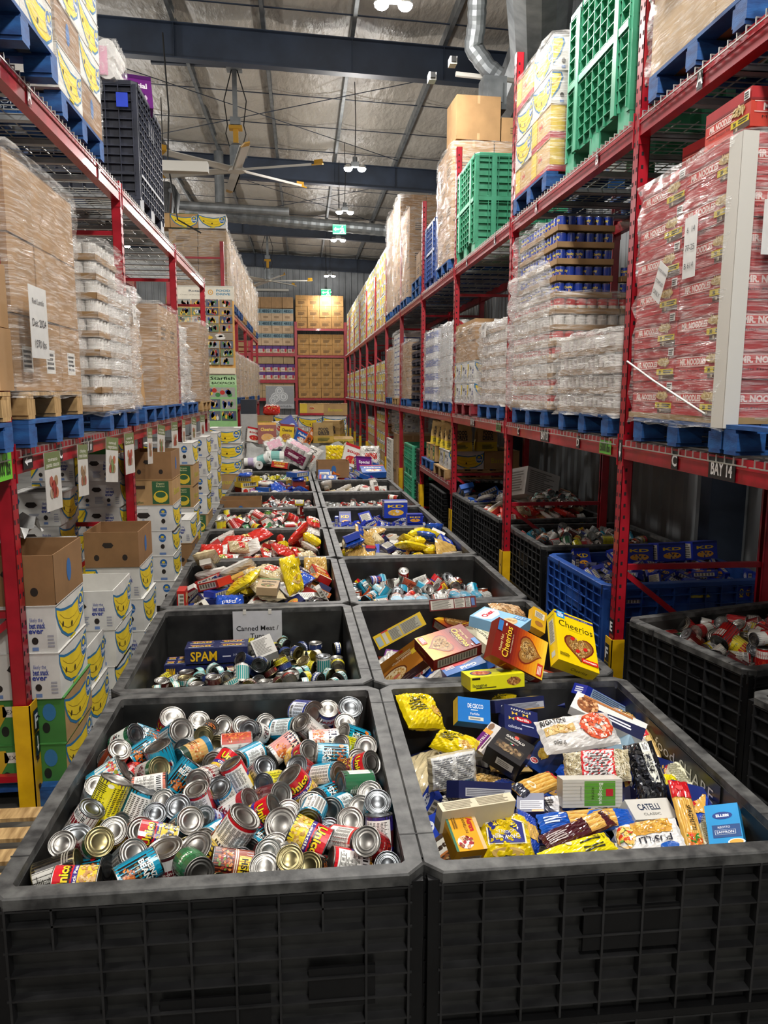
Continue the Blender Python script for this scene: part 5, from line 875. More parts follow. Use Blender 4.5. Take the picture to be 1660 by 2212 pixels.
bagprod('fusilli', 'pasta_bag', 'white fusilli bag with clear window lying upside down', 'd9d7d4', lambda s: (s.up().R(.12, .04, .72, .5, 'c8953a').D(.42, .26, s.w*.3, s.h*.2, 80, .010, ['d8a848', 'e6bc60', 'b07c28', 'c8922e'], asp=.45).T(.42, .66, s.h*.16, 'FUSILLI', '1a1c2a', w=s.w*.5, bold=.02).E(.85, .45, s.w*.14, s.h*.35, 'e0c088').D(.85, .45, s.w*.13, s.h*.32, 40, .009, ['e8c868', 'c83a20', '5a8a30', 'e0a850']).E(.25, .88, s.w*.14, s.h*.1, '1a58b0').R(0, .5, .02, .5, 'ffffff')))
bagprod('yelspag', 'spaghetti_packet', 'yellow spaghetti packet lying along the front rim', 'e0d010', lambda s: (s.up().N(.55, .15, .9, .4, 2, '2a2a10').T(.85, .75, s.h*.22, '900 g', '3a3a10', w=s.w*.14).E(.42, .8, s.w*.04, s.h*.14, 'e8e0c0').R(.55, .6, .85, .68, '1c1c10')))
def _mp(s): s.up().R(.62, .05, .85, .95, 'c89a58'); spag(s, .63, .1, .84, .9, n=9, vert=False); s.up().N(.05, .2, .35, .7, 5, 'b8a8a8')
bagprod('marspag', 'spaghetti_packet', 'maroon spaghetti packet with clear window', '45121c', _mp)
def _bp(s): s.up().R(.3, .05, .8, .95, 'd8b068'); spag(s, .3, .08, .8, .92, n=12, vert=False); s.up().E(.62, .55, s.w*.12, s.h*.3, '1858b0').up().T(.62, .55, s.h*.25, 'ITALPASTA', 'f2f4f8', w=s.w*.2).N(.05, .3, .22, .7, 3, 'd0e0f4')
bagprod('bluspag', 'spaghetti_packet', 'blue spaghetti packet with clear middle', '1454b4', _bp)
bagprod('chowbag', 'noodle_bag', 'yellow chow mein noodle bag with navy shield, upside down', 'e0c414', lambda s: (s.up().P([(.15, .35), (.5, .12), (.85, .35), (.85, .8), (.15, .8)], 'e8e4d0').up().P([(.18, .37), (.5, .16), (.82, .37), (.82, .78), (.18, .78)], '232a78').up().T(.5, .66, s.h*.07, 'CHOW MEIN', 'f2f0e6', w=s.w*.5, bold=.02).T(.5, .55, s.h*.06, 'NOODLES', 'f2f0e6', w=s.w*.36).T(.5, .38, s.h*.14, 'Farkay', 'e8c818', w=s.w*.45, bold=.03).R(.2, .0, .8, .1, 'd8b878').E(.5, .93, s.w*.3, s.h*.08, 'd0ac60')))
bagprod('nutribag', 'noodle_bag', 'clear bag of straight noodles with white text panel', 'b5a888', lambda s: (s.up().R(.06, .1, .97, .97, 'd8d8d4').up().N(.1, .15, .5, .92, 14, '7a7c80').N(.55, .3, .92, .92, 11, '7a7c80').R(.7, .12, .92, .26, '5a7a98')))
def _gs(s): spag(s, .15, .05, .98, .95, n=14, vert=False); s.up().R(.0, .05, .14, .95, '1a1e30').E(.3, .5, s.w*.06, s.h*.25, 'e8e0c8').R(.86, .05, .92, .95, 'b82a2a')
bagprod('goldspag', 'spaghetti_packet', 'clear spaghetti packet with dark blue end lying across boxes', 'cf9e44', _gs)
def _pn(s): s.up().D(.5, .55, s.w*.4, s.h*.32, 90, .014, ['d8b070', 'c0924c', 'e8c888', 'a87a3a'], asp=.25).up().D(.5, .12, s.w*.35, s.h*.07, 30, .006, ['14141a', 'e0e0e0']).R(0, .9, 1, 1, '1a1a1c')
bagprod('pennebag', 'pasta_bag', 'clear bag of penne with black top', 'a98a58', _pn)
bagprod('rednoodle', 'noodle_bag', 'red topped noodle packet with white label', 'c8a868', lambda s: (s.up().R(0, .7, 1, 1, 'c0202c').R(.2, .35, .85, .85, 'ece6e4').up().N(.25, .4, .8, .8, 6, '8a3038')))
bagprod('redblue', 'pasta_bag', 'blue and red spaghettini bag at the end of the bin', '2348b0', lambda s: (s.up().R(.0, .3, .5, .7, 'b01c2c').R(.55, .2, .95, .9, 'd0a048').T(.2, .5, s.w*.2, 'spaghettini', 'f0f0f4', w=s.h*.5, rot=1.57)))
bagprod('whitered', 'noodle_bag', 'small white and red noodle cup packet', 'd6d2d0', lambda s: (s.up().R(0, .0, .3, 1, 'c03028').N(.4, .3, .9, .7, 3, '55504e')))
bagprod('navybluebag', 'pasta_bag', 'dark blue pasta bag tucked between packets', '1c40a0', lambda s: (s.up().R(.2, .2, .8, .6, 'c8a050')))
bagprod('peachbag', 'bread_bag', 'clear plastic bag of pale buns', 'c9a070', lambda s: (s.up().D(.5, .5, s.w*.42, s.h*.4, 30, .02, ['d8b488', 'c09468', 'e0c098'])))
bagprod('GB1', 'pasta_bag', 'clear pasta bag', 'c9a55c', lambda s: (s.up().D(.5, .5, s.w*.38, s.h*.38, 50, .012, ['d8b070', 'b88a40', 'e8c888'], asp=.4).R(.1, .75, .9, .95, '1c3a90')))
bagprod('GB2', 'noodle_bag', 'yellow noodle bag', 'e0c616', lambda s: (s.up().T(.5, .7, s.h*.12, 'noodles', '3a3a10', w=s.w*.5).D(.5, .35, s.w*.25, s.h*.15, 16, .012, ['e8c878', 'c89a48'])))
bagprod('GB3', 'snack_bag', 'red ramen noodle packet', 'c0281e', lambda s: (s.up().R(.1, .55, .9, .85, 'f0ece4').up().T(.5, .7, s.h*.12, 'Ichiban', 'b01c1c', w=s.w*.6, bold=.03).D(.5, .3, s.w*.3, s.h*.15, 20, .012, ['e8c878', 'd88a38', '6a9a30'])))
bagprod('GB4', 'snack_bag', 'blue pasta bag', '1c4cb0', lambda s: (s.up().R(.15, .15, .85, .5, 'd0a050').T(.5, .75, s.h*.12, 'pasta', 'f0f0f4', w=s.w*.5)))
bagprod('GB5', 'cracker_bag', 'clear bag of pale noodles', 'd2c29a', lambda s: (s.up().D(.5, .5, s.w*.4, s.h*.4, 70, .016, ['e0d4b0', 'c4b488', 'ece2c4'], asp=.2).R(.25, .4, .75, .7, 'c83028')))
bagprod('GB6', 'flour_bag', 'white paper food bag', 'd4d0c8', lambda s: (s.up().R(.2, .3, .8, .6, 'b83a30').N(.2, .7, .8, .85, 2, '4a4a4a')))
bagprod('GB7', 'food_pouch', 'black and gold food pouch', '1a1614', lambda s: (s.up().R(.15, .2, .85, .5, 'c09a40').T(.5, .7, s.h*.12, 'RICE', 'e0c878', w=s.w*.4)))
def product(k, w, h, d, loc, q, label, group=None, seed=0):
    nm, cat, text, base, typ, fn = PROD[k]
    me = boxmesh(k, w, h, d) if typ == 'box' else bagmesh(k, w, h, d, seed)
    o = link(nm, me, None, loc, q=q); tag(o, label, cat, group); return o
# ---------------------------------------------------------------- the building
XL, XR, YB, YF = -9.0, 4.35, -6.0, 38.2
def zc(x): return 8.62-.038*x
MT['wall'] = mat('corrugated_wall_paint', rough=.45, noise=('7c7f81', '989b9d'), nsc=1.2)
MT['insul'] = mat('white_roof_insulation', rough=.42, noise=('a9a398', 'b7b1a6'), nsc=.8, bump=.8, bscale=3.2, dist=.05, stretch=(2.2, .8, 1))
m = M(); m.box(XL, YB, -.1, XR, YF, 0); struct(m.obj('floor', ['floor']))
def corr(name, along, a0, a1, fixed, h0, h1, sgn):
    """ribbed sheet wall: flat pans with raised ribs every 0.3 m"""
    m = M(); a = a0; pts = []
    while a < a1: pts += [(a, 0), (a+.19, 0), (a+.215, .035), (a+.275, .035)]; a += .30
    pts.append((a1, 0))
    for (p, d), (q, e) in zip(pts, pts[1:]):
        if along == 'y': x0, x1 = fixed-sgn*d, fixed-sgn*e; Q = [(x0, p, h0), (x1, q, h0), (x1, q, h1), (x0, p, h1)]
        else: y0, y1 = fixed-sgn*d, fixed-sgn*e; Q = [(p, y0, h0), (q, y1, h0), (q, y1, h1), (p, y0, h1)]
        m.quad(*Q)
    return struct(m.obj(name, ['wall']))
corr('wall_right', 'y', YB, YF, XR, 0, zc(XR)+.1, 1)
corr('wall_back', 'x', XL, XR, YF, 0, zc(XL)+.2, 1)
corr('wall_left', 'y', YB, YF, XL, 0, zc(XL)+.1, -1)
corr('wall_front', 'x', XL, XR, YB, 0, zc(XL)+.2, -1)
# roof: insulation blankets sagging between the purlins and the straps
PUR = [-.6+1.56*i for i in range(-6, 4)]
PX = [-8.4, -6.84, -5.28, -3.72, -2.14, -.6, .95, 2.6, 4.1]
m = M(); xs = []; e = [XL]+PX+[XR]
for a, b in zip(e, e[1:]):
    n = 5 if b-a > 1 else 2
    xs += [(a+(b-a)*i/n, math.sin(math.pi*i/n)) for i in range(n)]
xs.append((XR, 0)); ys = []; y = YB
while y < YF: ys.append(y); y += .38
ys.append(YF)
def zr(x, s, y): return zc(x)-.10*s*(.45+.55*abs(math.sin(math.pi*y/1.9)))-.012*math.sin(x*9+y*5)*math.sin(y*7)
g = [[(x, y, zr(x, s, y)) for x, s in xs] for y in ys]
base = len(m.v)
for r in g: m.v += r
W_ = len(xs)
for j in range(len(ys)-1):
    for i in range(W_-1): a = j*W_+i; m.f.append((a, a+W_, a+W_+1, a+1)); m.c.append(None); m.m.append(0)
ceil = struct(m.obj('ceiling', ['insul'], smooth=True))
def sec_purlin():
    m = M(); L = YF-YB
    m.box(-.035, 0, -.2, .035, L, -.194); m.box(-.035, 0, -.2, -.029, L, 0); m.box(-.035, 0, -.006, .035, L, 0); m.box(.031, 0, -.2, .035, L, -.18); return m.mesh('purlin', ['galv'])
pm = sec_purlin()
for i, x in enumerate(PX): struct(link('trim_%d' % (i+1), pm, None, (x, YB, zc(x))))
ms = M(); ms.box(-.025, 0, 0, .025, 1, .01); ms = None
k = 10
y = YB+1.0; straps = []
while y < YF: straps.append(y); y += 1.9
for y in straps:
    m = M(); m.bar((XL, y, zc(XL)-.13), (XR, y, zc(XR)-.13), .035, .012); struct(m.obj('trim_%d' % k, ['steel'])); k += 1
RAFT = [-.49, 7.13, 14.75, 22.3, 29.9, 37.5]
for y in RAFT:
    m = M(); X = Matrix.Translation((0, y, 0)); zz = lambda x, o: zc(x)-.2-o
    def slab(o0, o1, wy):
        P = []
        for x in (XL, XR):
            P += [(x, y-wy, zz(x, o1)), (x, y+wy, zz(x, o1)), (x, y+wy, zz(x, o0)), (x, y-wy, zz(x, o0))]
        a = P
        m.quad(a[0], a[4], a[7], a[3]); m.quad(a[1], a[2], a[6], a[5]); m.quad(a[0], a[1], a[5], a[4]); m.quad(a[3], a[7], a[6], a[2])
    slab(0, .015, .1); slab(.015, .56, .006); slab(.56, .58, .1)
    for x in [-7, -4.4, -2.14, .95, 2.6]: m.box(x-.004, y-.09, zz(x, .56), x+.004, y+.09, zz(x, .015))
    struct(m.obj('trim_%d' % k, ['steel'])); k += 1
    m = M(); m.box(XR-.42, y-.1, 0, XR-.06, y+.1, zz(XR, .3)); struct(m.obj('trim_%d' % k, ['steel'])); k += 1
for a, b in (((-4.4, 16), (2.6, 21.5)), ((2.6, 16), (-4.4, 21.5)), ((-2.1, 24), (2.6, 29)), ((2.6, 24), (-2.1, 29))):
    m = M(); m.tube([(a[0], a[1], zc(a[0])-.24), (b[0], b[1], zc(b[0])-.24)], .009, 6); tag(m.obj('tie_rod', ['steel']), 'thin diagonal roof tie rod from %s side, %s bay' % ('left' if a[0] < 0 else 'right', 'nearer' if a[1] < 20 else 'farther'), 'rod')
# ---------------------------------------------------------------- lamps (each carries its own light)
def lamp_parts():
    h = M(); h.cbox(0, 0, .05, .16, .12, .09); h.cbox(0, 0, .015, .44, .07, .03); h.tube([(0, 0, .09), (0, 0, .2)], .05, 10); hm = h.mesh('high_bay_lamp', ['galv'])
    c = M(); c.lathe([(.001, 0), (.05, .0), (.085, -.05), (.09, -.07)], n=14); c.lathe([(.088, -.068), (.08, -.1), (.055, -.122), (.001, -.13)], n=14, mi=1)
    return hm, c.mesh('lamp_head', ['white', 'lamp'])
LHM, LHD = lamp_parts()
def add_lamp(x, y, lab_, w=LAMP_W, z=LAMP_Z):
    o = link('high_bay_lamp', LHM, None, (x, y, z)); tag(o, lab_, 'lamp', 'high bay lamps')
    for s in (-1, 1): link('lamp_head', LHD, o, (.14*s, 0, .05))
    m = M(); m.tube([(0, 0, .2), (.02, 0, .9), (0, .0, zc(x)-.2-z)], .009, 6); m.obj('cable', ['cable'], o)
    L = bpy.data.lights.new('lamp_light', 'AREA'); L.shape = 'RECTANGLE'; L.size = .42; L.size_y = .16; L.energy = w; L.color = (1, .97, .92); L.spread = math.radians(170)
    l = bpy.data.objects.new('lamp_light', L); COL.objects.link(l); l.parent = o; l.location = (0, 0, -.10)
    L2 = bpy.data.lights.new('lamp_spill', 'POINT'); L2.energy = w*1.5; L2.shadow_soft_size = .16; L2.color = (1, .96, .92)
    l2 = bpy.data.objects.new('lamp_spill', L2); COL.objects.link(l2); l2.parent = o; l2.location = (0, 0, -.3)
for i, y in enumerate(LAMPS_MAIN): add_lamp(1.12, y, 'twin headed high bay lamp, %s along the aisle roof line' % nth(i), w=LAMP_W*(1 if y < 15 else .65 if y < 36 else .3))
for i, y in enumerate(LAMPS_SIDE): add_lamp(-5.6, y, 'twin headed high bay lamp over the neighbouring aisle, %s of its line' % nth(i))
# exit signs under the lamps
for i, (x, y, z) in enumerate([(1.05, 22.0, 6.6), (1.05, 34.6, 6.45)]):
    m = M(); s = .26 if i == 0 else .3
    m.cbox(0, 0, 0, s*1.4, .05, s*.95); o = m.obj('exit_sign', ['exit'], None, (x, y, z)); tag(o, '%s green running man exit sign hanging over the aisle' % ('nearer' if i == 0 else 'farther'), 'exit sign')
    sh = Sheet(s*1.4, s*.95); sh.up().P([(.08, .5), (.24, .72), (.24, .58), (.46, .58), (.46, .42), (.24, .42), (.24, .28)], None).E(.72, .78, s*.07, s*.07, None).P([(.62, .66), (.8, .62), (.84, .3), (.9, .12), (.8, .12), (.72, .34), (.6, .12), (.52, .16), (.66, .42), (.64, .52), (.52, .46), (.5, .54)], None).R(.03, .04, .97, .08, None).R(.03, .92, .97, .96, None)
    mm = M(); sh.emit(mm, face_map((-s*.7, -.026, -s*.475), (1, 0, 0), (0, 0, 1)), eps=.002); mm.obj('pictogram', ['exitw'], o)
    mm = M(); mm.tube([(0, 0, s*.47), (0, 0, zc(x)-.2-z)], .008, 6); mm.obj('rod', ['cable'], o)
# ---------------------------------------------------------------- fans, ducts, heater
def fan(x, y, z, rot, lab_):
    m = M(); m.lathe([(.001, -.03), (.17, -.03), (.19, 0), (.17, .04), (.001, .04)], n=20); o = m.obj('ceiling_fan', ['white'], None, (x, y, z)); tag(o, lab_, 'fan', 'ceiling fans')
    b = M(); n = 8
    b.v += []
    for s0, s1, r0, r1 in ((.15, 1.62, 0, 0),):
        b.box(s0, -.095, -.008, s1, .095, .012)
        b.box(s0, -.095, -.008, s1, -.07, .035)
    bm_ = b.mesh('blade', ['white']); t = M(); t.prism([(1.62, -.08), (1.82, -.03), (1.82, .07), (1.62, .08)], -.01, .016); t.quad((1.62, .07, 0), (1.62, .1, .09), (1.8, .08, .1), (1.82, .06, 0)); tm = t.mesh('blade_tip', ['fanyellow'])
    for i in range(6):
        bl = link('blade', bm_, o); bl.rotation_euler = (math.radians(16), 0, rot+i*math.pi/3); link('blade_tip', tm, bl)
    d = M(); d.cbox(0, 0, .42, .1, .07, .72); d.cbox(0, 0, .80, .26, .2, .06); d.obj('motor_bracket', ['fanyellow'], o)
    d = M(); d.lathe([(.001, .06), (.12, .06), (.13, .1), (.13, .45), (.09, .5), (.001, .5)], n=14); d.cbox(.16, 0, .35, .1, .12, .2); d.obj('motor', ['galv'], o)
    d = M(); top = zc(x)-.15-z; d.cbox(0, 0, (.83+top)/2, .09, .09, top-.83); d.cbox(0, 0, .92, .2, .16, .14); d.cbox(0, 0, top, .3, .3, .04); d.obj('down_rod', ['galv'], o)
    d = M()
    for s in (-1, 1): d.tube([(s*.05, 0, top), (s*.22, .05, top*.7), (s*.16, 0, top*.45), (s*.2, .03, .7), (s*.1, 0, .35)], .012, 6)
    d.obj('cable', ['cable'], o)
    m = M(); m.box(-1.6, -.05, -.1, 1.6, .05, 0)
    tag(m.obj('fan_mount_beam', ['steel'], None, (x, y, z+top+.13)), 'dark blue cross channel holding %s' % ('the nearer ceiling fan' if y < 20 else 'the farther ceiling fan'), 'mounting beam')
fan(-1.27, 16.6, 6.62, math.radians(-20), 'six bladed white ceiling fan with yellow tips, nearer one')
fan(-1.36, 32.7, 6.65, math.radians(-8), 'six bladed white ceiling fan with yellow tips, farther one')
def duct(name, pts, r, lab_, ribs=0, parent=None):
    m = M()
    if ribs:
        P = []; R_ = []
        for a, b in zip(pts, pts[1:]):
            a, b = Vector(a), Vector(b); n = max(2, int((b-a).length/ribs))
            for i in range(n): P.append(a+(b-a)*i/n); R_.append(r*(1 if i % 2 else .93))
        P.append(Vector(pts[-1])); R_.append(r); m.tube(P, R_, 14)
    else: m.tube(pts, r, 14)
    return tag(m.obj(name, ['galv'], smooth=False), lab_, 'duct')
duct('spiral_duct', [(-3.2, 23.0, 7.15), (3.2, 23.0, 6.75)], .17, 'long galvanised spiral duct crossing above the aisle', ribs=.12)
duct('straight_duct', [(-3.4, 21.2, 6.95), (-.3, 21.2, 6.85)], .11, 'shorter smooth galvanised duct pipe over the left shelves')
duct('round_duct', [(2.5, 8.6, 7.2), (3.4, 11.5, 7.05), (3.7, 14.0, 7.1)], .42, 'large round galvanised duct in the upper roof corner by the wall')
duct('flexible_duct', [(2.3, 10.6, 7.5), (2.36, 10.9, 7.05), (2.34, 11, 6.8), (2.55, 11, 6.55), (2.7, 11, 6.45)], .13, 'crinkled flexible duct beneath the roof near the lamp', ribs=.06)
duct('flue_pipe', [(-2.15, 22, 7.2), (-2.15, 22, 8.5)], .13, 'vertical flue pipe behind the nearer fan')
m = M(); m.cbox(0, 0, 0, .32, .3, .42); m.cbox(0, -.16, 0, .2, .02, .25); tag(m.obj('junction_box', ['galv'], None, (2.62, 11, 6.2)), 'grey metal box hanging below the rafter beside the wall', 'box')
m = M(); m.tube([(2.13, 11.1, 6.5), (4.2, 11.3, 6.45)], .035, 8); tag(m.obj('white_pipe', ['white']), 'white pipe running to the wall under the roof', 'pipe')
m = M(); m.tube([(4.2, 6, 6.2), (4.2, 12, 6.35), (4.2, 14, 6.9)], .03, 8); tag(m.obj('conduit', ['galv']), 'thin grey conduit along the top of the wall', 'pipe')
for i, (x, y) in enumerate([(1.62, 10.0), (1.95, 10.4)]):
    m = M(); m.cbox(0, 0, 0, .09, .14, .09); m.cbox(0, -.09, 0, .06, .04, .06, mi=1); tag(m.obj('camera_unit', ['white', 'cable'], None, (x, y, 6.02+.35*(x > 1.8))), 'small white security camera under the roof, %s one' % ('nearer' if i == 0 else 'farther'), 'camera')
    m = None
# tube heater beside the fan
m = M()
prof = [(-.32, -.16), (-.2, .06), (-.08, .12), (.08, .12), (.2, .06), (.32, -.16)]
for (a, b), (c_, d_) in zip(prof, prof[1:]): m.quad((a, 0, b), (c_, 0, d_), (c_, 2.9, d_), (a, 2.9, b)); m.quad((a, 0, b-.012), (a, 2.9, b-.012), (c_, 2.9, d_-.012), (c_, 0, d_-.012))
o = m.obj('radiant_heater', ['galv'], None, (-2.9, 17.8, 6.55), rot=(0, 0, .18)); tag(o, 'long galvanised radiant heater hood hanging over the left shelves', 'heater')
m = M()
for s in (-.12, .12): m.tube([(s, .05, -.05), (s, 2.85, -.05)], .05, 8)
m.obj('heater_tube', ['tindark'], o)
m = M(); m.tube([(0, .3, .12), (0, .3, 1.9)], .01, 6); m.tube([(0, 2.6, .12), (0, 2.6, 1.9)], .01, 6); m.obj('hanger', ['cable'], o)
m = M(); m.cbox(0, 0, 0, 3.4, .18, .16); tag(m.obj('cable_tray', ['white'], None, (-3.2, 13.6, 5.85)), 'pale horizontal light fitting behind the nearer fan', 'fitting')
m = M(); m.tube([(0, 0, 0), (.05, 0, -1.2), (0, 0, -2.0), (.12, .05, -2.9), (.5, .1, -3.1)], .014, 6); tag(m.obj('hanging_cable', ['cable'], None, (-2.2, 13.9, 8.0)), 'black cable hanging down beside the left shelves', 'cable')
# ---------------------------------------------------------------- pallet racks
HB, HT = 1.87, 3.80      # beam centre heights
def letters(s, text, col, parent, w, h, loc, rot, name='location_label', bg='14161a', arrow=None):
    m = M(); m.cbox(0, 0, 0, w, h, .002, col=bg); sh = Sheet(w, h)
    if arrow:
        sh.P([(.5, .12), (.2, .42), (.4, .42), (.4, .85), (.6, .85), (.6, .42), (.8, .42)] if arrow == 'd' else [(.12, .5), (.42, .8), (.42, .6), (.88, .6), (.88, .4), (.42, .4), (.42, .2)], col)
    if text: sh.T(.5, .5, h*.62, text, col, w=(w*.8 if len(text) > 1 else None), bold=.03)
    sh.emit(m, face_map((-w/2, -h/2, .0012), (1, 0, 0), (0, 1, 0)), eps=.0005)
    return m.obj(name, ['print'], parent, loc, rot)
def post_mesh(H, holes=True, sgn=1):
    m = M()
    # open C section, 80 wide along y, 70 deep along x
    m.box(-.0, -.04, 0, .004, .04, H); m.box(0, -.04, 0, .07, -.036, H); m.box(0, .036, 0, .07, .04, H); m.box(.066, -.04, 0, .07, -.02, H); m.box(.066, .02, 0, .07, .04, H)
    if holes:
        z = .12
        while z < H-.05:
            for y in (-.022, .022): m.box(-.001, y-.007, z, .0, y+.007, z+.024, mi=1, skip='bt')
            m.box(.02, -.0412, z+.012, .034, -.04, z+.034, mi=1, skip='bt'); z += .0508*1.5
    return m
POSTM = {}
def upright(x0, x1, y, H, lab_, near, guard=True, flip=False):
    """frame across the rack; x0 aisle side post, x1 rear post"""
    s = 1 if x1 > x0 else -1
    o = bpy.data.objects.new('rack_upright', None); COL.objects.link(o); o.location = (x0, y, 0); tag(o, lab_, 'rack frame')
    for nm, xx, rz in (('post', 0, 0 if s > 0 else math.pi), ('post', (x1-x0), math.pi if s > 0 else 0)):
        kk = (H, near)
        if kk not in POSTM: POSTM[kk] = post_mesh(H, near).mesh('post', ['red', 'hole'])
        link('post', POSTM[kk], o, (xx, 0, 0), (0, 0, rz))
    a, b = s*.07, (x1-x0)-s*.07; zs = [.2, 1.1, 2.3, 3.5, 4.7]; prev = None
    for i, z in enumerate(zs):
        if z > H-.1: break
        m = M(); m.bar((a, 0, z), (b, 0, z), .035, .035); m.obj('brace', ['red'], o)
        if i % 2 == 0 and z+.95 < H: m = M(); m.bar((b, 0, z+.12), (a, 0, z+.86), .035, .035); m.obj('brace', ['red'], o)
    if guard:
        m = M(); gx = -.018*s; hh = .62
        m.box(min(gx, gx+s*.006), -.055, 0, max(gx, gx+s*.006), .055, hh); m.box(min(gx, .07*s), -.055, 0, max(gx, .07*s), -.049, hh); m.box(min(-.1*s, .03*s), -.09, 0, max(-.1*s, .03*s), .09, .012)
        for z in (.14, .3, .46): m.box(gx-.002, -.01, z, gx+.008, .01, z+.02, mi=1)
        g = m.obj('foot_guard', ['yellow', 'hole'], o)
    return o
def beam(x, y0, y1, z, lab_, s, near=True):
    """s=+1: the load side is towards +x"""
    m = M(); m.box(min(0, s*.045), y0, z-.055, max(0, s*.045), y1, z+.06); m.box(min(s*.045, s*.065), y0, z-.055, max(s*.045, s*.065), y1, z+.03)
    m.box(min(-.004*s, 0), y0, z+.012, max(-.004*s, 0), y1, z+.02)
    for y in (y0, y1-.005): m.box(min(-.006*s, s*.05), y, z-.1, max(-.006*s, s*.05), y+.006, z+.1)
    o = m.obj('rack_beam', ['red'], None, (x, 0, 0)); tag(o, lab_, 'rack beam'); return o
_dk = {}
def deck(x0, y0, z, w, s, lab_, n=18):
    k = (round(w, 2), s, n)
    if k not in _dk:
        m = M(); D_ = 1.06
        for i in range(n):
            y = w*(i+.5)/n; a, b = (-.012*s, D_*s); m.box(min(a, b), y-.003, 0, max(a, b), y+.003, .006)
            m.box(min(a, a-.005*s), y-.003, -.035, max(a, a-.005*s), y+.003, .006)
        for j in range(9): x = s*(.06+D_*j/9); m.box(x-.003, 0, .006, x+.003, w, .012)
        for zz in (-.035,): m.box(min(-.02*s, -.014*s), 0, zz, max(-.02*s, -.014*s), w, zz+.006)
        for j in range(3): y = w*(.17+.33*j); m.box(min(.02*s, D_*s), y-.03, -.03, max(.02*s, D_*s), y+.03, -.026, mi=1); m.box(min(.02*s, D_*s), y-.03, -.03, max(.02*s, D_*s), y-.027, 0, mi=1); m.box(min(.02*s, D_*s), y+.027, -.03, max(.02*s, D_*s), y+.03, 0, mi=1)
        _dk[k] = m.mesh('wire_deck', ['wire', 'chan'])
    return tag(link('wire_deck', _dk[k], None, (x0, y0, z)), lab_, 'shelf deck')
RX, RXB, LX, LXB = 2.02, 3.10, -1.45, -2.53
RP = [1.85, 4.74, 7.58, 10.4, 13.3, 16.2, 19.1, 22.0, 25.0, 28.0, 31.0, 34.0, 36.9]
LP = [1.3, 4.0, 6.74, 9.45, 12.15]
LP2 = [15.3, 18.1, 20.8, 23.4, 26.0]
def rack(posts, x, xb, side, H, tops):
    s = 1 if xb > x else -1
    for i, y in enumerate(posts):
        upright(x, xb, y, H, 'red perforated rack frame, %s from the near end of the %s' % (nth(i), side), near=y < 14, guard=y > 2)
    for i, (a, b) in enumerate(zip(posts, posts[1:])):
        for z, nm in ((HB, 'lower'), (HT, 'upper')):
            beam(x, a+.04, b-.04, z, 'red front beam, %s level, %s bay of the %s' % (nm, nth(i), side), s)
            beam(xb, a+.04, b-.04, z, 'red rear beam, %s level, %s bay of the %s' % (nm, nth(i), side), -s)
            w = (b-a-.1)/2
            for j in range(2): deck(x, a+.05+j*w, z+.062, w-.02, s, 'galvanised wire deck, %s level, %s bay of the %s, %s half' % (nm, nth(i), side, 'near' if j == 0 else 'far'), n=18 if a < 10 else 9)
rack(RP, RX, RXB, 'right hand rack', 5.35, 1)
rack(LP, LX, LXB, 'left hand rack', 3.9, 0)
rack(LP2, LX, LXB, 'second left rack', 5.0, 0)
def find(label): return bpy.data.objects[LABELS[label][0]]
RZR = (math.pi/2, 0, -math.pi/2)      # faces -x
RZL = (math.pi/2, 0, math.pi/2)       # faces +x
def rl(text, y, z, w, h, bay, lvl, **k): letters(None, text, k.get('col', 'f2f2f2'), find('red front beam, %s level, %s bay of the right hand rack' % (lvl, nth(bay))), w, h, (-.0075, y, z), RZR, bg=k.get('bg', '14161a'), arrow=k.get('arrow'))
def ll(text, y, z, w, h, bay, lvl, **k): letters(None, text, k.get('col', 'f2f2f2'), find('red front beam, %s level, %s bay of the left hand rack' % (lvl, nth(bay))), w, h, (.0075, y, z), RZL, bg=k.get('bg', '14161a'), arrow=k.get('arrow'))
rl('A', 3.98, HT, .055, .10, 0, 'upper'); rl('B', 5.36, HT, .055, .10, 1, 'upper', bg='7c0f1c'); rl('A', 6.75, HT, .055, .1, 1, 'upper', bg='7c0f1c'); rl('B', 8.2, HT, .055, .1, 2, 'upper'); rl('A', 9.6, HT, .055, .1, 2, 'upper')
rl('C', 4.0, HB, .07, .10, 0, 'lower'); rl('BAY 14', 3.52, HB, .24, .105, 0, 'lower'); rl('5000 lbs', 4.98, HB, .2, .09, 1, 'lower', bg='5fae3a', col='20341a'); rl('D', 5.5, HB, .06, .09, 1, 'lower'); rl('BAY 13', 6.3, HB, .22, .095, 1, 'lower'); rl('C', 7.1, HB, .06, .09, 1, 'lower')
rl('5000 lbs', 7.85, HB, .2, .09, 2, 'lower', bg='5f8a4a', col='20341a'); rl('BAY 12', 9.1, HB, .22, .095, 2, 'lower')
ll('A', 4.6, HT, .06, .1, 1, 'upper', bg='6c0e1a'); ll('B', 6.05, HT, .06, .1, 1, 'upper', bg='6c0e1a')
ll('BAY 17', 5.35, HB, .24, .10, 1, 'lower'); ll('C', 4.75, HB, .08, .1, 1, 'lower'); ll('', 4.2, HB, .14, .08, 1, 'lower', arrow='l'); ll('5000 lbs', 3.86, HB, .22, .13, 0, 'lower', bg='6cc23a', col='18280f')
for lb, x, rz in (('red perforated rack frame, second from the near end of the left hand rack', .026, RZL), ('red perforated rack frame, second from the near end of the right hand rack', -.026, RZR)):
    p = find(lb); letters(None, 'F', 'f2f2f2', p, .06, .12, (x, 0, .52), rz); letters(None, '', 'f2f2f2', p, .06, .12, (x, 0, .39), rz, arrow='d')
p = find('red perforated rack frame, second from the near end of the right hand rack'); letters(None, 'E', 'f2f2f2', p, .06, .1, (-.0035, 0, .7), RZR); letters(None, '', 'f2f2f2', p, .05, .13, (-.0035, 0, 1.87), RZR, arrow='d')
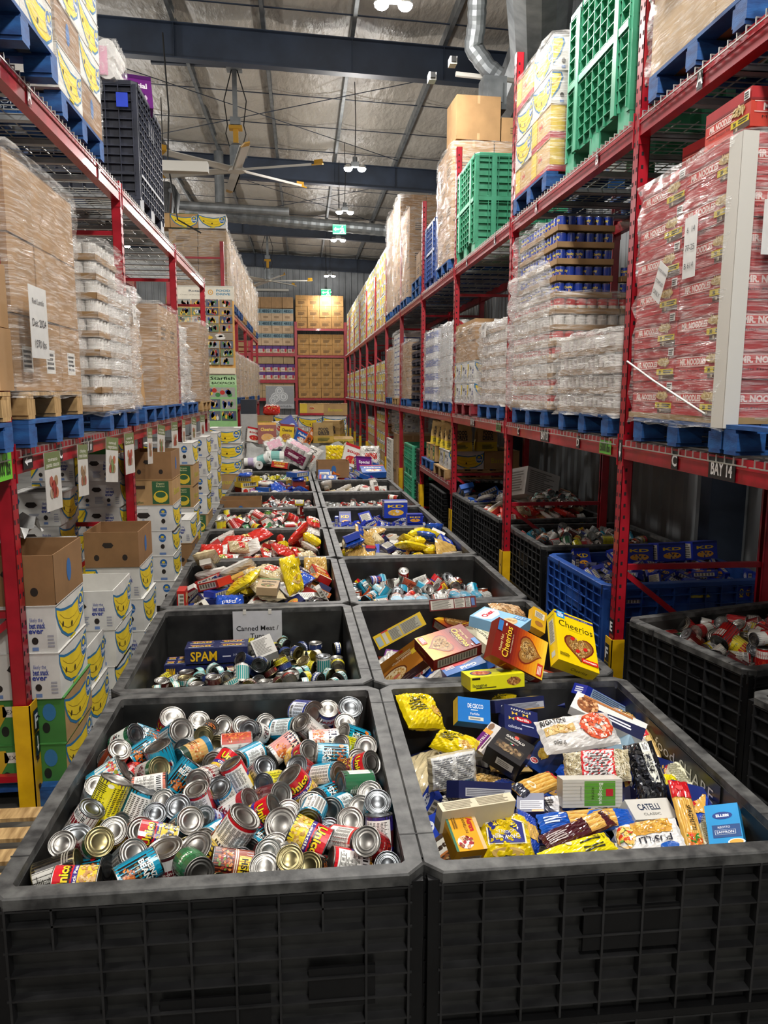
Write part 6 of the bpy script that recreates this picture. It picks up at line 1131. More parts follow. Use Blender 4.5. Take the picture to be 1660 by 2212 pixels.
# ---------------------------------------------------------------- pallets
_pl = {}
def pallet(x, y, z, c, lab_, near=True, rot=0, group=None):
    """1.2 (x) by 1.0 (y) block pallet, base at z, x,y = centre"""
    w, d = 1.2, 1.0; mt = {'b': 'bluewood', 'w': 'wood', 'r': 'redwood', 'm': 'bluewood'}[c]
    nm = ''
    k = (c, near)
    if k not in _pl:
        if near:
            a = M(); [a.cbox(0, yy, .11, w, .1, .018) for yy in (-d/2+.05, 0, d/2-.05)]
            b = M(); b.cbox(0, 0, 0, .14, .12, .082); t = M(); t.cbox(0, 0, 0, .1, d, .02); u = M(); u.cbox(0, 0, 0, w, .1, .02); u2 = M(); u2.cbox(0, 0, 0, .1, d, .02)
            _pl[k] = [q.mesh(n_, [mt]) for q, n_ in ((a, 'pallet'), (b, 'block'), (t, 'top_board'), (u, 'bottom_board'), (u2, 'bottom_board'))]
            if c == 'm': _pl[k][2] = t.mesh('top_board', ['wood'])
        else:
            a = M(); [a.cbox(0, yy, .11, w, .1, .018) for yy in (-d/2+.05, 0, d/2-.05)]; a.cbox(0, 0, .13, w, d, .02)
            [a.cbox(xx, yy, .06, .14, .12, .082) for xx in (-w/2+.07, 0, w/2-.07) for yy in (-d/2+.06, 0, d/2-.06)]; [a.cbox(0, yy, .01, w, .1, .02) for yy in (-d/2+.06, 0, d/2-.06)]
            _pl[k] = [a.mesh('pallet', [mt])]
    o = link('pallet', _pl[k][0], None, (x, y, z), (0, 0, rot)); tag(o, lab_, 'pallet', group)
    if near:
        for xx in (-w/2+.07, 0, w/2-.07):
            for yy in (-d/2+.06, 0, d/2-.06): link('block', _pl[k][1], o, (xx, yy, .061))
        for i in range(7): link('top_board', _pl[k][2], o, (-w/2+.05+i*(w-.1)/6, 0, .13), (0, 0, random.uniform(-.004, .004)))
        for yy in (-d/2+.06, 0, d/2-.06): link('bottom_board', _pl[k][3], o, (0, yy, .01))
    return o
# ---------------------------------------------------------------- cartons
_ct = {}
def carton_mesh(w, d, h, base='a07c52', style='plain', txt=None, seed=0):
    k = (round(w, 3), round(d, 3), round(h, 3), base, style, txt, seed)
    if k in _ct: return _ct[k]
    m = M(); m.cbox(0, 0, h/2, w, d, h, col=base); r = random.Random(seed)
    F = {'f': (w, h, face_map((-w/2, -d/2, 0), (1, 0, 0), (0, 0, 1))), 'r': (d, h, face_map((w/2, -d/2, 0), (0, 1, 0), (0, 0, 1))), 'l': (d, h, face_map((-w/2, d/2, 0), (0, -1, 0), (0, 0, 1))), 't': (w, d, face_map((-w/2, -d/2, h), (1, 0, 0), (0, 1, 0)))}
    tape = {'a07c52': 'b8946a'}.get(base, 'b99d74')
    for f, (a, b, g) in F.items():
        s = Sheet(a, b)
        if f == 't': s.R(0, .47, 1, .53, tape).R(0, .498, 1, .502, '4a3824')
        elif style == 'plain':
            s.R(.47, .82, .53, 1, tape).R(.47, 0, .53, .15, tape)
            if txt: s.T(.5, .6, b*.08, txt, '3a2a1c', w=a*.7).N(.2, .2, .8, .48, 4, '4a3826')
            elif seed % 2: s.N(.25, .3, .75, .6, 3, '6a5236')
        elif style == 'lentil':
            if f != 'f' and seed % 3 == 0: s.R(.3, .25, .7, .6, 'd8d6d0').up().N(.34, .3, .66, .56, 4, '3a3a3a')
            s.R(0, .985, 1, 1, '6e5334')
        elif style == 'noodles':
            s.R(0, .72, 1, 1, 'a81c20').up().R(0, .66, 1, .72, '7c1216').R(.05, .34, .62, .62, 'c83a34').up()
            s.T(.36, .5, b*.17, 'MR. NOODLES', 'f0d8d0', w=a*.5, bold=.05).R(.03, .36, .68, .38, 'e8c8c0').R(.03, .62, .68, .64, 'e8c8c0').T(.35, .25, b*.06, 'Multi Flavour Pac', '2a1010', w=a*.5)
            s.R(.66, .02, 1, .17, '4a2c14').R(.6, .17, .98, .34, 'd8c01c').up().T(.68, .255, b*.1, '30', '1a1a10', bold=.04).N(.76, .2, .96, .32, 2, '2a2a14').T(.73, .095, b*.09, '18', 'e0d0b0', bold=.03).E(.75, .55, a*.14, b*.12, 'c8a868').D(.75, .55, a*.13, b*.11, 24, .016, ['d8c088', 'b89858', 'e4d0a0'], asp=.3).R(.86, .72, .98, .95, 'e4e0dc').up().N(.87, .74, .97, .92, 3, '2a2a2a')
        elif style == 'panel':
            s.R(.15, .2, .85, .7, '24408c').up().R(.2, .3, .8, .6, 'd8d8d4')
        elif style == '48351':
            s.R(0, .62, 1, .98, '7f98a0').up().T(.5, .8, b*.24, '48351', '1c3848', w=a*.8, bold=.03).R(0, 0, 1, .6, 'c4a888').up().N(.2, .2, .8, .4, 2, '8a7054')
        elif style == 'purple':
            s.R(0, .55, 1, 1, '5a3a78').up().R(.08, .1, .6, .6, 'd8c8c0').E(.75, .4, a*.15, b*.25, 'b03040').N(.15, .2, .55, .5, 3, '6a5070').R(0, 0, 1, .1, 'c0a888')
        elif style == 'napkin': s.R(0, .5, 1, 1, '2a4a9a').up().R(.1, .1, .9, .45, 'e0e0e4')
        s.emit(m, g, eps=.0006)
    _ct[k] = m.mesh('carton', ['matte']); return _ct[k]
def banana_art(s, base='w'):
    s.up().P([(.0, .78), (.06, .55), (.16, .32), (.34, .12), (.55, .04), (.78, .1), (.95, .3), (1, .55), (1, .92), (.8, .8), (.55, .74), (.3, .8), (.16, .86), (0, .98)], '1f6c9c')
    s.up().P([(.03, .80), (.09, .57), (.19, .36), (.36, .17), (.55, .09), (.76, .15), (.92, .33), (.97, .56), (.97, .84), (.8, .74), (.55, .68), (.3, .74), (.16, .8), (.03, .9)], 'e8c81c')
    s.up().S([(.08, .66), (.2, .46), (.36, .31), (.55, .25), (.76, .32), (.9, .5)], .009, '8a7212').S([(.12, .76), (.25, .6), (.42, .48), (.6, .45), (.74, .5)], .007, 'a88a14').up().E(.86, .6, s.h*.22, s.h*.26, 'e8e0a0', n=16).up().E(.86, .6, s.h*.19, s.h*.23, '2260a0', n=16).up().E(.86, .68, s.h*.09, s.h*.07, 'd8c030').T(.86, .55, s.h*.1, 'Chiquita', 'f0f0ec', w=s.h*.34, bold=.03)
    s.E(.2, .5, s.h*.05, s.h*.06, '241c08').E(.5, .34, s.h*.05, s.h*.06, '241c08').R(.42, .02, .6, .08, 'd8c81c')
def banana_mesh(v='w', lid=True):
    """0.51 x 0.40 x 0.25 fruit box. long faces +-y, short faces +-x. v: w white, g green, b brown, t tan, o open top"""
    k = ('ban', v)
    if k in _ct: return _ct[k]
    w, d, h = .51, .40, .25
    base = {'w': 'd4d2cc', 'g': '3c7a34', 'b': '8a6640', 't': 'b08c5c', 'd': 'c8a468', 'v': 'd4d2cc'}[v[0]]
    m = M(); t = .006
    if 'o' in v:
        for a in ((-w/2, -d/2, w/2, -d/2+t), (-w/2, d/2-t, w/2, d/2), (-w/2, -d/2, -w/2+t, d/2), (w/2-t, -d/2, w/2, d/2)): m.box(a[0], a[1], 0, a[2], a[3], h+.02, col=base)
        m.box(-w/2, -d/2, .0, w/2, d/2, .01, col=base)
    else: m.cbox(0, 0, h/2, w, d, h, col=base); 
    for f in 'fkrl':
        a, g = {'f': (w, face_map((-w/2, -d/2, 0), (1, 0, 0), (0, 0, 1))), 'k': (w, face_map((w/2, d/2, 0), (-1, 0, 0), (0, 0, 1))), 'r': (d, face_map((w/2, -d/2, 0), (0, 1, 0), (0, 0, 1))), 'l': (d, face_map((-w/2, d/2, 0), (0, -1, 0), (0, 0, 1)))}[f]
        s = Sheet(a, h)
        if v[0] in 'wgv' and f in 'fk':
            if v[0] == 'g': s.R(0, 0, 1, 1, 'b08c5c')
            banana_art(s)
        elif v[0] == 'w':
            s.up().P([(0, .1), (.0, .95), (.2, .95), (.24, .8), (.16, .45)], '1f6c9c').up().P([(0, .16), (.0, .9), (.18, .9), (.2, .78), (.13, .48)], 'e8c81c').P([(0, .5), (.1, .62), (.19, .86), (.17, .88), (.07, .66), (0, .56)], '8a7212')
            s.P([(.33, .66), (.37, .76), (.52, .76), (.57, .66), (.5, .58), (.4, .58)], '20160e').E(.22, .26, .017, .02, '20160e').E(.72, .26, .017, .02, '20160e')
            s.T(.75, .72, h*.09, 'likely the', '3a4a9a', w=a*.16).T(.76, .6, h*.13, 'best snack', '2a3a8c', w=a*.2, bold=.03).T(.74, .48, h*.12, 'ever', '2a3a8c', bold=.03).N(.4, .12, .6, .4, 6, '9aa0b0').R(.18, .04, .26, .12, '6a86b8').R(.68, .04, .76, .12, '6a86b8').N(.88, .1, .97, .4, 4, 'a0a0a8')
        elif v[0] == 'v':
            s.up().P([(.12, .6), (.17, .72), (.4, .72), (.45, .6), (.36, .5), (.2, .5)], '20160e').E(.76, .72, .036, .042, '2260a0').up().E(.76, .76, .016, .012, 'd8c030').T(.76, .69, .014, 'Chiquita', 'f0f0ec', w=.06).E(.76, .38, .02, .024, '20160e').N(.12, .1, .42, .34, 5, 'a0a4b0').R(.68, .04, .84, .13, '6a86b8').R(.1, .86, .4, .96, 'dcdad6').E(.28, .42, .012, .014, '9aa0b0')
        elif v[0] == 'g':
            s.up().P([(0, .2), (.0, .9), (.22, .9), (.26, .7), (.12, .3)], 'c8a01c').R(.2, .62, .48, .86, 'd8d4c8').up().T(.34, .74, h*.1, 'EXIT', '2a2a2a').P([(.5, .6), (.54, .7), (.64, .7), (.68, .6)], '20160e').E(.8, .7, .035, .05, '2f6f9f').E(.75, .35, .02, .03, '0c1408').E(.22, .3, .02, .03, '0c1408').N(.4, .15, .65, .45, 5, '2a5a26')
        elif v[0] == 'b':
            s.up().P([(.33, .68), (.36, .76), (.5, .76), (.54, .68), (.5, .6), (.38, .6)], '20160e') if f in 'rl' else s.up().E(.5, .55, .04, .065, '2f64a0')
            if f in 'rl': s.E(.22, .3, .02, .024, '20160e').E(.74, .3, .02, .024, '20160e')
        elif v[0] == 't':
            if f in 'rl': s.up().R(.52, .05, .92, .95, '2a5a34').up().T(.72, .86, h*.08, 'Organic', 'd8d8a0', w=a*.2).T(.72, .76, h*.08, 'Bananas', 'd8d8a0', w=a*.2).E(.72, .34, .07, .06, 'e0c030').up().E(.72, .42, .05, .03, '2a5a34').T(.2, .12, h*.1, 'Fyffes', '2a5a34', w=a*.2).R(.1, .65, .35, .78, '3a2a1a')
            else: s.up().T(.5, .5, h*.3, 'Bananas', 'c8c030', w=a*.6)
        elif v[0] == 'd':
            s.up().R(0, 0, 1, .2, 'b02434').E(.5, .62, .055, .045, 'e0d0b0').up().E(.5, .62, .048, .038, 'c89a60').up().T(.5, .62, h*.14, 'Dole', 'c02c2c', bold=.04).R(0, .2, .3, 1, 'e0c040')
        s.emit(m, g, eps=.0006)
    _ct[k] = m.mesh('banana_box', ['matte'])
    ld = M(); e = .004; hh = .2
    if 'o' not in v:
        ld.box(-w/2-e, -d/2-e, h+.001, w/2+e, d/2+e, h+.006, col=base)
        for a in ((-w/2, -d/2, w/2, -d/2+.03), (-w/2, d/2-.03, w/2, d/2)): ld.box(a[0], a[1], h+.005, a[2], a[3], h+.007, col={'w': 'c4c2bc'}.get(v[0], base))
        ld.box(-.13, -.09, h+.006, .13, .09, h+.0075, col='2a2018')
    _ct[('banl', v)] = ld.mesh('lid', ['matte']) if ld.f else None
    return _ct[k]
def banana(x, y, z, v, lab_, rot=0, group=None):
    o = link('banana_box', banana_mesh(v), None, (x, y, z), (0, 0, rot)); tag(o, lab_, 'box', group)
    if _ct[('banl', v)]: link('lid', _ct[('banl', v)], o)
    return o
def far_bananas(x, y, z, ny, nz, name_, t):
    m = M(); d, h = .52, .257
    for j in range(ny):
        for k in range(nz):
            a, b, dx = y+d*j, z+h*k, random.uniform(-.01, .01); m.box(x+dx, a, b, x+.4, a+d-.008, b+h-.006, col='cfcdc6' if (j*3+k) % 4 else 'b08c5c')
            F = face_map((x+dx, a+d-.008, b), (0, -1, 0), (0, 0, 1)); s = Sheet(d-.01, h-.006); s.P([(0, .85), (.15, .35), (.5, .06), (.9, .3), (1, .9), (.55, .72)], '1f6c9c').up().P([(.04, .8), (.18, .38), (.5, .13), (.86, .34), (.96, .84), (.55, .66)], 'e0c01c').up().E(.84, .58, .045, .05, '2f64a0', n=7); s.emit(m, F, eps=.0012)
    o = m.obj('banana_boxes', ['matte']); tag(o, t, 'box'); o['kind'] = 'stuff'; return o
# ---------------------------------------------------------------- stretch film
def film(x0, y0, z0, x1, y1, z1, lab_, mt='film', amp=.012, seed=0, taper=0.0, nm='stretch_wrap', cat='wrap', parent=None):
    m = M(); r = random.Random(seed); nu, nv = 40, 16; ph = [r.uniform(0, 6) for _ in range(4)]
    cx, cy = (x0+x1)/2, (y0+y1)/2; hx, hy = (x1-x0)/2, (y1-y0)/2; R_ = .05
    ring = []
    per = []
    N4 = nu//4
    for (ax, ay, bx, by) in ((-1, -1, 1, -1), (1, -1, 1, 1), (1, 1, -1, 1), (-1, 1, -1, -1)):
        for i in range(N4): t = i/N4; per.append((ax+(bx-ax)*t, ay+(by-ay)*t))
    for j in range(nv+1):
        v = j/nv; row = []
        for i, (a, b) in enumerate(per):
            c_ = 1-.035*max(0, abs(a)+abs(b)-1.7)*3
            n = amp*(math.sin(i*1.7+j*2.3+ph[0])+.7*math.sin(j*3.1+i*.6+ph[1])+r.uniform(-.6, .6))
            k = 1-taper*v
            x = cx+a*(hx+n)*c_*k; y = cy+b*(hy+n)*c_*k; row.append((x, y, z0+(z1-z0)*v+(amp*r.uniform(-1, 1) if j in (0, nv) else 0)))
        ring.append(row)
    for j in range(nv+1): m.v += ring[j]
    n = len(per)
    for j in range(nv):
        for i in range(n): a = j*n+i; b = j*n+(i+1) % n; m.f.append((a, b, b+n, a+n)); m.c.append(None); m.m.append(0)
    e = nv*n; cidx = len(m.v); m.v.append((cx, cy, z1+.01))
    for i in range(n): m.f.append((e+i, e+(i+1) % n, cidx)); m.c.append(None); m.m.append(0)
    o = m.obj(nm, [mt], parent, smooth=True)
    if parent is None: tag(o, lab_, cat)
    return o
def stack(fn, side, x, y, z, nx, ny, nz, w, d, h, lab_, grp, jit=.006, skip=None, top=True):
    """side +1: rack to +x (aisle face at x), -1: rack to -x. only units that can be seen"""
    out = []
    for iz in range(nz):
        for iy in range(ny):
            for ix in range(nx):
                if not (ix == 0 or iy == 0 or (top and iz == nz-1)): continue
                if skip and skip(ix, iy, iz): continue
                px = x+side*(w*(ix+.5)); py = y+d*(iy+.5); pz = z+h*iz
                L = '%s, %s layer, %s along, %s in' % (lab_, nth(iz), nth(iy), nth(ix))
                out.append(fn(px+random.uniform(-jit, jit), py+random.uniform(-jit, jit), pz, L, grp, iz*7+iy*3+ix))
    return out
def cartons(side, x, y, z, nx, ny, nz, w, d, h, lab_, grp, base='a07c52', style='plain', txt=None, **k):
    def fn(px, py, pz, L, g, s): return tag(link({'noodles': 'noodle_carton', 'lentil': 'lentil_carton', 'napkin': 'napkin_carton', 'panel': 'panel_carton'}.get(style, 'carton'), carton_mesh(w-.008, d-.008, h-.004, base, style, txt, s % 3), None, (px, py, pz), (0, 0, random.uniform(-.008, .008))), L, 'carton', g)
    return stack(fn, side, x, y, z, nx, ny, nz, w, d, h, lab_, grp, **k)
def bananas(side, x, y, z, nx, ny, nz, lab_, grp, vs='w', rot=0, **k):
    w, d = (.515, .405) if abs(math.sin(rot)) < .5 else (.405, .515)
    def fn(px, py, pz, L, g, s): return banana(px, py, pz, vs[(s*5) % len(vs)], L, rot, g)
    return stack(fn, side, x, y, z, nx, ny, nz, w, d, .257, lab_, grp, **k)
_tray = {}
def cantray(side, x, y, z, nx, ny, k, sz, lab_, grp, join=False, rowonly=False):
    """a cardboard tray of standing cans: nx deep, ny along the aisle"""
    r, h = CAN[sz]; p = 2*r+.002; kk = (nx, ny, sz)
    if kk not in _tray:
        m = M(); W, D = nx*p+.006, ny*p+.006; t = .004
        m.box(0, 0, 0, W, D, .004, col='94744c')
        for a in ((0, 0, W, t), (0, D-t, W, D), (0, 0, t, D), (W-t, 0, W, D)): m.box(a[0], a[1], 0, a[2], a[3], .045, col='9c7b52')
        _tray[kk] = m.mesh('can_tray', ['matte'])
    W, D = nx*p+.006, ny*p+.006
    o = link('can_tray', _tray[kk], None, (x if side > 0 else x-W, y, z)); tag(o, 'cardboard tray, '+lab_, 'tray', grp+' trays')
    if join:
        m = M(); L = M()
        for i in range(nx):
            for j in range(ny):
                if i == 0 or j == 0:
                    cx_, cy_ = (x+side*(.003+p*(i+.5))), y+.003+p*(j+.5); m.tube([(cx_, cy_, z+.006), (cx_, cy_, z+.006+h)], r, 12, col='c9c7c2'); m.tube([(cx_, cy_, z+.012), (cx_, cy_, z+h)], r+.0006, 12, col=['d9d6d0', 'cfc8c6'][(i+j) % 2], cap=False)
        b = m.mesh('cans', ['print']); c2_ = link('cans', b, o); c2_.location = -o.location; c2_['kind'] = 'stuff'
        return W, D
    for i in range(nx):
        for j in range(ny):
            if not ((i == 0 and not rowonly) or j == 0): continue
            c_ = can(k if isinstance(k, str) else k[(i+j) % len(k)], sz, (x+side*(.003+p*(i+.5)), y+.003+p*(j+.5), z+.006+h/2), None, 'can, %s, %s along, %s in' % (lab_, nth(j), nth(i)), grp, rot=(0, 0, (math.pi if side > 0 else 0)+random.uniform(-1.2, 1.2)))
    return W, D
# ---------------------------------------------------------------- bulk bins
_bn = {}
def bin_meshes(mt, rim, inner, w, l, h, style):
    k = (mt, w, l, h, style)
    if k in _bn: return _bn[k]
    t = .035; out = {}
    b = M(); b.box(-w/2+.02, -l/2+.02, .12, w/2-.02, l/2-.02, .15)
    for x in (-w/2+.09, 0, w/2-.09):
        for y in (-l/2+.1, 0, l/2-.1): b.cbox(x, y, .06, .15, .18, .12)
    for x in (-1, 1):
        for y in (-1, 1): b.cbox(x*(w/2-.03), y*(l/2-.03), h/2+.03, .045, .045, h-.12)
    out['base'] = b.mesh('bulk_bin', [mt])
    def wall(L, seed):
        m = M(); r = random.Random(seed)
        m.box(-L/2+.05, -t/2+.012, .14, L/2-.05, t/2, h-.03, mi=1)     # inner sheet
        nv = max(6, int(L/.125)); xs = [-L/2+.05+(L-.1)*i/nv for i in range(nv+1)]; zs = []
        z = h-.045
        while z > .13: zs.append(z); z -= .052 if len(zs) < 2 else .076
        for i, x in enumerate(xs):
            if style == 'a' and i % 2 and r.random() < .5 and 0 < i < nv:
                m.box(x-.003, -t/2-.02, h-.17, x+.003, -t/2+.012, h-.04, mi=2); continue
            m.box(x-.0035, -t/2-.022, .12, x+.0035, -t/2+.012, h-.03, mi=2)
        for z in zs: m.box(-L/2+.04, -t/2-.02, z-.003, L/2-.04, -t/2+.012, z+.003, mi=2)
        if style == 'a': m.box(-.16, -t/2-.012, .3, .16, -t/2-.004, .48); m.box(L*.22, -t/2-.014, .42, L*.38, -t/2-.004, .55)
        if style == 'b':
            m.box(-L*.1, -t/2-.016, h-.3, L*.15, -t/2-.006, h-.16); m.box(-L/2+.05, -t/2-.024, .3, L/2-.05, -t/2+.01, .325)
        if style == 'c':
            for xx in (-L*.3, L*.3): m.box(xx-.03, -t/2-.03, .12, xx+.03, -t/2+.01, h-.03)
            m.box(-L/2+.05, -t/2-.028, h*.52, L/2-.05, -t/2+.01, h*.56)
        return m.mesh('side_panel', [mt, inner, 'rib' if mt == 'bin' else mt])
    out['w1'] = wall(w, 1); out['w2'] = wall(w, 2); out['l1'] = wall(l, 3)
    m = M(); c = .05; o_ = [(-w/2+c, -l/2), (w/2-c, -l/2), (w/2, -l/2+c), (w/2, l/2-c), (w/2-c, l/2), (-w/2+c, l/2), (-w/2, l/2-c), (-w/2, -l/2+c)]
    q = .055; c2 = .012; i_ = [(-w/2+q+c2, -l/2+q), (w/2-q-c2, -l/2+q), (w/2-q, -l/2+q+c2), (w/2-q, l/2-q-c2), (w/2-q-c2, l/2-q), (-w/2+q+c2, l/2-q), (-w/2+q, l/2-q-c2), (-w/2+q, -l/2+q+c2)]
    z1, z0 = h, h-.038; b_ = .006
    for i in range(8):
        j = (i+1) % 8; A, B, D, E_ = o_[i], o_[j], i_[j], i_[i]
        s = lambda p, f: (p[0]*f, p[1]*f)
        A2, B2 = s(A, .994), s(B, .994)
        m.quad((*A2, z1), (*B2, z1), (*D, z1), (*E_, z1)); m.quad((*A, z1-b_), (*B, z1-b_), (*B2, z1), (*A2, z1)); m.quad((*A, z0), (*B, z0), (*B, z1-b_), (*A, z1-b_)); m.quad((*D, z0), (*E_, z0), (*E_, z1), (*D, z1)); m.quad((*E_, z0), (*D, z0), (*B, z0), (*A, z0))
    for y in (-l*.36, l*.36):
        for sx in (-1, 1): m.box(sx*(w/2-.0)-.004 if sx < 0 else w/2-.002, y-.13, z0-.03, (sx*w/2+.002) if sx < 0 else w/2+.004, y-.125, z1-.002, mi=1); m.box(min(sx*(w/2-q), sx*w/2), y-.004, z1-.0005, max(sx*(w/2-q), sx*w/2), y+.002, z1+.0008, mi=1)
    out['rim'] = m.mesh('rim', [rim, 'cable'])
    _bn[k] = out; return out
def bulk_bin(x, y, rot, lab_, mt='bin', rim='rim', inner='binin', w=1.18, l=1.36, h=.86, style='a', z=0, name='bulk_bin', rolled=False):
    B = bin_meshes(mt, rim, inner, w, l, h, style)
    o = link(name, B['base'], None, (x, y, z), (0, 0, rot)); tag(o, lab_, 'bin')
    link('side_panel', B['w1'], o, (0, -l/2+.04, 0)); link('side_panel', B['w2'], o, (0, l/2-.04, 0), (0, 0, math.pi))
    link('side_panel', B['l1'], o, (w/2-.04, 0, 0), (0, 0, math.pi/2)); link('side_panel', B['l1'], o, (-w/2+.04, 0, 0), (0, 0, -math.pi/2))
    link('rim', B['rim'], o); return o
NUM = ['zero', 'one', 'two', 'three', 'four', 'five', 'six', 'seven', 'eight', 'nine', 'ten']
def spot_labels(items, binname, per=7):
    """items: list of (text, x, y) in bin coordinates; label by rows counted from the near rim"""
    rows = {}
    for i, (t, x, y) in enumerate(items): rows.setdefault(int((y+.75)/.15), []).append((x, i))
    out = [None]*len(items)
    for rn, k in enumerate(sorted(rows)):
        for c, (x, i) in enumerate(sorted(rows[k])): out[i] = '%s, %s, %s row, %s from left' % (items[i][0], binname, nth(rn), nth(c))
    return out
def quat3(a, b, c, k): a, b, c = a/k, b/k, c/k; return (math.sqrt(max(0, 1-a*a-b*b-c*c)), a, b, c)
BH = .845
def Qe(*e):
    from mathutils import Euler
    return tuple(Euler(e, 'XYZ').to_quaternion())
# ------------------------------------------------ the two files of bulk bins down the aisle
ROWY = [2.79+1.43*i for i in range(9)]
def cL(y): return -.28-.022*(y-2.8)
def cR(y): return .95-.020*(y-2.8)
LN = ['front bean can bin', 'tuna bin', 'pasta and rice bin', 'ramen bin', 'tomato can bin', 'soup can bin', 'mixed cereal bin', 'glass jar bin', 'paper towel bin']
RN = ['front pasta bin', 'cereal box bin', 'second bean bin', 'mixed pasta bin', 'macaroni bin', 'mixed soup bin', 'packet bin', 'snack bin', '']
BINW = {}
for i, y in enumerate(ROWY):
    l_, y_ = (1.46, 2.765) if i == 0 else (1.41, y)
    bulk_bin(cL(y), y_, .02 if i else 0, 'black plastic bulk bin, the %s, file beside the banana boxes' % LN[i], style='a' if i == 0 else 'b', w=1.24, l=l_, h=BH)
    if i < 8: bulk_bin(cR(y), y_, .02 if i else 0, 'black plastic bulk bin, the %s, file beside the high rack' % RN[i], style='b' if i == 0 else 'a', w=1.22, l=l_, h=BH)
# front bean bin: every tin placed
hs = HCAN
lab_ = spot_labels([(CANTXT.get(c[0], 'can'), c[2]/1000+.28, c[3]/1000-2.8) for c in hs], 'front bin')
for c, L in zip(hs, lab_): can(c[0], c[1], (c[2]/1000, c[3]/1000, c[4]/1000-.01), quat3(*c[5:8], 100), L, 'cans in the front bean bin')
# packets and boxes placed one by one
PB = {1: ('pasta bin', 'packets in the front pasta bin'), 2: ('cereal bin', 'boxes in the cereal bin'), 3: ('tuna bin', 'packs in the tuna bin')}
hb = [(b[0], str(b[1]))+b[2:] for b in HBOX]
lab_ = spot_labels([(PROD[b[0]][2], int(b[5])/1000-(cR(2.8) if b[1] == '1' else 0), int(b[6])/1000-(2.8 if b[1] == '1' else 4.2)) for b in hb], '')
seen = {}
for i, (b, L) in enumerate(zip(hb, lab_)):
    k, bn = b[0], int(b[1]); w, h, d, x, y, z = [int(v)/1000 for v in b[2:8]]; q = quat3(*b[8:11], 1000)
    if bn == 3 and k == 'spampack': continue
    if k == 'ellebi': y -= .06; z += .045; x -= .01
    if k == 'lasagne': x, y, z, q, d = .88, 3.42, .885, Qe(math.pi/2-.12, 0, .14), .13
    n = seen.get((k, bn), 0); seen[(k, bn)] = n+1; tot = sum(1 for c in hb if c[0] == k and c[1] == b[1])
    t = PROD[k][2]+('' if tot == 1 else ', %s from near rim' % nth(sorted([int(c[6]) for c in hb if c[0] == k and c[1] == b[1]]).index(int(b[6]))))
    product(k, w, h, d, (x, y, z), q, t+', '+PB[bn][0], PB[bn][1], seed=i)
for j, (x, y, z, w, n_) in enumerate([(-.56, 4.45, .60, .40, 'lower'), (-.55, 4.48, .70, .36, 'upper'), (-.80, 4.42, .62, .12, 'side')]):
    product('spampack', w, .09 if w > .2 else .1, .2, (x+.02*j, y, z), Qe(math.pi/2-.1, 0, .05), '%s navy blue multipack of canned meat with yellow lettering' % n_, 'multipacks in the tuna bin')
def heap(cx, cy, rot, pat, kinds, surf, bname, grp, mirror=False, maxn=999, seed=0, sx=1.0, sy=1.0, skip=None, flat=1.0, drop=0, lite=False):
    r = random.Random(seed); S = SIM[pat]; it = []
    for i in range(0, len(S), 7):
        t = 'c t m L j k b s g n C f'.split()[S[i]]; x, y, z = [v/1000 for v in S[i+1:i+4]]; q = quat3(*S[i+4:i+7], 100)
        if mirror: x, y = -x, -y; q = tuple(Quaternion((0, 0, 0, 1)) @ Quaternion(q))
        if lite and z < -.07: continue
        it.append((t, x*sx, y*sy, z*flat, q))
    ks = [r.choice(kinds[t] if t in kinds else kinds['*']) for t, *_ in it]; tx = [(CANTXT[k] if k in CANTXT else PROD[k][2]) for k in ks]
    labs = spot_labels([(a, b[1], b[2]) for a, b in zip(tx, it)], bname); ca, sa = math.cos(rot), math.sin(rot); n = 0
    for (t, x, y, z, q), k, L in zip(it, ks, labs):
        if skip and skip(x, y, z): continue
        P = (cx+x*ca-y*sa, cy+x*sa+y*ca, surf+z); q = tuple(Quaternion((0, 0, 1), rot) @ Quaternion(q)); n += 1
        if n > maxn: break
        if k in CANTXT: can(k, t, P, q, L, grp, tin='tingold' if (t == 't' and r.random() < .25) else None)
        else:
            d = {'k': (.095, .185, .038), 'b': (.14, .21, .055), 's': (.09, .27, .045), 'g': (.19, .27, .065), 'n': (.12, .19, .075), 'C': (.19, .28, .07), 'f': (.085, .16, .085)}[t]
            product(k, *d, P, q, L, grp, seed=r.randrange(3))
B0 = ['HB', 'UC', 'TL', 'GL', 'MR', 'OR', 'GR', 'RD', 'UB', 'BL', 'TN', 'WR', 'BR', 'GN', 'YL']
heap(cL(ROWY[1]), ROWY[1]-.02, .02, 'tuna', {'t': ['TU1', 'TU2', 'TU3', 'TU4', 'TU5', 'TU1', 'TU2'], 'c': ['TU5', 'TU3', 'TU1'], '*': ['TU1']}, .635, 'tuna bin', 'tins in the tuna bin', seed=2, skip=lambda x, y, z: y > .1 and x < -.05)
PM = {'g': ['GB1', 'GB2', 'GB4', 'GB7', 'GB5', 'GB6'], 's': ['PBR', 'PWH', 'GB1', 'spagred', 'marspag2' if 0 else 'PWH'], 'b': ['PWH', 'PBR', 'TAN', 'CRD'], 'k': ['KDL', 'WHB', 'ORG', 'PBR'], 'n': ['GB5', 'GB1'], 'C': ['CYL']}
heap(cL(ROWY[2]), ROWY[2], .02, 'mix1', PM, .80, 'rice bin', 'packets in the pasta and rice bin', seed=3)
PR = {'g': ['GB3', 'GB5', 'GB6', 'GB3', 'GB5'], 's': ['GB3', 'CRD', 'GB6'], 'b': ['GB3', 'CRD', 'GB5'], 'k': ['CRD', 'WHB', 'GB3', 'WHB'], 'n': ['GB3', 'GB5', 'GB2'], 'C': ['CRD']}
heap(cL(ROWY[3]), ROWY[3], .02, 'mix2', PR, .80, 'ramen bin', 'packets in the ramen bin', seed=4)
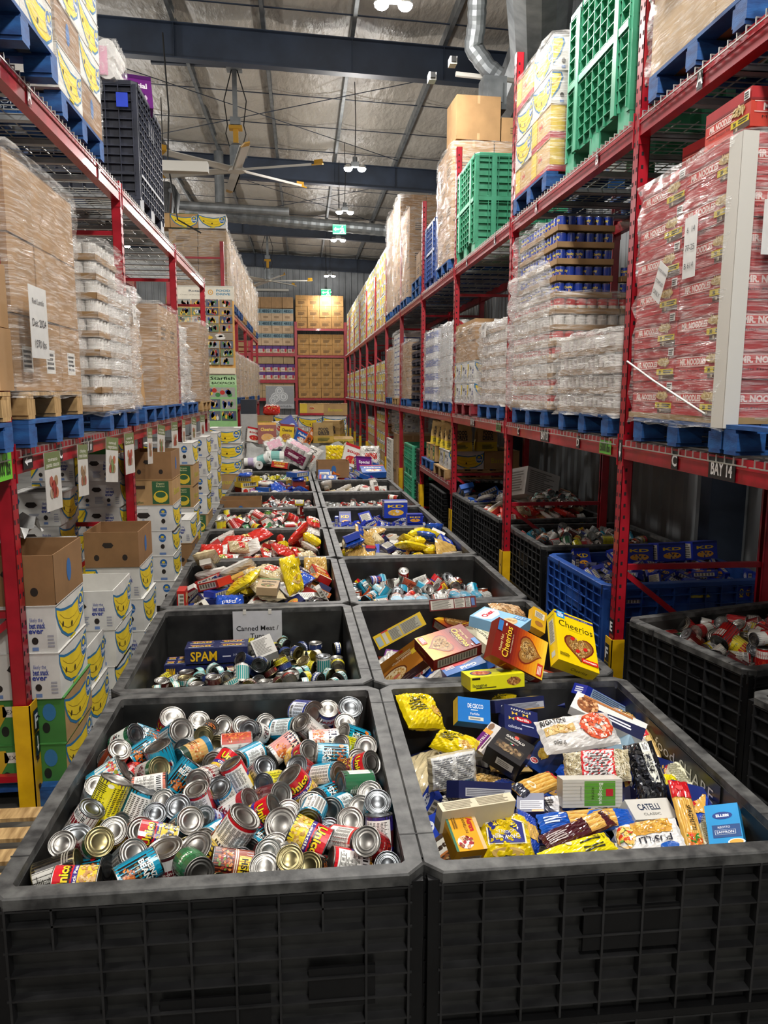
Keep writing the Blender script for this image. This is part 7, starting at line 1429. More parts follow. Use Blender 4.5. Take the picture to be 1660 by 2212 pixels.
TM = {'c': ['TM1', 'TM2', 'TM4', 'TM3', 'TM2', 'RD', 'TM5'], 'm': ['TM1', 'TM2', 'TM4', 'TM5', 'TM3'], 'L': ['TM3', 'TM1', 'RD'], 'j': ['JR', 'JR']}
heap(cL(ROWY[4]), ROWY[4], .02, 'cans2', TM, .79, 'tomato bin', 'cans in the tomato can bin', seed=5, lite=True)
heap(cL(ROWY[5]), ROWY[5], .02, 'cans3', {**TM, 'm': ['TM2', 'CWH', 'TM2'], 'c': ['TM2', 'TM4', 'WT']}, .74, 'soup bin', 'cans in the soup can bin', seed=6, mirror=True, skip=lambda x, y, z: x < -.1 and y > -.3)
heap(cL(ROWY[6]), ROWY[6]-.1, .02, 'mix3', {'g': ['GB4', 'GB6'], 'C': ['CBR', 'CBL', 'CYL'], 'b': ['PPL', 'CBR', 'CBL'], 'k': ['KDB', 'WHB', 'PPL']}, .82, 'cereal bin two', 'boxes in the mixed cereal bin', seed=7)
heap(cL(ROWY[7]), ROWY[7], .02, 'cans3', {'c': ['TU4', 'GL', 'WT'], 'm': ['GL', 'TM5', 'WT'], 'j': ['GK', 'TM5', 'YL']}, .76, 'jar bin', 'jars in the glass jar bin', seed=8)
heap(cR(ROWY[0]), ROWY[0], 0, 'mix1', {'g': ['GB1', 'GB4', 'GB5', 'GB7'], 's': ['PBR', 'PWH', 'GB1'], 'b': ['PBR', 'PWH'], 'k': ['PBR', 'KDL'], }, .61, 'pasta bin', 'packets in the front pasta bin', seed=9, mirror=True, skip=lambda x, y, z: z > .03)
heap(cR(ROWY[1]), ROWY[1], .02, 'mix3', {'g': ['GB4', 'GB6'], 'C': ['CBR', 'CBL', 'CYL'], 'b': ['ORG', 'CBR', 'CBL'], 'k': ['WHB', 'CRD', 'PPL']}, .55, 'cereal bin', 'boxes in the cereal bin', seed=10, mirror=True, skip=lambda x, y, z: z > .05)
heap(cR(ROWY[2]), ROWY[2], .02, 'cans1', {'c': ['HB', 'HB', 'UC', 'OR', 'GR', 'MR', 'TL', 'BR', 'UB', 'WT'], 'm': ['RD', 'TL', 'HF', 'CL', 'BL']}, .70, 'bean bin two', 'cans in the second bean bin', seed=11, lite=True)
for j, (x, y, q_) in enumerate([(.72, 5.15, 'nearer the gap'), (1.15, 5.25, 'nearer the rack')]):
    m = M()
    for a in range(3):
        for b in range(2): m.tube([(-.09+a*.088, -.044+b*.088, -.04), (-.09+a*.088, -.044+b*.088, .05)], .042, 12, col='12809f')
    o = m.obj('wrapped_can_pack', ['canlabel'], None, (x, y, .74), (.25, .1*j, .4*j-.1)); tag(o, 'plastic wrapped pack of teal bean cans, %s, second bean bin' % q_, 'multipack'); film(-.14, -.095, -.045, .14, .095, .055, '', 'clearbag', .004, 3+j, nm='wrap', parent=o)
heap(cR(ROWY[3]), ROWY[3], .02, 'mix2', {'g': ['GB1', 'GB2', 'GB4', 'GB6', 'GB1'], 's': ['PBR', 'GB1', 'PWH'], 'b': ['PBR', 'PWH', 'TAN', 'KDL'], 'k': ['PBR', 'PWH'], 'n': ['GB1', 'GB2', 'GB5'], 'C': ['PBR']}, .80, 'mixed pasta bin', 'packets in the mixed pasta bin', seed=12, mirror=True)
heap(cR(ROWY[4]), ROWY[4], .02, 'kd', {'k': ['KDB', 'KDB', 'KDL', 'BPK'], 'b': ['KDB']}, .70, 'macaroni bin', 'boxes in the macaroni bin', seed=13)
product('BPK', .27, .2, .16, (1.04, 8.75, .89), Qe(math.pi/2-.05, 0, .05), 'large blue and white macaroni multipack standing in the macaroni bin')
for j in range(2): product('KDB', .17, .095, .1, (1.2, 8.25, .76+.1*j), Qe(math.pi/2, 0, 0), 'square blue macaroni box with yellow lettering, %s of two stacked' % ('lower' if j == 0 else 'upper'), 'square macaroni boxes')
heap(cR(ROWY[5]), ROWY[5], .02, 'cans3', {**TM, 'm': ['TM2', 'CWH', 'TM2', 'WT'], 'c': ['TM2', 'TM4', 'WT', 'GL']}, .70, 'mixed soup bin', 'cans in the mixed soup bin', seed=14)
heap(cR(ROWY[6]), ROWY[6], .02, 'mix1', {'g': ['GB6', 'GB5'], 's': ['GB6', 'GB5', 'PWH'], 'b': ['PWH', 'GB6'], 'k': ['WHB', 'ORG', 'GB7']}, .68, 'packet bin', 'packets in the packet bin', seed=15)
heap(cR(ROWY[7]), ROWY[7], .02, 'mix2', {'g': ['CBL', 'GB6'], 's': ['ORG', 'CBL'], 'b': ['PPL', 'CBL', 'CYL'], 'k': ['CRD', 'WHB', 'KDL'], 'n': ['CYL', 'ORG'], 'C': ['CBL']}, .84, 'snack bin', 'boxes in the snack bin', seed=16)
banana(cR(ROWY[7])-.28, ROWY[7]-.1, .83, 'bo', 'open brown banana carton standing on the snack bin', 0.06)
for nm, k, w, h, d, x, y, z, e, t in [('w', 'PPL', .28, .3, .1, .98, 12.75, 1.0, (1.2, .1, .35), 'large purple box beside the brown carton on the snack bin'), ('w', 'GB6', .35, .35, .15, 1.15, 13.3, 1.12, (1.3, 0, .1), 'white paper sack on the far end of the snack bin'), ('w', 'CBL', .4, .3, .1, 1.12, 12.5, .93, (.3, 0, .1), 'pale blue box lying on the snack bin'), ('w', 'GB2', .34, .3, .18, .55, 13.5, 1.15, (1.2, 0, 0), 'yellow plastic bag behind the brown carton'), ('w', 'WHB', .34, .4, .12, .83, 13.45, 1.1, (1.25, .35, .2), 'white printed box leaning behind the brown carton')]:
    product(k, w, h, d, (x, y, z), Qe(*e), t)
# open brown box on the soup bin
banana(cL(ROWY[5])-.36, ROWY[5]-.15, .62, 'bo', 'open brown carton of tins inside the soup can bin', 0.03)
# paper towel bin
def roll(x, y, z, r, L, e, t, col='e6e6e2', g='kitchen paper on the end bin', band='7fb8b0'):
    m = M(); m.tube([(0, 0, -L/2), (0, 0, L/2)], r, 20, col=col, cap=False); 
    for s in (-1, 1):
        for k in range(20): a, b = 2*math.pi*k/20, 2*math.pi*(k+1)/20; Q = [(r*math.cos(a), r*math.sin(a), s*L/2), (r*math.cos(b), r*math.sin(b), s*L/2), (r*.25*math.cos(b), r*.25*math.sin(b), s*L/2), (r*.25*math.cos(a), r*.25*math.sin(a), s*L/2)]; m.quad(*(Q if s > 0 else Q[::-1]), col=col)
    m.tube([(0, 0, -L/2+.002), (0, 0, L/2-.002)], r*.25, 10, col='6a5a48')
    m.tube([(0, 0, -L*.2), (0, 0, L*.25)], r+.002, 20, col=band, cap=False)
    return tag(m.obj('paper_roll', ['print'], None, (x, y, z), e), t, 'paper roll', g)
y9 = ROWY[8]
roll(-.75, y9-.2, 1.0, .09, .3, (1.2, .3, 1.1), 'white kitchen roll with green band, tilted at the end bin corner')
roll(-.52, y9-.1, 1.05, .1, .34, (1.57, 0, 1.5), 'white kitchen roll with teal band lying across the end bin')
roll(-.45, y9-.35, .93, .08, .2, (1.57, 0, 1.2), 'small pale green roll at the near rim of end bin')
for k, (x, z) in enumerate([(-.85, .93), (-.95, .98)]): roll(x, y9-.4, z, .075, .22, (1.57, 0, .6+k), 'lilac wrapped roll in the end bin corner, %s' % nth(k), band='b8a8c8')
def rollpack(x, y, z, e, n, nm, t, nx=3, ny=2, nz=2, r=.06, L=.11, pcol='7a1c48'):
    m = M()
    for i in range(nx):
        for j in range(ny):
            for k in range(nz): m.tube([((i-(nx-1)/2)*2*r, (j-(ny-1)/2)*2*r, (k-nz/2)*L), ((i-(nx-1)/2)*2*r, (j-(ny-1)/2)*2*r, (k-nz/2+1)*L-.003)], r*.98, 12, col='e4e2de')
    W, D, H = nx*r, ny*r, nz*L/2
    m.box(-W*.8, -D-.006, -H*.6, W*.8, -D-.003, H*.5, col=pcol); m.box(-W*.5, -D-.008, -H*.2, W*.3, -D-.006, H*.1, col='ead8de'); m.box(-W*.7, -D*.8, H+.004, W*.7, D*.6, H+.006, col='e0a8bc')
    o = m.obj(nm, ['print'], None, (x, y, z), e); tag(o, t, 'paper roll pack'); film(-W-.005, -D-.005, -H, W+.005, D+.005, H+.004, '', 'clearbag', .006, n, nm='wrap', parent=o); return o
rollpack(-.12, y9-.1, 1.1, (.25, .5, -.25), 5, 'toilet_roll_pack', 'large white and maroon pack of rolls tilted on the end bin', nx=4, ny=2, nz=3, r=.065)
rollpack(-.55, y9+.25, 1.2, (.9, -.3, .3), 6, 'toilet_roll_pack', 'dark blue topped pack of rolls behind the maroon pack', pcol='1c3484', nx=3)
product('GB6', .3, .5, .12, (.12, y9+.1, 1.0), Qe(.9, .4, -.5), 'white plastic wrapped paper pack sliding down the end bin')
product('CRD', .3, .12, .1, (-.42, y9-.45, .92), Qe(1.2, .1, -.3), 'colourful printed packet at the near rim of the end bin')
# ------------------------------------------------ bins on the floor under the right hand rack
bulk_bin(2.66, 4.08, .25, 'black bulk bin of red cans under bay fourteen of the high rack', w=1.2, l=.98, h=.86, style='b')
heap(2.66, 4.08, .25, 'cans2', {'c': ['TM1', 'TM2', 'TM4', 'RD', 'CSP', 'TM5'], 'm': ['TM1', 'TM2', 'TM4', 'CSP'], 'L': ['TM1', 'RD', 'TM3'], 'j': ['JR']}, .80, 'bay fourteen bin', 'cans in the bay fourteen bin', seed=20, mirror=True, sx=.98, sy=.72)
bulk_bin(2.76, 2.92, .25, 'black bulk bin at the near end of the high rack, barely in the picture', w=1.2, l=.98, h=.84, style='b')
heap(2.76, 2.92, .25, 'kd', {'k': ['ORG', 'WHB'], 'b': ['ORG']}, .66, 'near end bin', 'boxes in the near end bin', seed=21, sy=.72, skip=lambda x, y, z: x > -.1 or y < .1)
bulk_bin(2.78, 5.78, .06, 'blue plastic bulk crate of macaroni under the high rack', 'blue', 'blue', 'blue', w=1.36, l=1.12, h=.86, style='b', name='bulk_crate')
heap(2.78, 5.78, .06, 'kd', {'k': ['KDB', 'KDB', 'KDL', 'PBR', 'KDB'], 'b': ['KDB', 'GB2']}, .80, 'blue crate', 'boxes in the blue crate', seed=22, sx=1.15, sy=.84)
for j in range(3): product('KDB', .24, .15, .16, (2.75+.25*j, 6.05-.05*j, .90+.02*j), Qe(1.4, 0, .1*j), 'dark blue macaroni case at the back of the blue crate, %s from the aisle' % nth(j), 'cases at the back of the blue crate')
bulk_bin(2.76, 7.18, .03, 'black bulk bin of mixed cans under the high rack, third along', w=1.32, l=1.16, h=.86, style='b')
heap(2.76, 7.18, .03, 'cans1', {'c': B0, 'm': ['RD', 'TL', 'TM3', 'CL', 'WT']}, .80, 'third rack bin', 'cans in the third rack bin', seed=23, sx=1.15, sy=.88, lite=True)
bulk_bin(2.70, 8.62, .05, 'black bulk bin of packets under the high rack, fourth along', w=1.25, l=1.14, h=.86, style='b')
heap(2.70, 8.62, .05, 'mix2', {'g': ['GB6', 'GB5', 'GB3'], 's': ['GB3', 'GB6'], 'b': ['GB6', 'CRD'], 'k': ['WHB', 'CRD'], 'n': ['GB5', 'GB3'], 'C': ['GB6']}, .84, 'fourth rack bin', 'packets in the fourth rack bin', seed=24, sx=1.08, sy=.85)
heap(2.85, 8.7, .05, 'tuna', {'t': ['TU1', 'TU3'], 'c': ['TM2', 'WT'], '*': ['TU1']}, .98, 'fourth rack heap', 'tins heaped in the fourth rack bin', seed=28, sx=.6, sy=.6, skip=lambda x, y, z: x < -.2)
bulk_bin(2.66, 9.85, .03, 'black bulk bin with blue packets under the high rack, fifth along', w=1.25, l=1.05, h=.86, style='b')
heap(2.66, 9.85, .03, 'mix1', {'g': ['CBL', 'GB6', 'GB4'], 's': ['CBL', 'GB6'], 'b': ['CBL', 'GB6'], 'k': ['KDL', 'WHB']}, .80, 'fifth rack bin', 'packets in the fifth rack bin', seed=25, sx=1.08, sy=.78)
product('tissuebox', .5, .34, .36, (2.75, 9.0, 1.1), Qe(1.35, .3, .35), 'pale grey cardboard case leaning open on the fourth rack bin')
# stacked collapsed crates, green crate, low shelf with banana boxes and paper bags
for j in range(9):
    m = M(); m.cbox(0, 0, 0, 1.1, 1.15, .05); m.cbox(0, 0, .035, 1.14, 1.2, .018); [m.cbox(-.5+.2*i, -.585, 0, .006, .04, .07) for i in range(6)]; [m.cbox(-.56, -.5+.2*i, 0, .04, .006, .07) for i in range(6)]
    tag(m.obj('folded_bin', ['bin'], None, (2.55, 11.4+random.uniform(-.02, .02), .06+.085*j)), 'folded flat black bin, %s from the floor, below the low shelf' % nth(j), 'bin', 'folded bins under the low shelf')
bm_ = beam(RX, 10.44, 13.26, .92, 'red low front beam carrying the banana boxes', 1); beam(RXB, 10.44, 13.26, .92, 'red low rear beam carrying the banana boxes', -1)
deck(RX, 10.5, .98, 2.7, 1, 'wire deck of the low shelf under the paper bags', n=12)
pallet(2.6, 11.25, .99, 'w', 'wooden pallet on the low shelf, nearer one'); pallet(2.6, 12.5, .99, 'b', 'blue pallet on the low shelf, farther one')
bananas(1, 2.05, 10.75, 1.135, 2, 2, 1, 'banana box on the low shelf', 'banana boxes on the low shelf', vs='wwt', rot=0)
bananas(1, 2.05, 11.95, 1.135, 2, 2, 1, 'banana box on low farther pallet', 'banana boxes on the low shelf', vs='ttw', rot=0)
def paperbag(x, y, z, s, rot, t, col='b8975c', low='d0b428', W=.30, D=.18, H=.38):
    m = M(); ny = 6; r = random.Random(int(x*100+y*10)); P = []
    for j in range(ny+1):
        v = j/ny; k = 1-.1*v; row = []
        for a, b in ((-1, -1), (0, -1.06), (1, -1), (1.02, 0), (1, 1), (0, 1.05), (-1, 1), (-1.02, 0)): row.append((a*W/2*k+r.uniform(-.01, .01), b*D/2*(1-.35*v)+r.uniform(-.01, .01), v*H+r.uniform(-.012, .012)*(v > .8)))
        P.append(row)
    for j in range(ny):
        for i in range(8): i2 = (i+1) % 8; m.quad(P[j][i], P[j][i2], P[j+1][i2], P[j+1][i], col=low if j < 2 else col)
    m.poly(P[ny], col='a5844c'); s_ = Sheet(W, H); s_.up(4).T(.5, .68, .06, 'FOOD', '1c1c28', w=W*.5, bold=.03).T(.5, .5, .06, 'DRIVE', '1c1c28', w=W*.55, bold=.03).R(.24, .4, .76, .415, '1c1c28'); s_.emit(m, lambda x_, y_, o_: ((x_-W/2)*(1-.1*y_/H), -D/2*(1-.35*y_/H)-.012-o_, y_), eps=.001)
    s2 = Sheet(W, H); s2.up(3).N(.2, .08, .8, .25, 4, '4a5a28'); s2.emit(m, lambda x_, y_, o_: (x_-W/2, -D/2-.012-o_, y_), eps=.001)
    return tag(m.obj('paper_bag', ['matte'], None, (x, y, z), (s, 0, rot)), t, 'paper bag', 'food drive paper bags')
for j, (x, y, r_) in enumerate([(2.22, 10.72, -.1), (2.2, 11.0, -.7), (2.2, 11.35, -.7), (2.2, 11.75, -.8), (2.2, 12.2, -.8), (2.58, 10.75, .1)]): paperbag(x, y, 1.40, 0, r_, 'brown and yellow food drive paper bag, %s along the low shelf' % nth(j))
for nm, y, c, c2 in (('green', 14.5, 'green', 'green'), ('black', 13.75, 'bin', 'bin')):
    for j in range(2): bulk_bin(2.6, y+(.6 if nm == 'green' else 0), 0, '%s bulk crate stacked on the floor under the far bays, %s' % (nm, 'lower' if j == 0 else 'upper'), c, c2, c2, w=1.1, l=1.2 if nm == 'green' else .5, h=.6, style='b', z=.6*j, name='bulk_crate')
cartons(1, 2.1, 16.5, .02, 2, 3, 3, .5, .5, .42, 'plain carton on floor, far bays', 'cartons on the floor of the far bays')
film(2.08, 17.1, 1.28, 3.1, 18.3, 1.9, 'stretch wrapped grey crates in the far floor bay'); bulk_bin(2.6, 18.6, 0, 'pale grey slotted crate standing in the far floor bay', 'white', 'white', 'white', w=1.1, l=1.1, h=1.1, style='c', name='bulk_crate')
bananas(1, 2.08, 19.4, .14, 2, 5, 6, 'banana box on floor, far bay', 'banana boxes on the far floor bays', vs='wwt', rot=math.pi/2)
bananas(1, 2.08, 22.5, .14, 2, 5, 5, 'banana box on floor, farther bay', 'banana boxes on the farther floor bays', vs='wtw', rot=math.pi/2)
# ------------------------------------------------ right hand rack, lower level loads
Z1, Z2 = HB+.075, HT+.075
ZP = .142
def pal(side, y, z, c, t, near=True, x=None): return pallet((x if x is not None else 2.0+.6 if side > 0 else -1.40-.6), y, z, c, t, near)
pal(1, 4.02, Z1, 'b', 'blue pallet under the red noodle cartons'); pal(1, 3.0, Z1, 'b', 'blue pallet at the near end of the lower level')
cartons(1, 2.0, 3.52, Z1+ZP+.03, 2, 2, 7, .55, .53, .185, 'red noodle carton', 'red noodle cartons on the pallet', base='b3262a', style='noodles')
for j, (x, y) in enumerate([(2.3, 3.72), (2.45, 4.25)]): tag(link('carton', carton_mesh(.54, .4, .17, 'c23a28', 'noodles', None, j), None, (x, y, 3.43), (0, 0, .1*j)), 'loose orange red noodle carton on top of the wrapped load, %s' % ('nearer' if j == 0 else 'farther'), 'carton')
m = M(); m.box(2.0, 3.5, Z1+ZP, 3.1, 4.6, Z1+ZP+.03, col='a08458'); tag(m.obj('cardboard_sheet', ['matte']), 'brown cardboard sheet beneath the red noodle cartons', 'cardboard')
m = M(); m.box(1.985, 3.49, Z1+ZP-.02, 1.992, 3.60, 3.40); m.box(1.985, 3.485, Z1+ZP-.02, 2.06, 3.492, 3.40); tag(m.obj('corner_board', ['white']), 'white cardboard edge protector up the corner of the noodle load', 'edge protector')
film(1.975, 3.50, Z1+ZP-.03, 3.12, 4.60, 3.42, 'shiny stretch film around the red noodle cartons', 'film', .008, 3)
m = M(); m.tube([(1.965, 4.58, 2.42), (1.96, 4.2, 2.3), (1.965, 3.62, 2.13)], .006, 6); tag(m.obj('twisted_film_strand', ['cloth']), 'twisted white strand of film slanting across the noodle load', 'film strand')
def paper(x, y, z, w, h, rz, t, lines, col='d9d8d4', ry=0, big=None):
    m = M(); m.cbox(0, 0, 0, w, h, .001, col=col); s = Sheet(w, h)
    for i, l in enumerate(lines): s.up().T(.5, 1-(i+.7)/(len(lines)+.4), min(h/(len(lines)+1)*.5, w*1.15/max(len(l), 3)), l, '26262a')
    s.emit(m, face_map((-w/2, -h/2, .0008), (1, 0, 0), (0, 1, 0)), eps=.0008)
    o = m.obj('paper_note', ['print'], None, (x, y, z), (math.pi/2, 0, 0)); o.matrix_world = Matrix.Translation((x, y, z)) @ Matrix.Rotation(rz, 4, 'Z') @ Matrix.Rotation(math.pi/2, 4, 'X') @ Matrix.Rotation(ry, 4, 'Z')
    return tag(o, t, 'note')
RXN, LXN = -math.pi/2, math.pi/2
paper(1.955, 4.18, 2.83, .12, .2, RXN, 'small slanted white note stuck on the noodle load', ['FOOD BANK', 'STAPLES', 'ONLY'], ry=-.5)
paper(1.955, 3.86, 2.96, .13, .3, RXN, 'white shipping label on the noodle load', ['6  14', '77-25', 'B 614'])
paper(2.22, 3.455, 2.98, .26, .24, 0, 'white label with long number on the near face of noodle load', ['77-25', 'LOT', '83617'])
pal(1, 5.42, Z1, 'b', 'blue pallet under the short white wrapped load'); pal(1, 6.78, Z1, 'b', 'blue pallet under the tall can load')
for l in range(4): cantray(1, 2.02, 4.86, Z1+ZP+.135*l, 6, 13, 'CWH', 'c', 'short load, %s layer' % nth(l), 'cans in the short wrapped load', join=True)
film(1.99, 4.82, Z1+ZP-.02, 3.1, 6.08, Z1+ZP+.57, 'white stretch film over the short can load', 'film2', .014, 4)
for l in range(10):
    k = ['CSP', 'CSP', 'CWH', 'CSP', 'CSP', 'CWH', 'CSP', 'CCH', 'CCH', 'CCH'][l]
    cantray(1, 2.02, 6.16, Z1+ZP+.128*l, 6, 14, k, 'm' if l > 6 else 'c', 'tall load, %s layer' % nth(l), 'cans in the tall load')
    if l < 9: cantray(1, 2.02+6*.089+.01, 6.16, Z1+ZP+.128*l, 6, 1, k, 'm' if l > 6 else 'c', 'tall load inner tray, %s layer' % nth(l), 'cans in the tall load', rowonly=True)
for l in range(2): cantray(1, 2.02, 6.16, Z1+ZP+.128*(10+l), 6, 14, 'CCH', 'm', 'tall load top, %s layer' % nth(l), 'cans in the tall load')
film(1.975, 6.3, Z1+ZP-.02, 2.3, 7.47, Z1+ZP+1.2, 'torn bunched stretch film down the aisle side of the tall can load', 'film2', .022, 5, nm='bunched_wrap')
film(1.985, 6.10, Z1+ZP-.02, 3.12, 7.45, Z1+ZP+.95, 'clear stretch film around the lower part of tall can load', 'film', .012, 5)
film(1.99, 6.5, Z1+ZP+.9, 2.6, 7.44, Z1+ZP+1.55, 'thin stretch film around the upper blue soup trays', 'film', .012, 6)
paper(2.75, 6.12, 3.12, .16, .13, 0, 'small white barcode label on the tall can load', ['BEEF', '|||||||'])
pal(1, 8.28, Z1, 'b', 'blue pallet under the first wrapped white load of bay twelve')
for l in range(7): cantray(1, 2.04, 7.74, Z1+ZP+.128*l, 6, 12, 'CWH', 'c', 'bay twelve load, %s layer' % nth(l), 'cans in the bay twelve load', join=True)
film(2.0, 7.7, Z1+ZP, 3.1, 8.88, 2.97, 'white stretch film round the first load of bay twelve', 'film2', .018, 7)
paper(1.985, 8.5, 2.9, .22, .16, RXN, 'crumpled white label at the top of wrapped load', ['||||| |||', '4821'])
tag(link('carton', carton_mesh(.6, .4, .16, 'a07c52', 'plain', None, 1), None, (2.6, 8.3, 3.0)), 'brown carton lying on the wrapped load of bay twelve', 'carton')
pal(1, 9.62, Z1, 'r', 'red pallet under the fruit cartons')
bananas(1, 2.03, 9.1, Z1+ZP, 2, 3, 2, 'fruit carton on red pallet', 'fruit cartons on the red pallet', vs='wtw', rot=0)
cartons(1, 2.03, 9.1, Z1+ZP+.52, 2, 2, 2, .5, .6, .24, 'brown carton above fruit', 'brown cartons above the fruit cartons')
film(2.0, 9.06, Z1+ZP, 3.1, 10.34, 3.02, 'stretch film around the fruit cartons on red pallet', 'film', .02, 8)
for j, y in enumerate((10.98, 12.38)):
    pal(1, y, Z1, 'b', 'blue pallet under the pale wrapped load, %s of two in bay eleven' % nth(j))
    cartons(1, 2.04, y-.56, Z1+ZP, 2, 3, 5, .52, .37, .215, 'pale carton, %s pale load' % nth(j), 'cartons in the pale loads', base='c2c4c6', style='napkin' if j else 'plain')
    film(2.0, y-.6, Z1+ZP-.02, 3.1, y+.58, 3.18, 'pale stretch film, %s load of bay eleven' % nth(j), 'film2', .012, 9+j)
for j in range(8):
    m = M(); m.cbox(0, 0, .07, 1.1, 1.15, .025); [m.cbox(a, b, .03, .13, .13, .06) for a in (-.48, 0, .48) for b in (-.5, 0, .5)]; [m.cbox(-.54, -.5+.1*i, .06, .01, .012, .1) for i in range(11)]; [m.cbox(-.5+.1*i, -.57, .06, .012, .01, .1) for i in range(11)]
    tag(m.obj('plastic_pallet', ['darkplastic'], None, (2.6, 14.1, Z1+.15*j)), 'black plastic pallet, %s from the bottom of its stack' % nth(j), 'pallet', 'stack of black plastic pallets')
for j, (y, t, h, st) in enumerate([(15.4, 'brown carton in curved wrap', 4, 'plain'), (16.9, 'blue and white printed carton', 5, 'panel'), (18.3, 'brown carton in tall wrap', 4, 'plain')]):
    pal(1, y, Z1, 'bwb'[j], 'far pallet on the lower level of high rack, %s' % nth(j), near=False)
    cartons(1, 2.04, y-.55, Z1+ZP, 2, 2, h, .52, .55, .27, t, t+'s', base='a07c52' if st == 'plain' else 'c4c2bc', style=st)
    film(2.0, y-.6, Z1+ZP, 3.1, y+.6, Z1+ZP+.28*h, 'stretch film over the %s' % t, 'film', .02, 12+j)
bananas(1, 2.06, 19.5, Z1+.02, 1, 5, 4, 'banana box, lower level', 'banana boxes on the far lower level', vs='wwwt', rot=math.pi/2)
far_bananas(2.06, 22.2, Z1+.02, 27, 4, '', 'mass of banana boxes filling the far end of the lower rack level')
# ------------------------------------------------ right hand rack, upper level loads
pal(1, 4.06, Z2, 'b', 'blue pallet with tan cartons on the upper level, near corner'); pal(1, 2.9, Z2, 'b', 'blue pallet on the upper level, above the camera side')
cartons(1, 2.03, 3.55, Z2+ZP, 2, 3, 3, .5, .36, .42, 'tan carton high near corner', 'tan cartons high in the near corner', base='b59870')
film(2.0, 3.53, Z2+ZP, 3.1, 4.66, Z2+1.45, 'stretch film around the tan cartons at the near corner', 'film', .01, 20)
paper(1.985, 4.48, 4.55, .2, .25, RXN, 'white paper label on the tan cartons', ['', '', ''])
bulk_bin(2.6, 5.5, 0, 'large green plastic bulk crate on the upper level, nearer one', 'green', 'green', 'green', w=1.15, l=1.2, h=1.12, style='c', z=Z2, name='bulk_crate')
pal(1, 6.95, Z2, 'b', 'blue pallet under banana boxes on upper level, right hand rack')
bananas(1, 2.02, 6.45, Z2+ZP, 2, 2, 4, 'banana box between green crates', 'banana boxes between the green crates', vs='dwwd', rot=math.pi/2)
film(1.99, 6.42, Z2+ZP, 3.1, 7.5, Z2+ZP+1.05, 'stretch film around banana boxes between green crates', 'film', .008, 21)
bulk_bin(2.6, 9.83, 0, 'green plastic bulk crate on the upper level, farther one', 'green', 'green', 'green', w=1.15, l=1.1, h=1.1, style='c', z=Z2, name='bulk_crate')
pal(1, 11.25, Z2, 'b', 'blue pallet under the tall brown cartons beyond the green crate')
cartons(1, 2.03, 10.65, Z2+ZP, 2, 2, 3, .55, .6, .5, 'large brown carton beyond crate', 'large brown cartons beyond the green crate', style='plain', txt='Compliments')
tag(link('carton', carton_mesh(.6, .55, .55, 'a07c52', 'plain', None, 2), None, (2.35, 10.95, Z2+ZP+1.52), (0, 0, .05)), 'brown carton topping the wrapped load beyond the green crate', 'carton')
tag(link('carton', carton_mesh(.5, .5, .3, 'a07c52', 'plain', None, 1), None, (2.93, 10.95, Z2+ZP+1.52)), 'smaller brown carton at the back of the same load top', 'carton')
film(2.0, 10.62, Z2+ZP, 3.1, 11.9, Z2+ZP+1.5, 'silvery stretch film around the large brown cartons', 'film', .012, 22)
bulk_bin(2.6, 12.7, 0, 'blue plastic bulk crate on the upper level', 'blue', 'blue', 'blue', w=1.1, l=1.1, h=1.0, style='c', z=Z2, name='bulk_crate')
for j in range(2): pallet(2.6, 13.9, Z2+.15*j, 'b', 'blue pallet of a stack of two on upper level, %s' % ('lower' if j == 0 else 'upper'), False)
tag(link('carton', carton_mesh(.6, .5, .45, 'a07c52', 'plain', 'ULINE', 1), None, (2.35, 13.9, Z2+.3)), 'brown carton on the two stacked blue pallets', 'carton')
y = 15.0
for j, (h, st, tx) in enumerate([(3, 'plain', 'Compliments'), (4, 'plain', 'Compliments'), (4, 'plain', None)]):
    pal(1, y+.55, Z2, 'b', 'far blue pallet on the upper level, %s of three' % nth(j), False)
    cartons(1, 2.04, y, Z2+ZP, 2, 2, h, .54, .57, .55, 'tall far carton, %s pile' % nth(j), 'tall far cartons on the upper level', style=st, txt=tx)
    film(2.0, y-.02, Z2+ZP, 3.1, y+1.16, Z2+ZP+.55*h, 'stretch film round tall far cartons, %s pile' % nth(j), 'film', .014, 23+j); y += 1.42
bananas(1, 2.06, 19.4, Z2+.02, 1, 3, 7, 'banana box, upper level', 'banana boxes on the far upper level', vs='wwwt', rot=math.pi/2)
far_bananas(2.06, 21.1, Z2+.02, 29, 7, '', 'mass of banana boxes filling the far end of the upper rack level')
# ------------------------------------------------ left hand rack, lower level loads
pal(-1, 4.62, Z1, 'b', 'blue pallet beneath the raw wood pallet, left rack'); pal(-1, 4.62, Z1+.145, 'w', 'raw wood pallet under the wrapped brown cartons'); 
pal(-1, 3.4, Z1, 'b', 'blue pallet at the near end of left rack'); pal(-1, 3.4, Z1+.145, 'w', 'raw wood pallet at the near end of left rack')
cartons(-1, -1.42, 4.06, Z1+.29, 2, 3, 3, .56, .385, .385, 'brown carton, note load', 'brown cartons wrapped with a note', style='lentil')
film(-2.55, 4.02, Z1+.25, -1.38, 5.24, 3.42, 'stretch film round the brown cartons with a note', 'film', .010, 30)
paper(-1.35, 4.23, 2.58, .27, .36, LXN, 'white handwritten sheet on the wrapped brown cartons', ['Red Lentils', 'Dec 2024', '1570 lbs'], col='cfcfcc')
cartons(-1, -1.42, 2.85, Z1+.29, 1, 3, 2, .5, .39, .3, 'plain carton, near end', 'cartons at the near end of the left rack')
pal(-1, 6.3, Z1, 'b', 'blue pallet under the white can load, left rack')
for l in range(9): cantray(-1, -1.42, 5.7, Z1+ZP+.130*l, 6, 12 if l < 7 else 7, 'CWH', 'c', 'left can load, %s layer' % nth(l), 'cans on the left can pallet')
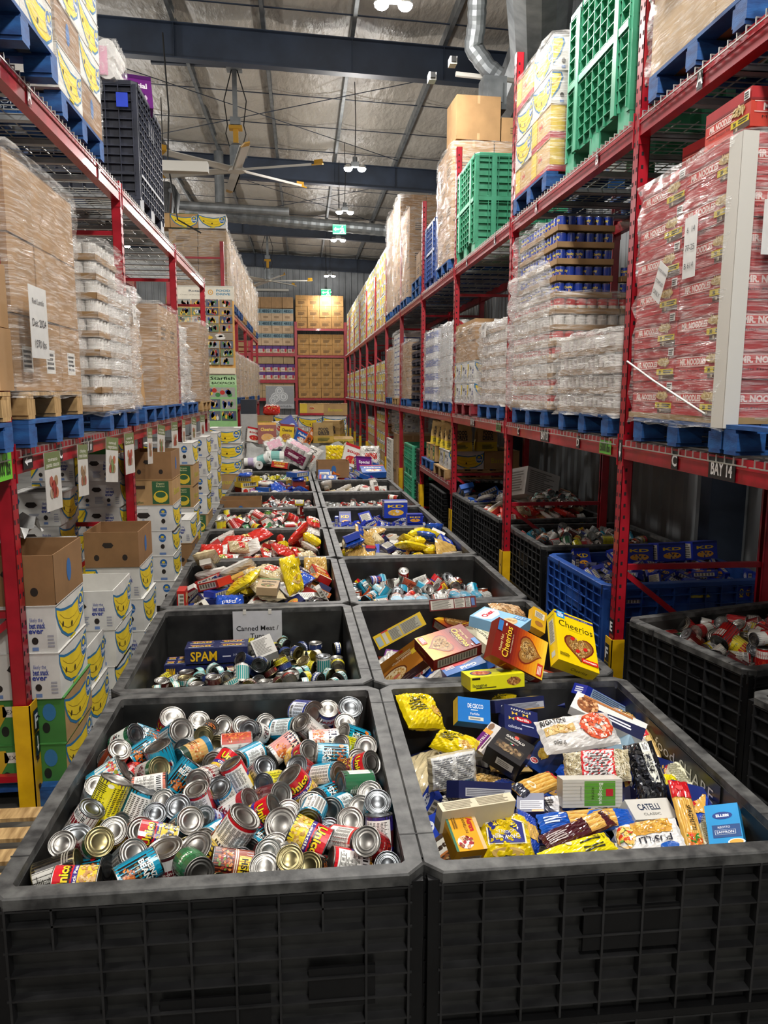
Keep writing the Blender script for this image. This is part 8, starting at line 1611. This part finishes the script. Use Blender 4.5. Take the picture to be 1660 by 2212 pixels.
film(-2.5, 5.68, Z1+ZP-.03, -1.385, 6.85, Z1+ZP+.93, 'stretch film round the white can load of left rack', 'film', .016, 31)
film(-1.60, 6.02, Z1+ZP, -1.375, 6.9, Z1+ZP+.98, 'bunched milky film down the aisle side of left can load', 'film2', .016, 36, nm='bunched_wrap')
film(-2.5, 5.68, Z1+ZP+.93, -1.385, 6.4, Z1+ZP+1.2, 'crumpled film over the top trays of left can load', 'film', .02, 32)
paper(-1.36, 6.62, 2.85, .12, .14, LXN, 'small white label on the left can load', ['|||||', '3401'])
pal(-1, 7.55, Z1, 'b', 'blue pallet under the leaning brown carton'); pal(-1, 8.7, Z1, 'b', 'blue pallet under the taped brown carton pile')
tag(link('carton', carton_mesh(.62, .22, .78, 'a78254', 'plain', None, 1), None, (-1.78, 7.35, Z1+ZP), (0, -.06, -.12)), 'tall flat brown carton standing before the wrapped pile', 'carton')
cartons(-1, -1.42, 8.0, Z1+ZP, 2, 2, 2, .55, .6, .5, 'large brown carton, left rack', 'large brown cartons on the left rack')
film(-2.5, 7.98, Z1+ZP, -1.39, 9.25, Z1+ZP+1.03, 'stretch film round the large brown cartons', 'film', .008, 33)
for j, (z, t) in enumerate([(3.0, 'upper'), (2.5, 'lower')]): paper(-1.75, 7.97, z-.05, .14, .2, 0, '%s small printed label on the large brown carton' % t, ['||||', '====', '--'])
pal(-1, 10.1, Z1, 'b', 'blue pallet under the lumpy wrapped bags'); pal(-1, 11.55, Z1, 'w', 'raw wood pallet under the farthest load of left rack')
for l in range(4):
    for a in range(2): product('GB6', .5, .55, .26, (-1.75-.02*l-.5*a, 9.95, Z1+ZP+.12+.22*l), Qe(0, 0, .1*l), 'white sack under film, %s up, %s in from the aisle' % (nth(l), nth(a)), 'sacks on the left rack')
film(-2.45, 9.6, Z1+ZP-.02, -1.45, 10.6, Z1+ZP+.95, 'lumpy stretch film over the pile of sacks', 'film2', .035, 34, taper=.12)
cartons(-1, -1.42, 11.0, Z1+ZP, 2, 2, 4, .54, .58, .27, 'brown carton, farthest left load', 'brown cartons on the farthest left load')
film(-2.5, 10.97, Z1+ZP, -1.39, 12.1, Z1+ZP+1.12, 'stretch film round the farthest load of left rack', 'film', .016, 35)
# ------------------------------------------------ left hand rack, upper level
pallet(-1.90, 4.15, Z2, 'b', 'blue pallet nearest on the upper level of left rack')
bananas(-1, -1.32, 3.65, Z2+ZP, 2, 2, 5, 'banana box, near top load', 'banana boxes on the nearest top pallet', vs='wtgw', rot=math.pi/2)
film(-2.4, 3.6, Z2+ZP, -1.29, 4.7, Z2+1.5, 'stretch film round the nearest top banana boxes', 'film', .006, 40)
pallet(-2.02, 5.62, Z2, 'b', 'blue stamped pallet second along the upper level of left rack')
bananas(-1, -1.42, 5.08, Z2+ZP, 2, 2, 6, 'banana box, second top load', 'banana boxes on the second top pallet', vs='vvvb', rot=math.pi/2)
film(-2.5, 5.06, Z2+ZP, -1.4, 6.15, Z2+ZP+1.55, 'stretch film round the second top banana boxes', 'film', .005, 41)
m = M(); s = Sheet(.5, .1); s.T(.5, .78, .03, 'CA44', 'c8d8e8', w=.16).T(.5, .45, .024, 'PROPERTY', 'c8d8e8', w=.3).T(.5, .14, .024, 'OF CHEP', 'c8d8e8', w=.24); s.emit(m, face_map((-.25, -.502, .02), (1, 0, 0), (0, 0, 1)), eps=.001)
m.obj('stencil', ['print'], find('blue stamped pallet second along the upper level of left rack'), (.33, 0, 0))
bulk_bin(-2.02, 8.2, 0, 'dark slotted bulk crate on the upper level of left rack', 'darkplastic', 'darkplastic', 'darkplastic', w=1.15, l=1.25, h=1.1, style='b', z=Z2, name='bulk_crate')
m = M(); m.box(-1.62, 7.535, Z2+.86, -1.52, 7.545, Z2+.98, col='2c46c0'); m.obj('latch', ['print'], find('dark slotted bulk crate on the upper level of left rack'), (2.02, -8.2, -Z2))
rollpack(-1.86, 7.75, Z2+1.26, (math.pi/2, 0, 0), 8, 'toilet_roll_pack', 'pack of white toilet rolls on the dark crate', nx=3, ny=2, nz=3, r=.085, L=.13, pcol='e4e2de')
product('PPL', .3, .35, .2, (-1.6, 8.3, Z2+1.2), Qe(1.2, 0, .3), 'purple printed pack on the dark crate behind the toilet rolls')
# second left rack
for z, zz in ((Z1, 'lower'), (Z2, 'upper')):
    y = 15.55
    for j in range(8):
        pallet(-2.0, y+.5, z, 'b' if j % 3 else 'w', 'pallet on the second left rack, %s level, %s along' % (zz, nth(j)), False)
        n = 4 if zz == 'upper' else 3
        cartons(-1, -1.42, y, z+ZP, 2 if j == 0 else 1, 2, n, .54, .55, .31, 'carton %s level second rack, pile %s' % (zz, NUM[j+1]), 'cartons on the second left rack', base='a58a68', top=(j == 0))
        film(-2.5, y-.02, z+ZP, -1.38, y+1.12, z+ZP+.31*n+.02, 'stretch film second left rack, %s level, %s pile' % (zz, nth(j)), 'film', .02, 50+j); y += 1.27
bananas(-1, -1.42, 15.5, Z2+ZP+1.26, 3, 1, 1, 'banana box topping second rack', 'banana boxes topping the second left rack', vs='wtg', rot=0)
# ------------------------------------------------ banana boxes on the floor, left
m = None
def bstack(xr, y, z, kinds, t, rot=math.pi/2, cols=1):
    w, d = (.405, .515) if abs(math.sin(rot)) > .5 else (.515, .405)
    for c in range(cols):
        for i, v in enumerate(kinds):
            if c and i < len(kinds)-2 and False: continue
            banana(xr-w*(c+.5)-.01*c+random.uniform(-.012, .012), y+d/2+random.uniform(-.012, .012), z+.255*i, v, '%s banana box, %s up, %s%s' % ({'w': 'white', 'v': 'white', 'g': 'green', 'b': 'brown', 't': 'tan', 'd': 'tan'}[v[0]], nth(i), t, '' if cols == 1 else ', %s column' % nth(c)), rot, 'banana boxes on the left floor')
pallet(-1.85, 4.6, 0, 'b', 'blue pallet on the floor under the nearest banana boxes', True, math.pi/2); pallet(-1.85, 6.1, 0, 'b', 'second blue pallet on floor under banana boxes', True, math.pi/2)
pallet(-1.72, 3.2, 0, 'm', 'empty blue edged pallet with wooden boards on the floor, near', True, math.pi/2)
bstack(-1.30, 4.06, .10, ['g', 'g', 'w', 'w', 'bo'], 'nearest stack', cols=2)
bstack(-1.34, 4.62, .145, ['w', 'wo'], 'behind nearest stack')
bstack(-1.28, 5.1, .145, ['w', 'v', 'wo'], 'short stack')
bstack(-1.25, 5.88, .145, ['w', 'v', 'w', 'bo'], 'tall middle stack', cols=1)
bstack(-1.70, 5.3, .145, ['w', 'w', 'w', 'w'], 'inner middle stack')
bstack(-1.95, 6.3, .145, ['w', 'w', 'w', 'w', 'w'], 'deep inner stack')
bstack(-1.30, 7.67, .10, ['v', 'v', 'v', 'v', 't', 'bo'], 'stack by third post', cols=1)
bstack(-1.78, 7.6, .10, ['w', 'w', 'w', 'w', 'w', 'w', 'g'], 'inner stack by third post', cols=2)
bstack(-1.22, 8.3, .10, ['w', 'b', 'w'], 'low stack past third post')
bstack(-1.30, 9.2, .10, ['v', 'v', 'w', 't', 't', 'v'], 'stack past third post', cols=1)
bstack(-1.28, 10.3, .10, ['v', 't', 'v', 'v', 'w', 'v'], 'stack by fourth post', cols=1)
bstack(-1.24, 11.3, .10, ['t', 'w', 'w', 'w', 'w', 'w'], 'stack at rack end', cols=1)
bstack(-1.02, 12.9, .10, ['w', 'w', 't', 'w', 'w', 'w'], 'stack beyond rack end', rot=0, cols=1)
bstack(-1.60, 12.9, .10, ['w', 'w', 'w', 't', 'w'], 'rear stack beyond rack end', rot=0, cols=2)
m = M(); m.cbox(0, 0, 0, .5, .4, .004, col='d2cfc6'); m = M()
r = random.Random(4); nx, ny = 14, 12
g = [[(-2.45+.55*i/nx, 4.0+.5*j/ny, 1.46+.03*math.sin(i*1.3+j)+.03*math.sin(j*1.7-i*.6)+r.uniform(-.01, .01)) for i in range(nx+1)] for j in range(ny+1)]
for j in range(ny):
    for i in range(nx): m.quad(g[j][i], g[j][i+1], g[j+1][i+1], g[j+1][i])
tag(m.obj('crumpled_sacks', ['cloth'], None, (.30, .35, -.02)), 'crumpled white sacks lying on the inner banana boxes', 'sack')
# hanging product signs along the lower beam, left
SG = [4.5, 5.1, 5.86, 6.45, 7.3, 7.87, 8.7, 9.35, 10.2, 11.1, 11.8]
for i, y in enumerate(SG):
    w, h = .20, .33; m = M(); m.cbox(0, 0, 0, w, h, .003, col='c9c6bf'); s = Sheet(w, h); s.up().R(0, .72, 1, 1, '6f7a52').up().T(.5, .88, h*.07, ['tomato', 'chunky', 'canned', 'snack', 'pasta', 'soup', 'rice', 'beans', 'fish', 'fruit', 'oats'][i], 'e8e6dc', w=w*.6).T(.5, .79, h*.08, ['pasta sauce', 'meat & stew', 'vegetables', 'bars', 'noodles', 'broth', 'grains', 'pulses', 'tuna', 'cups', 'cereal'][i], 'e8e6dc', w=w*.8)
    for j in range(4): s.E(.35+.3*(j % 2), .5-.2*(j//2), w*.12, h*.1, ['a85a4a', '9a7a5a', 'a8907a', 'b06a50'][(i+j) % 4], n=8)
    s.E(.5, .36, w*.16, h*.16, ['9a4038', '8a7050', '7a8a5a'][i % 3], n=10)
    s.emit(m, face_map((-w/2, -h/2, .0018), (1, 0, 0), (0, 1, 0)), eps=.0006)
    o = m.obj('hanging_sign', ['print'], None, (-1.425, y, HB-.13)); o.matrix_world = Matrix.Translation((-1.415, y, HB-.14)) @ Matrix.Rotation(math.pi/2-.12+.1*math.sin(i*2), 4, 'Z') @ Matrix.Rotation(math.pi/2, 4, 'X') @ Matrix.Rotation(-.06*(i % 3), 4, 'Z')
    tag(o, 'plastic sleeved picture sign hanging from the lower left beam, %s along' % nth(i), 'sign', 'picture signs on the left beam')
# sign hanging in the tuna bin
m = M(); w, h = .31, .25; m.cbox(0, 0, 0, w, h, .002, col='c2c3c6'); s = Sheet(w, h); s.up().T(.5, .56, h*.13, 'Canned Meat /', '1a1a1c', w=w*.86, bold=.01).T(.5, .36, h*.13, 'Tuna', '1a1a1c', w=w*.3, bold=.01); s.emit(m, face_map((-w/2, -h/2, .0012), (1, 0, 0), (0, 1, 0)), eps=.0005)
o = m.obj('bin_sign', ['print'], None, (-.31, 4.795, .725), (math.pi/2-.05, 0, 0)); tag(o, 'grey paper sign reading canned meat and tuna in its bin', 'sign')
m = M()
for s_ in (-.08, .08): m.cbox(s_, 0, .12, .02, .008, .03)
m.obj('clip', ['white'], o, (0, 0, 0), (-math.pi/2, 0, 0))
m = M(); w, h = .62, .16; m.cbox(0, 0, 0, w, h, .002, col='101012'); s = Sheet(w, h); s.up().T(.3, .6, h*.3, 'food', 'd8d8d4', w=w*.28).T(.72, .6, h*.34, 'SHARE', 'd8d8d4', w=w*.42).R(.3, .05, .9, .2, 'd8c820'); s.emit(m, face_map((-w/2, -h/2, .0012), (1, 0, 0), (0, 1, 0)), eps=.0006)
o = m.obj('inside_label', ['print'], None, (1.497, 2.78, .735)); o.matrix_world = Matrix.Translation((1.497, 2.78, .735)) @ Matrix.Rotation(-math.pi/2, 4, 'Z') @ Matrix.Rotation(math.pi/2, 4, 'X'); tag(o, 'black food share label stuck inside the front pasta bin wall', 'label')
# banners at the end of the second left rack
def photo(s, x0, y0, x1, y1, sd):
    r = random.Random(sd); s.R(x0, y0, x1, y1, r.choice(['5a606c', '8a7f70', '4a505a', '9a9a92', '6a7a5a'])); s.L += 1
    for i in range(9):
        cx, cy = r.uniform(x0+.04, x1-.04), r.uniform(y0+(y1-y0)*.2, y1-(y1-y0)*.3)
        s.E(cx, cy, (x1-x0)*s.w*.09, (y1-y0)*s.h*.24, r.choice(['d8b030', '24408c', '2c3a70', 'b03028', 'd8d4cc', '3a7a40', '1c1c20', 'e0c040']), n=8); s.E(cx, min(cy+(y1-y0)*.28, y1-.005), (x1-x0)*s.w*.04, (y1-y0)*s.h*.09, 'c8987a', n=7)
    s.L += 1
def banner(x, y, z, w, h, draw, t):
    m = M(); m.cbox(0, 0, 0, w, .01, h, col='d8d4c8'); s = Sheet(w, h); draw(s); s.emit(m, face_map((-w/2, -.0055, -h/2), (1, 0, 0), (0, 0, 1)), eps=.001)
    o = m.obj('banner', ['print'], None, (x, y, z)); tag(o, t, 'banner'); m = M(); m.tube([(-w/2, 0, h/2), (w/2, 0, h/2)], .012, 8); m.obj('rail', ['white'], o)
def bd(s):
    s.R(0, 0, 1, .84, 'e8b05c').R(0, .84, 1, 1, 'ddd6c4').up().T(.36, .95, s.h*.022, 'Rotary', '26324a', w=s.w*.26, bold=.02).T(.3, .905, s.h*.014, 'Clubs of Kamloops', '8a8274', w=s.w*.44).T(.82, .955, s.h*.024, 'FOOD', '2f7fa0', w=s.w*.24, bold=.03).T(.82, .915, s.h*.024, 'DRIVE', '2f7fa0', w=s.w*.24, bold=.03).E(.6, .935, s.w*.045, s.w*.045, 'd8a030').up().E(.6, .935, s.w*.03, s.w*.03, 'ddd6c4').up().E(.6, .935, s.w*.012, s.w*.012, 'd8a030')
    for r_ in range(9):
        y = .77-.095*r_
        if y < .06: break
        if r_ in (4,): photo(s, .03, y, .97, y+.085, r_); continue
        for c in range(4): photo(s, .03+.24*c, y, .25+.24*c, y+.085, r_*5+c)
    s.up().R(0, 0, 1, .07, 'd8ccb4').up().T(.4, .045, s.h*.018, 'Rotary', 'f0ead8', w=s.w*.3)
banner(-1.82, 15.22, 3.36, 1.08, 1.62, bd, 'tall photo banner of the food drive at the second rack end')
def gd(s):
    s.R(0, 0, 1, 1, '8ab87a').up().R(0, .8, 1, 1, 'a8cc98').T(.6, .93, s.h*.06, 'Starfish', '5fae3a', w=s.w*.7, bold=.02).T(.62, .84, s.h*.045, 'BACKPACKS', 'f0f4e8', w=s.w*.66, bold=.02)
    for r_, y in enumerate((.58, .36, .14)):
        for c in range(2 if r_ else 1): photo(s, .1+.45*c, y, (.52+.45*c) if r_ else .95, y+.18, 40+r_*3+c)
banner(-1.60, 15.2, 2.03, .66, 1.02, gd, 'green photo banner hanging beneath the food drive banner')
def wd_(s): s.R(0, 0, 1, 1, 'd8d6d0').up(); photo(s, .08, .1, .92, .62, 77); s.up().T(.5, .84, s.h*.16, 'Meet', '3a3a40', w=s.w*.3)
banner(-1.58, 15.19, 1.38, .62, .26, wd_, 'small white photo poster below the green banner')
m = M(); m.box(-1.3, 16.4, 0, -.98, 16.75, 1.75, col='c8cac8'); m.box(-1.3, 16.4, 1.75, -.98, 16.75, 2.05, col='2c3440'); s = Sheet(.32, 1.75); s.up().R(0, 0, 1, .35, '7aa84a').T(.6, .75, .05, 'foodbank', '3a3a40', w=.2); s.emit(m, face_map((-1.3, 16.399, 0), (1, 0, 0), (0, 0, 1)), eps=.001); tag(m.obj('display_stand', ['print']), 'pale grey and dark display stand beside the banner rack', 'display')
def nd(s):
    s.R(0, 0, 1, 1, '8d8f92').up().R(0, 0, 1, .2, 'a9abae').up().T(.5, .1, s.h*.1, 'non-perishable', '3a3c40', w=s.w*.8)
    for x, y, r_ in ((.35, .5, .17), (.62, .52, .16), (.48, .78, .15), (.25, .36, .14)):
        for k, c in enumerate(('c9cbcd', '9da0a3', 'd4d6d8', 'a4a7aa')): s.E(x, y, s.w*r_*(1-.2*k), s.w*r_*(1-.2*k), c); s.L += .5
banner(-.98, 33.5, 1.95, 1.2, .95, nd, 'grey banner of food tins hanging before the end rack')
# ------------------------------------------------ white woven bulk bags with food
def bulkbag(x, y, w, d, h, t, sd):
    m = M(); r = random.Random(sd); n = 10; per = []
    for a in range(4*n):
        s_, i = divmod(a, n); u = -1+2*i/n; per.append([(u, -1), (1, u), (-u, 1), (-1, -u)][s_])
    rows = 10; P = []
    for j in range(rows+1):
        v = j/rows; b = 1+.06*math.sin(math.pi*v); row = []
        for k, (a, c) in enumerate(per): sc = (1-.10*max(0, abs(a)+abs(c)-1.55)/.45)*b; row.append((x+a*w/2*sc+.012*math.sin(k*1.9+j), y+c*d/2*sc+.012*math.sin(k*2.3-j), h*v+(.05*math.sin(k*.9+sd)+.03*math.sin(k*2.1) if j == rows else .01*math.sin(k))))
        P.append(row)
    N_ = len(per)
    for side in range(2):
        base = len(m.v)
        for row in P: m.v += [((px-x)*(1-.03*side)+x, (py-y)*(1-.03*side)+y, pz) for px, py, pz in row]
        for j in range(rows):
            for k in range(N_): a = base+j*N_+k; b = base+j*N_+(k+1) % N_; f = (a, b, b+N_, a+N_); m.f.append(f if side == 0 else f[::-1]); m.c.append(None); m.m.append(0)
    m.box(x-w/2*.9, y-d/2*.9, .0, x+w/2*.9, y+d/2*.9, .02)
    return tag(m.obj('bulk_bag', ['cloth'], smooth=True), t, 'bulk bag')
bulkbag(-.62, 15.75, 1.08, 1.05, 1.16, 'white woven bulk bag full of cereal boxes', 1); bulkbag(.48, 15.75, 1.1, 1.05, 1.18, 'white woven bulk bag with food drive paper bags on top', 2)
for k, w, h, d, x, y, z, e, t in [('CBR', .36, .42, .1, -.72, 15.45, 1.4, (1.45, 0, .1), 'orange and white family cereal box standing in the bulk bag'), ('CYL', .28, .36, .08, -.33, 15.4, 1.4, (1.5, .1, -.05), 'yellow cereal box standing in the bulk bag'), ('CBL', .3, .3, .1, -.05, 15.5, 1.3, (1.2, .5, .3), 'blue and white cereal box leaning in the bulk bag'), ('ORG', .12, .4, .1, .12, 15.45, 1.32, (1.3, .6, .2), 'narrow orange box leaning in the bulk bag'), ('KDL', .28, .3, .1, -.3, 15.95, 1.55, (1.3, -.5, .3), 'blue packet leaning behind the yellow cereal box'), ('WHB', .3, .3, .1, -1.0, 15.6, 1.35, (1.3, .2, .4), 'white and red box at the corner of bulk bag'), ('brownside', .35, .1, .2, 0, 15.95, 1.45, (1.5, 0, 0), 'dark red cereal box lying at the back of bulk bag'), ('GB6', .5, .35, .2, -.4, 16.1, 1.45, (1.2, 0, 0), 'white sack at the back of the bulk bag')]:
    product(k, w, h, d, (x, y, z), Qe(*e), t)
for j, (x, y, z, s_, r_, cc) in enumerate([(.38, 15.5, 1.2, -.1, .15, 'a88a54'), (.62, 15.8, 1.24, .1, -.5, '9a7c4a'), (.78, 15.45, 1.12, .3, .1, 'c8ae48')]): paperbag(x, y, z, s_, r_, 'food drive paper bag on the white bulk bag, %s' % nth(j), col=cc, low='b8963c', W=.42, D=.28, H=.4 if j < 2 else .2)
# far banana boxes facing the aisle, then the end rack
for j, (x, z, v) in enumerate([(-.95, 1.38, 't'), (-.42, 1.38, 'w'), (.16, 1.36, 'w'), (.74, 1.36, 'w'), (-.95, 1.1, 'w'), (-.42, 1.1, 'w'), (.16, 1.1, 'w'), (.74, 1.1, 'w'), (.2, 1.66, 'd'), (.76, 1.66, 't'), (-.95, .82, 'w'), (-.42, .82, 'w'), (.16, .82, 'w'), (.74, .82, 'w')]):
    o = banana(x, 18.6, z, v, 'banana box facing the aisle behind bulk bags, %s, %s from left' % ({1.38: 'top row', 1.36: 'top row', 1.1: 'middle row', 1.66: 'extra top', .82: 'low row'}[z], nth([-.95, -.42, .16, .74].index(x) if z < 1.6 else int(x > .5)+4)), 0, 'banana boxes behind the bulk bags'); o.scale = (1.1, 1.1, 1.08)
for j, x in enumerate((-.68, .45)):
    m = M(); m.box(x-.55, 18.3, 0, x+.55, 18.95, .8, col='8a7048'); tag(m.obj('crate_stand', ['matte']), 'brown cardboard gaylord supporting the far banana boxes, %s' % ('nearer left rack' if j == 0 else 'nearer right rack'), 'crate')
product('GB3', .4, .3, .2, (-.75, 18.6, 1.78), Qe(.5, 0, 0), 'red and white plastic bag lying on the far banana boxes')
YE = 37.0
for i, x in enumerate((-4.6, -2.45, -.30, 2.02)):
    m = M()
    for yy in (YE, YE+1.05): m.box(x-.06, yy-.04, 0, x+.06, yy+.04, 5.4)
    for z in (.3, 1.6, 2.9, 4.2): m.bar((x, YE, z), (x, YE+1.05, z+.9), .04, .04)
    tag(m.obj('rack_upright', ['red']), 'red end rack frame against the back wall, %s from left' % nth(i), 'rack frame')
for x0, x1, zs, nm in ((-4.5, -2.5, (1.82, 2.66, 3.89), 'outer'), (-2.4, -.36, (1.82, 2.66, 3.89), 'middle'), (-.24, 1.96, (1.83, 3.82, 5.05), 'right')):
    for i, z in enumerate(zs):
        m = M(); m.box(x0, YE-.03, z-.07 if nm != 'right' else z-.05, x1, YE+.03, z+.07 if nm != 'right' else z+.05); tag(m.obj('rack_beam', ['red']), 'red beam of the end rack, %s bay, %s level' % (nm, nth(i)), 'rack beam')
def wallcartons(x0, z0, nx, nz, w, h, st, base, t, txt=None):
    for i in range(nx):
        for j in range(nz): tag(link('carton', carton_mesh(w-.012, .5, h-.008, base, st, txt, (i*3+j) % 3), None, (x0+w*(i+.5), YE+.3+random.uniform(-.02, .02), z0+h*j), (0, 0, random.uniform(-.02, .02))), '%s, %s row up, %s across' % (t, nth(j), nth(i)), 'carton', t+'s on the end rack')
wallcartons(-.22, 1.90, 4, 4, .54, .46, 'plain', 'b98d52', 'golden brown carton, lowest shelf', 'CHICKEN'); wallcartons(-.22, 3.89, 4, 2, .54, .48, 'plain', 'b98d52', 'golden brown carton, middle shelf', 'CHICKEN'); wallcartons(-.30, 5.12, 4, 3, .56, .5, 'plain', 'b0854e', 'golden brown carton, top shelf', 'CHICKEN')
wallcartons(-2.4, 4.32, 4, 3, .5, .56, '48351', 'c4a888', 'numbered carton'); wallcartons(-2.4, 6.02, 4, 1, .5, .5, 'plain', 'a8845c', 'plain carton above the numbered')
wallcartons(-2.4, 3.97, 6, 1, .34, .33, 'purple', 'c0a888', 'purple printed case, upper'); wallcartons(-2.4, 2.74, 6, 2, .34, .36, 'purple', 'c0a888', 'purple printed case, lower'); wallcartons(-2.4, 3.48, 4, 1, .5, .34, 'plain', 'a8906c', 'buff carton under the beam'); wallcartons(-2.4, 1.9, 4, 2, .5, .34, 'plain', 'a8906c', 'buff carton on the low beam')
wallcartons(-4.5, 1.9, 4, 2, .5, .36, 'plain', 'a8906c', 'buff carton outer low'); wallcartons(-4.5, 3.97, 4, 4, .5, .5, 'plain', 'a8845c', 'plain carton outer high')
m = M(); m.tube([(-3.6, 0, 0), (-.6, 0, 0)], .06, 8); tag(m.obj('strip_light', ['white'], None, (0, 37.6, 6.9)), 'white tube across the back wall above the end rack', 'pipe')
for i, y in enumerate((16.5, 20)):
    pass
import sys
_d = [(l, n) for l, n in LABELS.items() if len(n) > 1]
print('DUP LABELS', len(_d), [(l, len(n)) for l, n in _d[:12]]); print('LONG', [l for l in LABELS if len(l.split()) > 16][:10]); print('SHORT', [l for l in LABELS if len(l.split()) < 4][:6])
print('OBJECTS', len(bpy.data.objects), 'MESHES', len(bpy.data.meshes), 'TRIS', sum(sum(len(p.vertices)-2 for p in m_.polygons) if len(m_.polygons) < 2e5 else 0 for m_ in bpy.data.meshes))
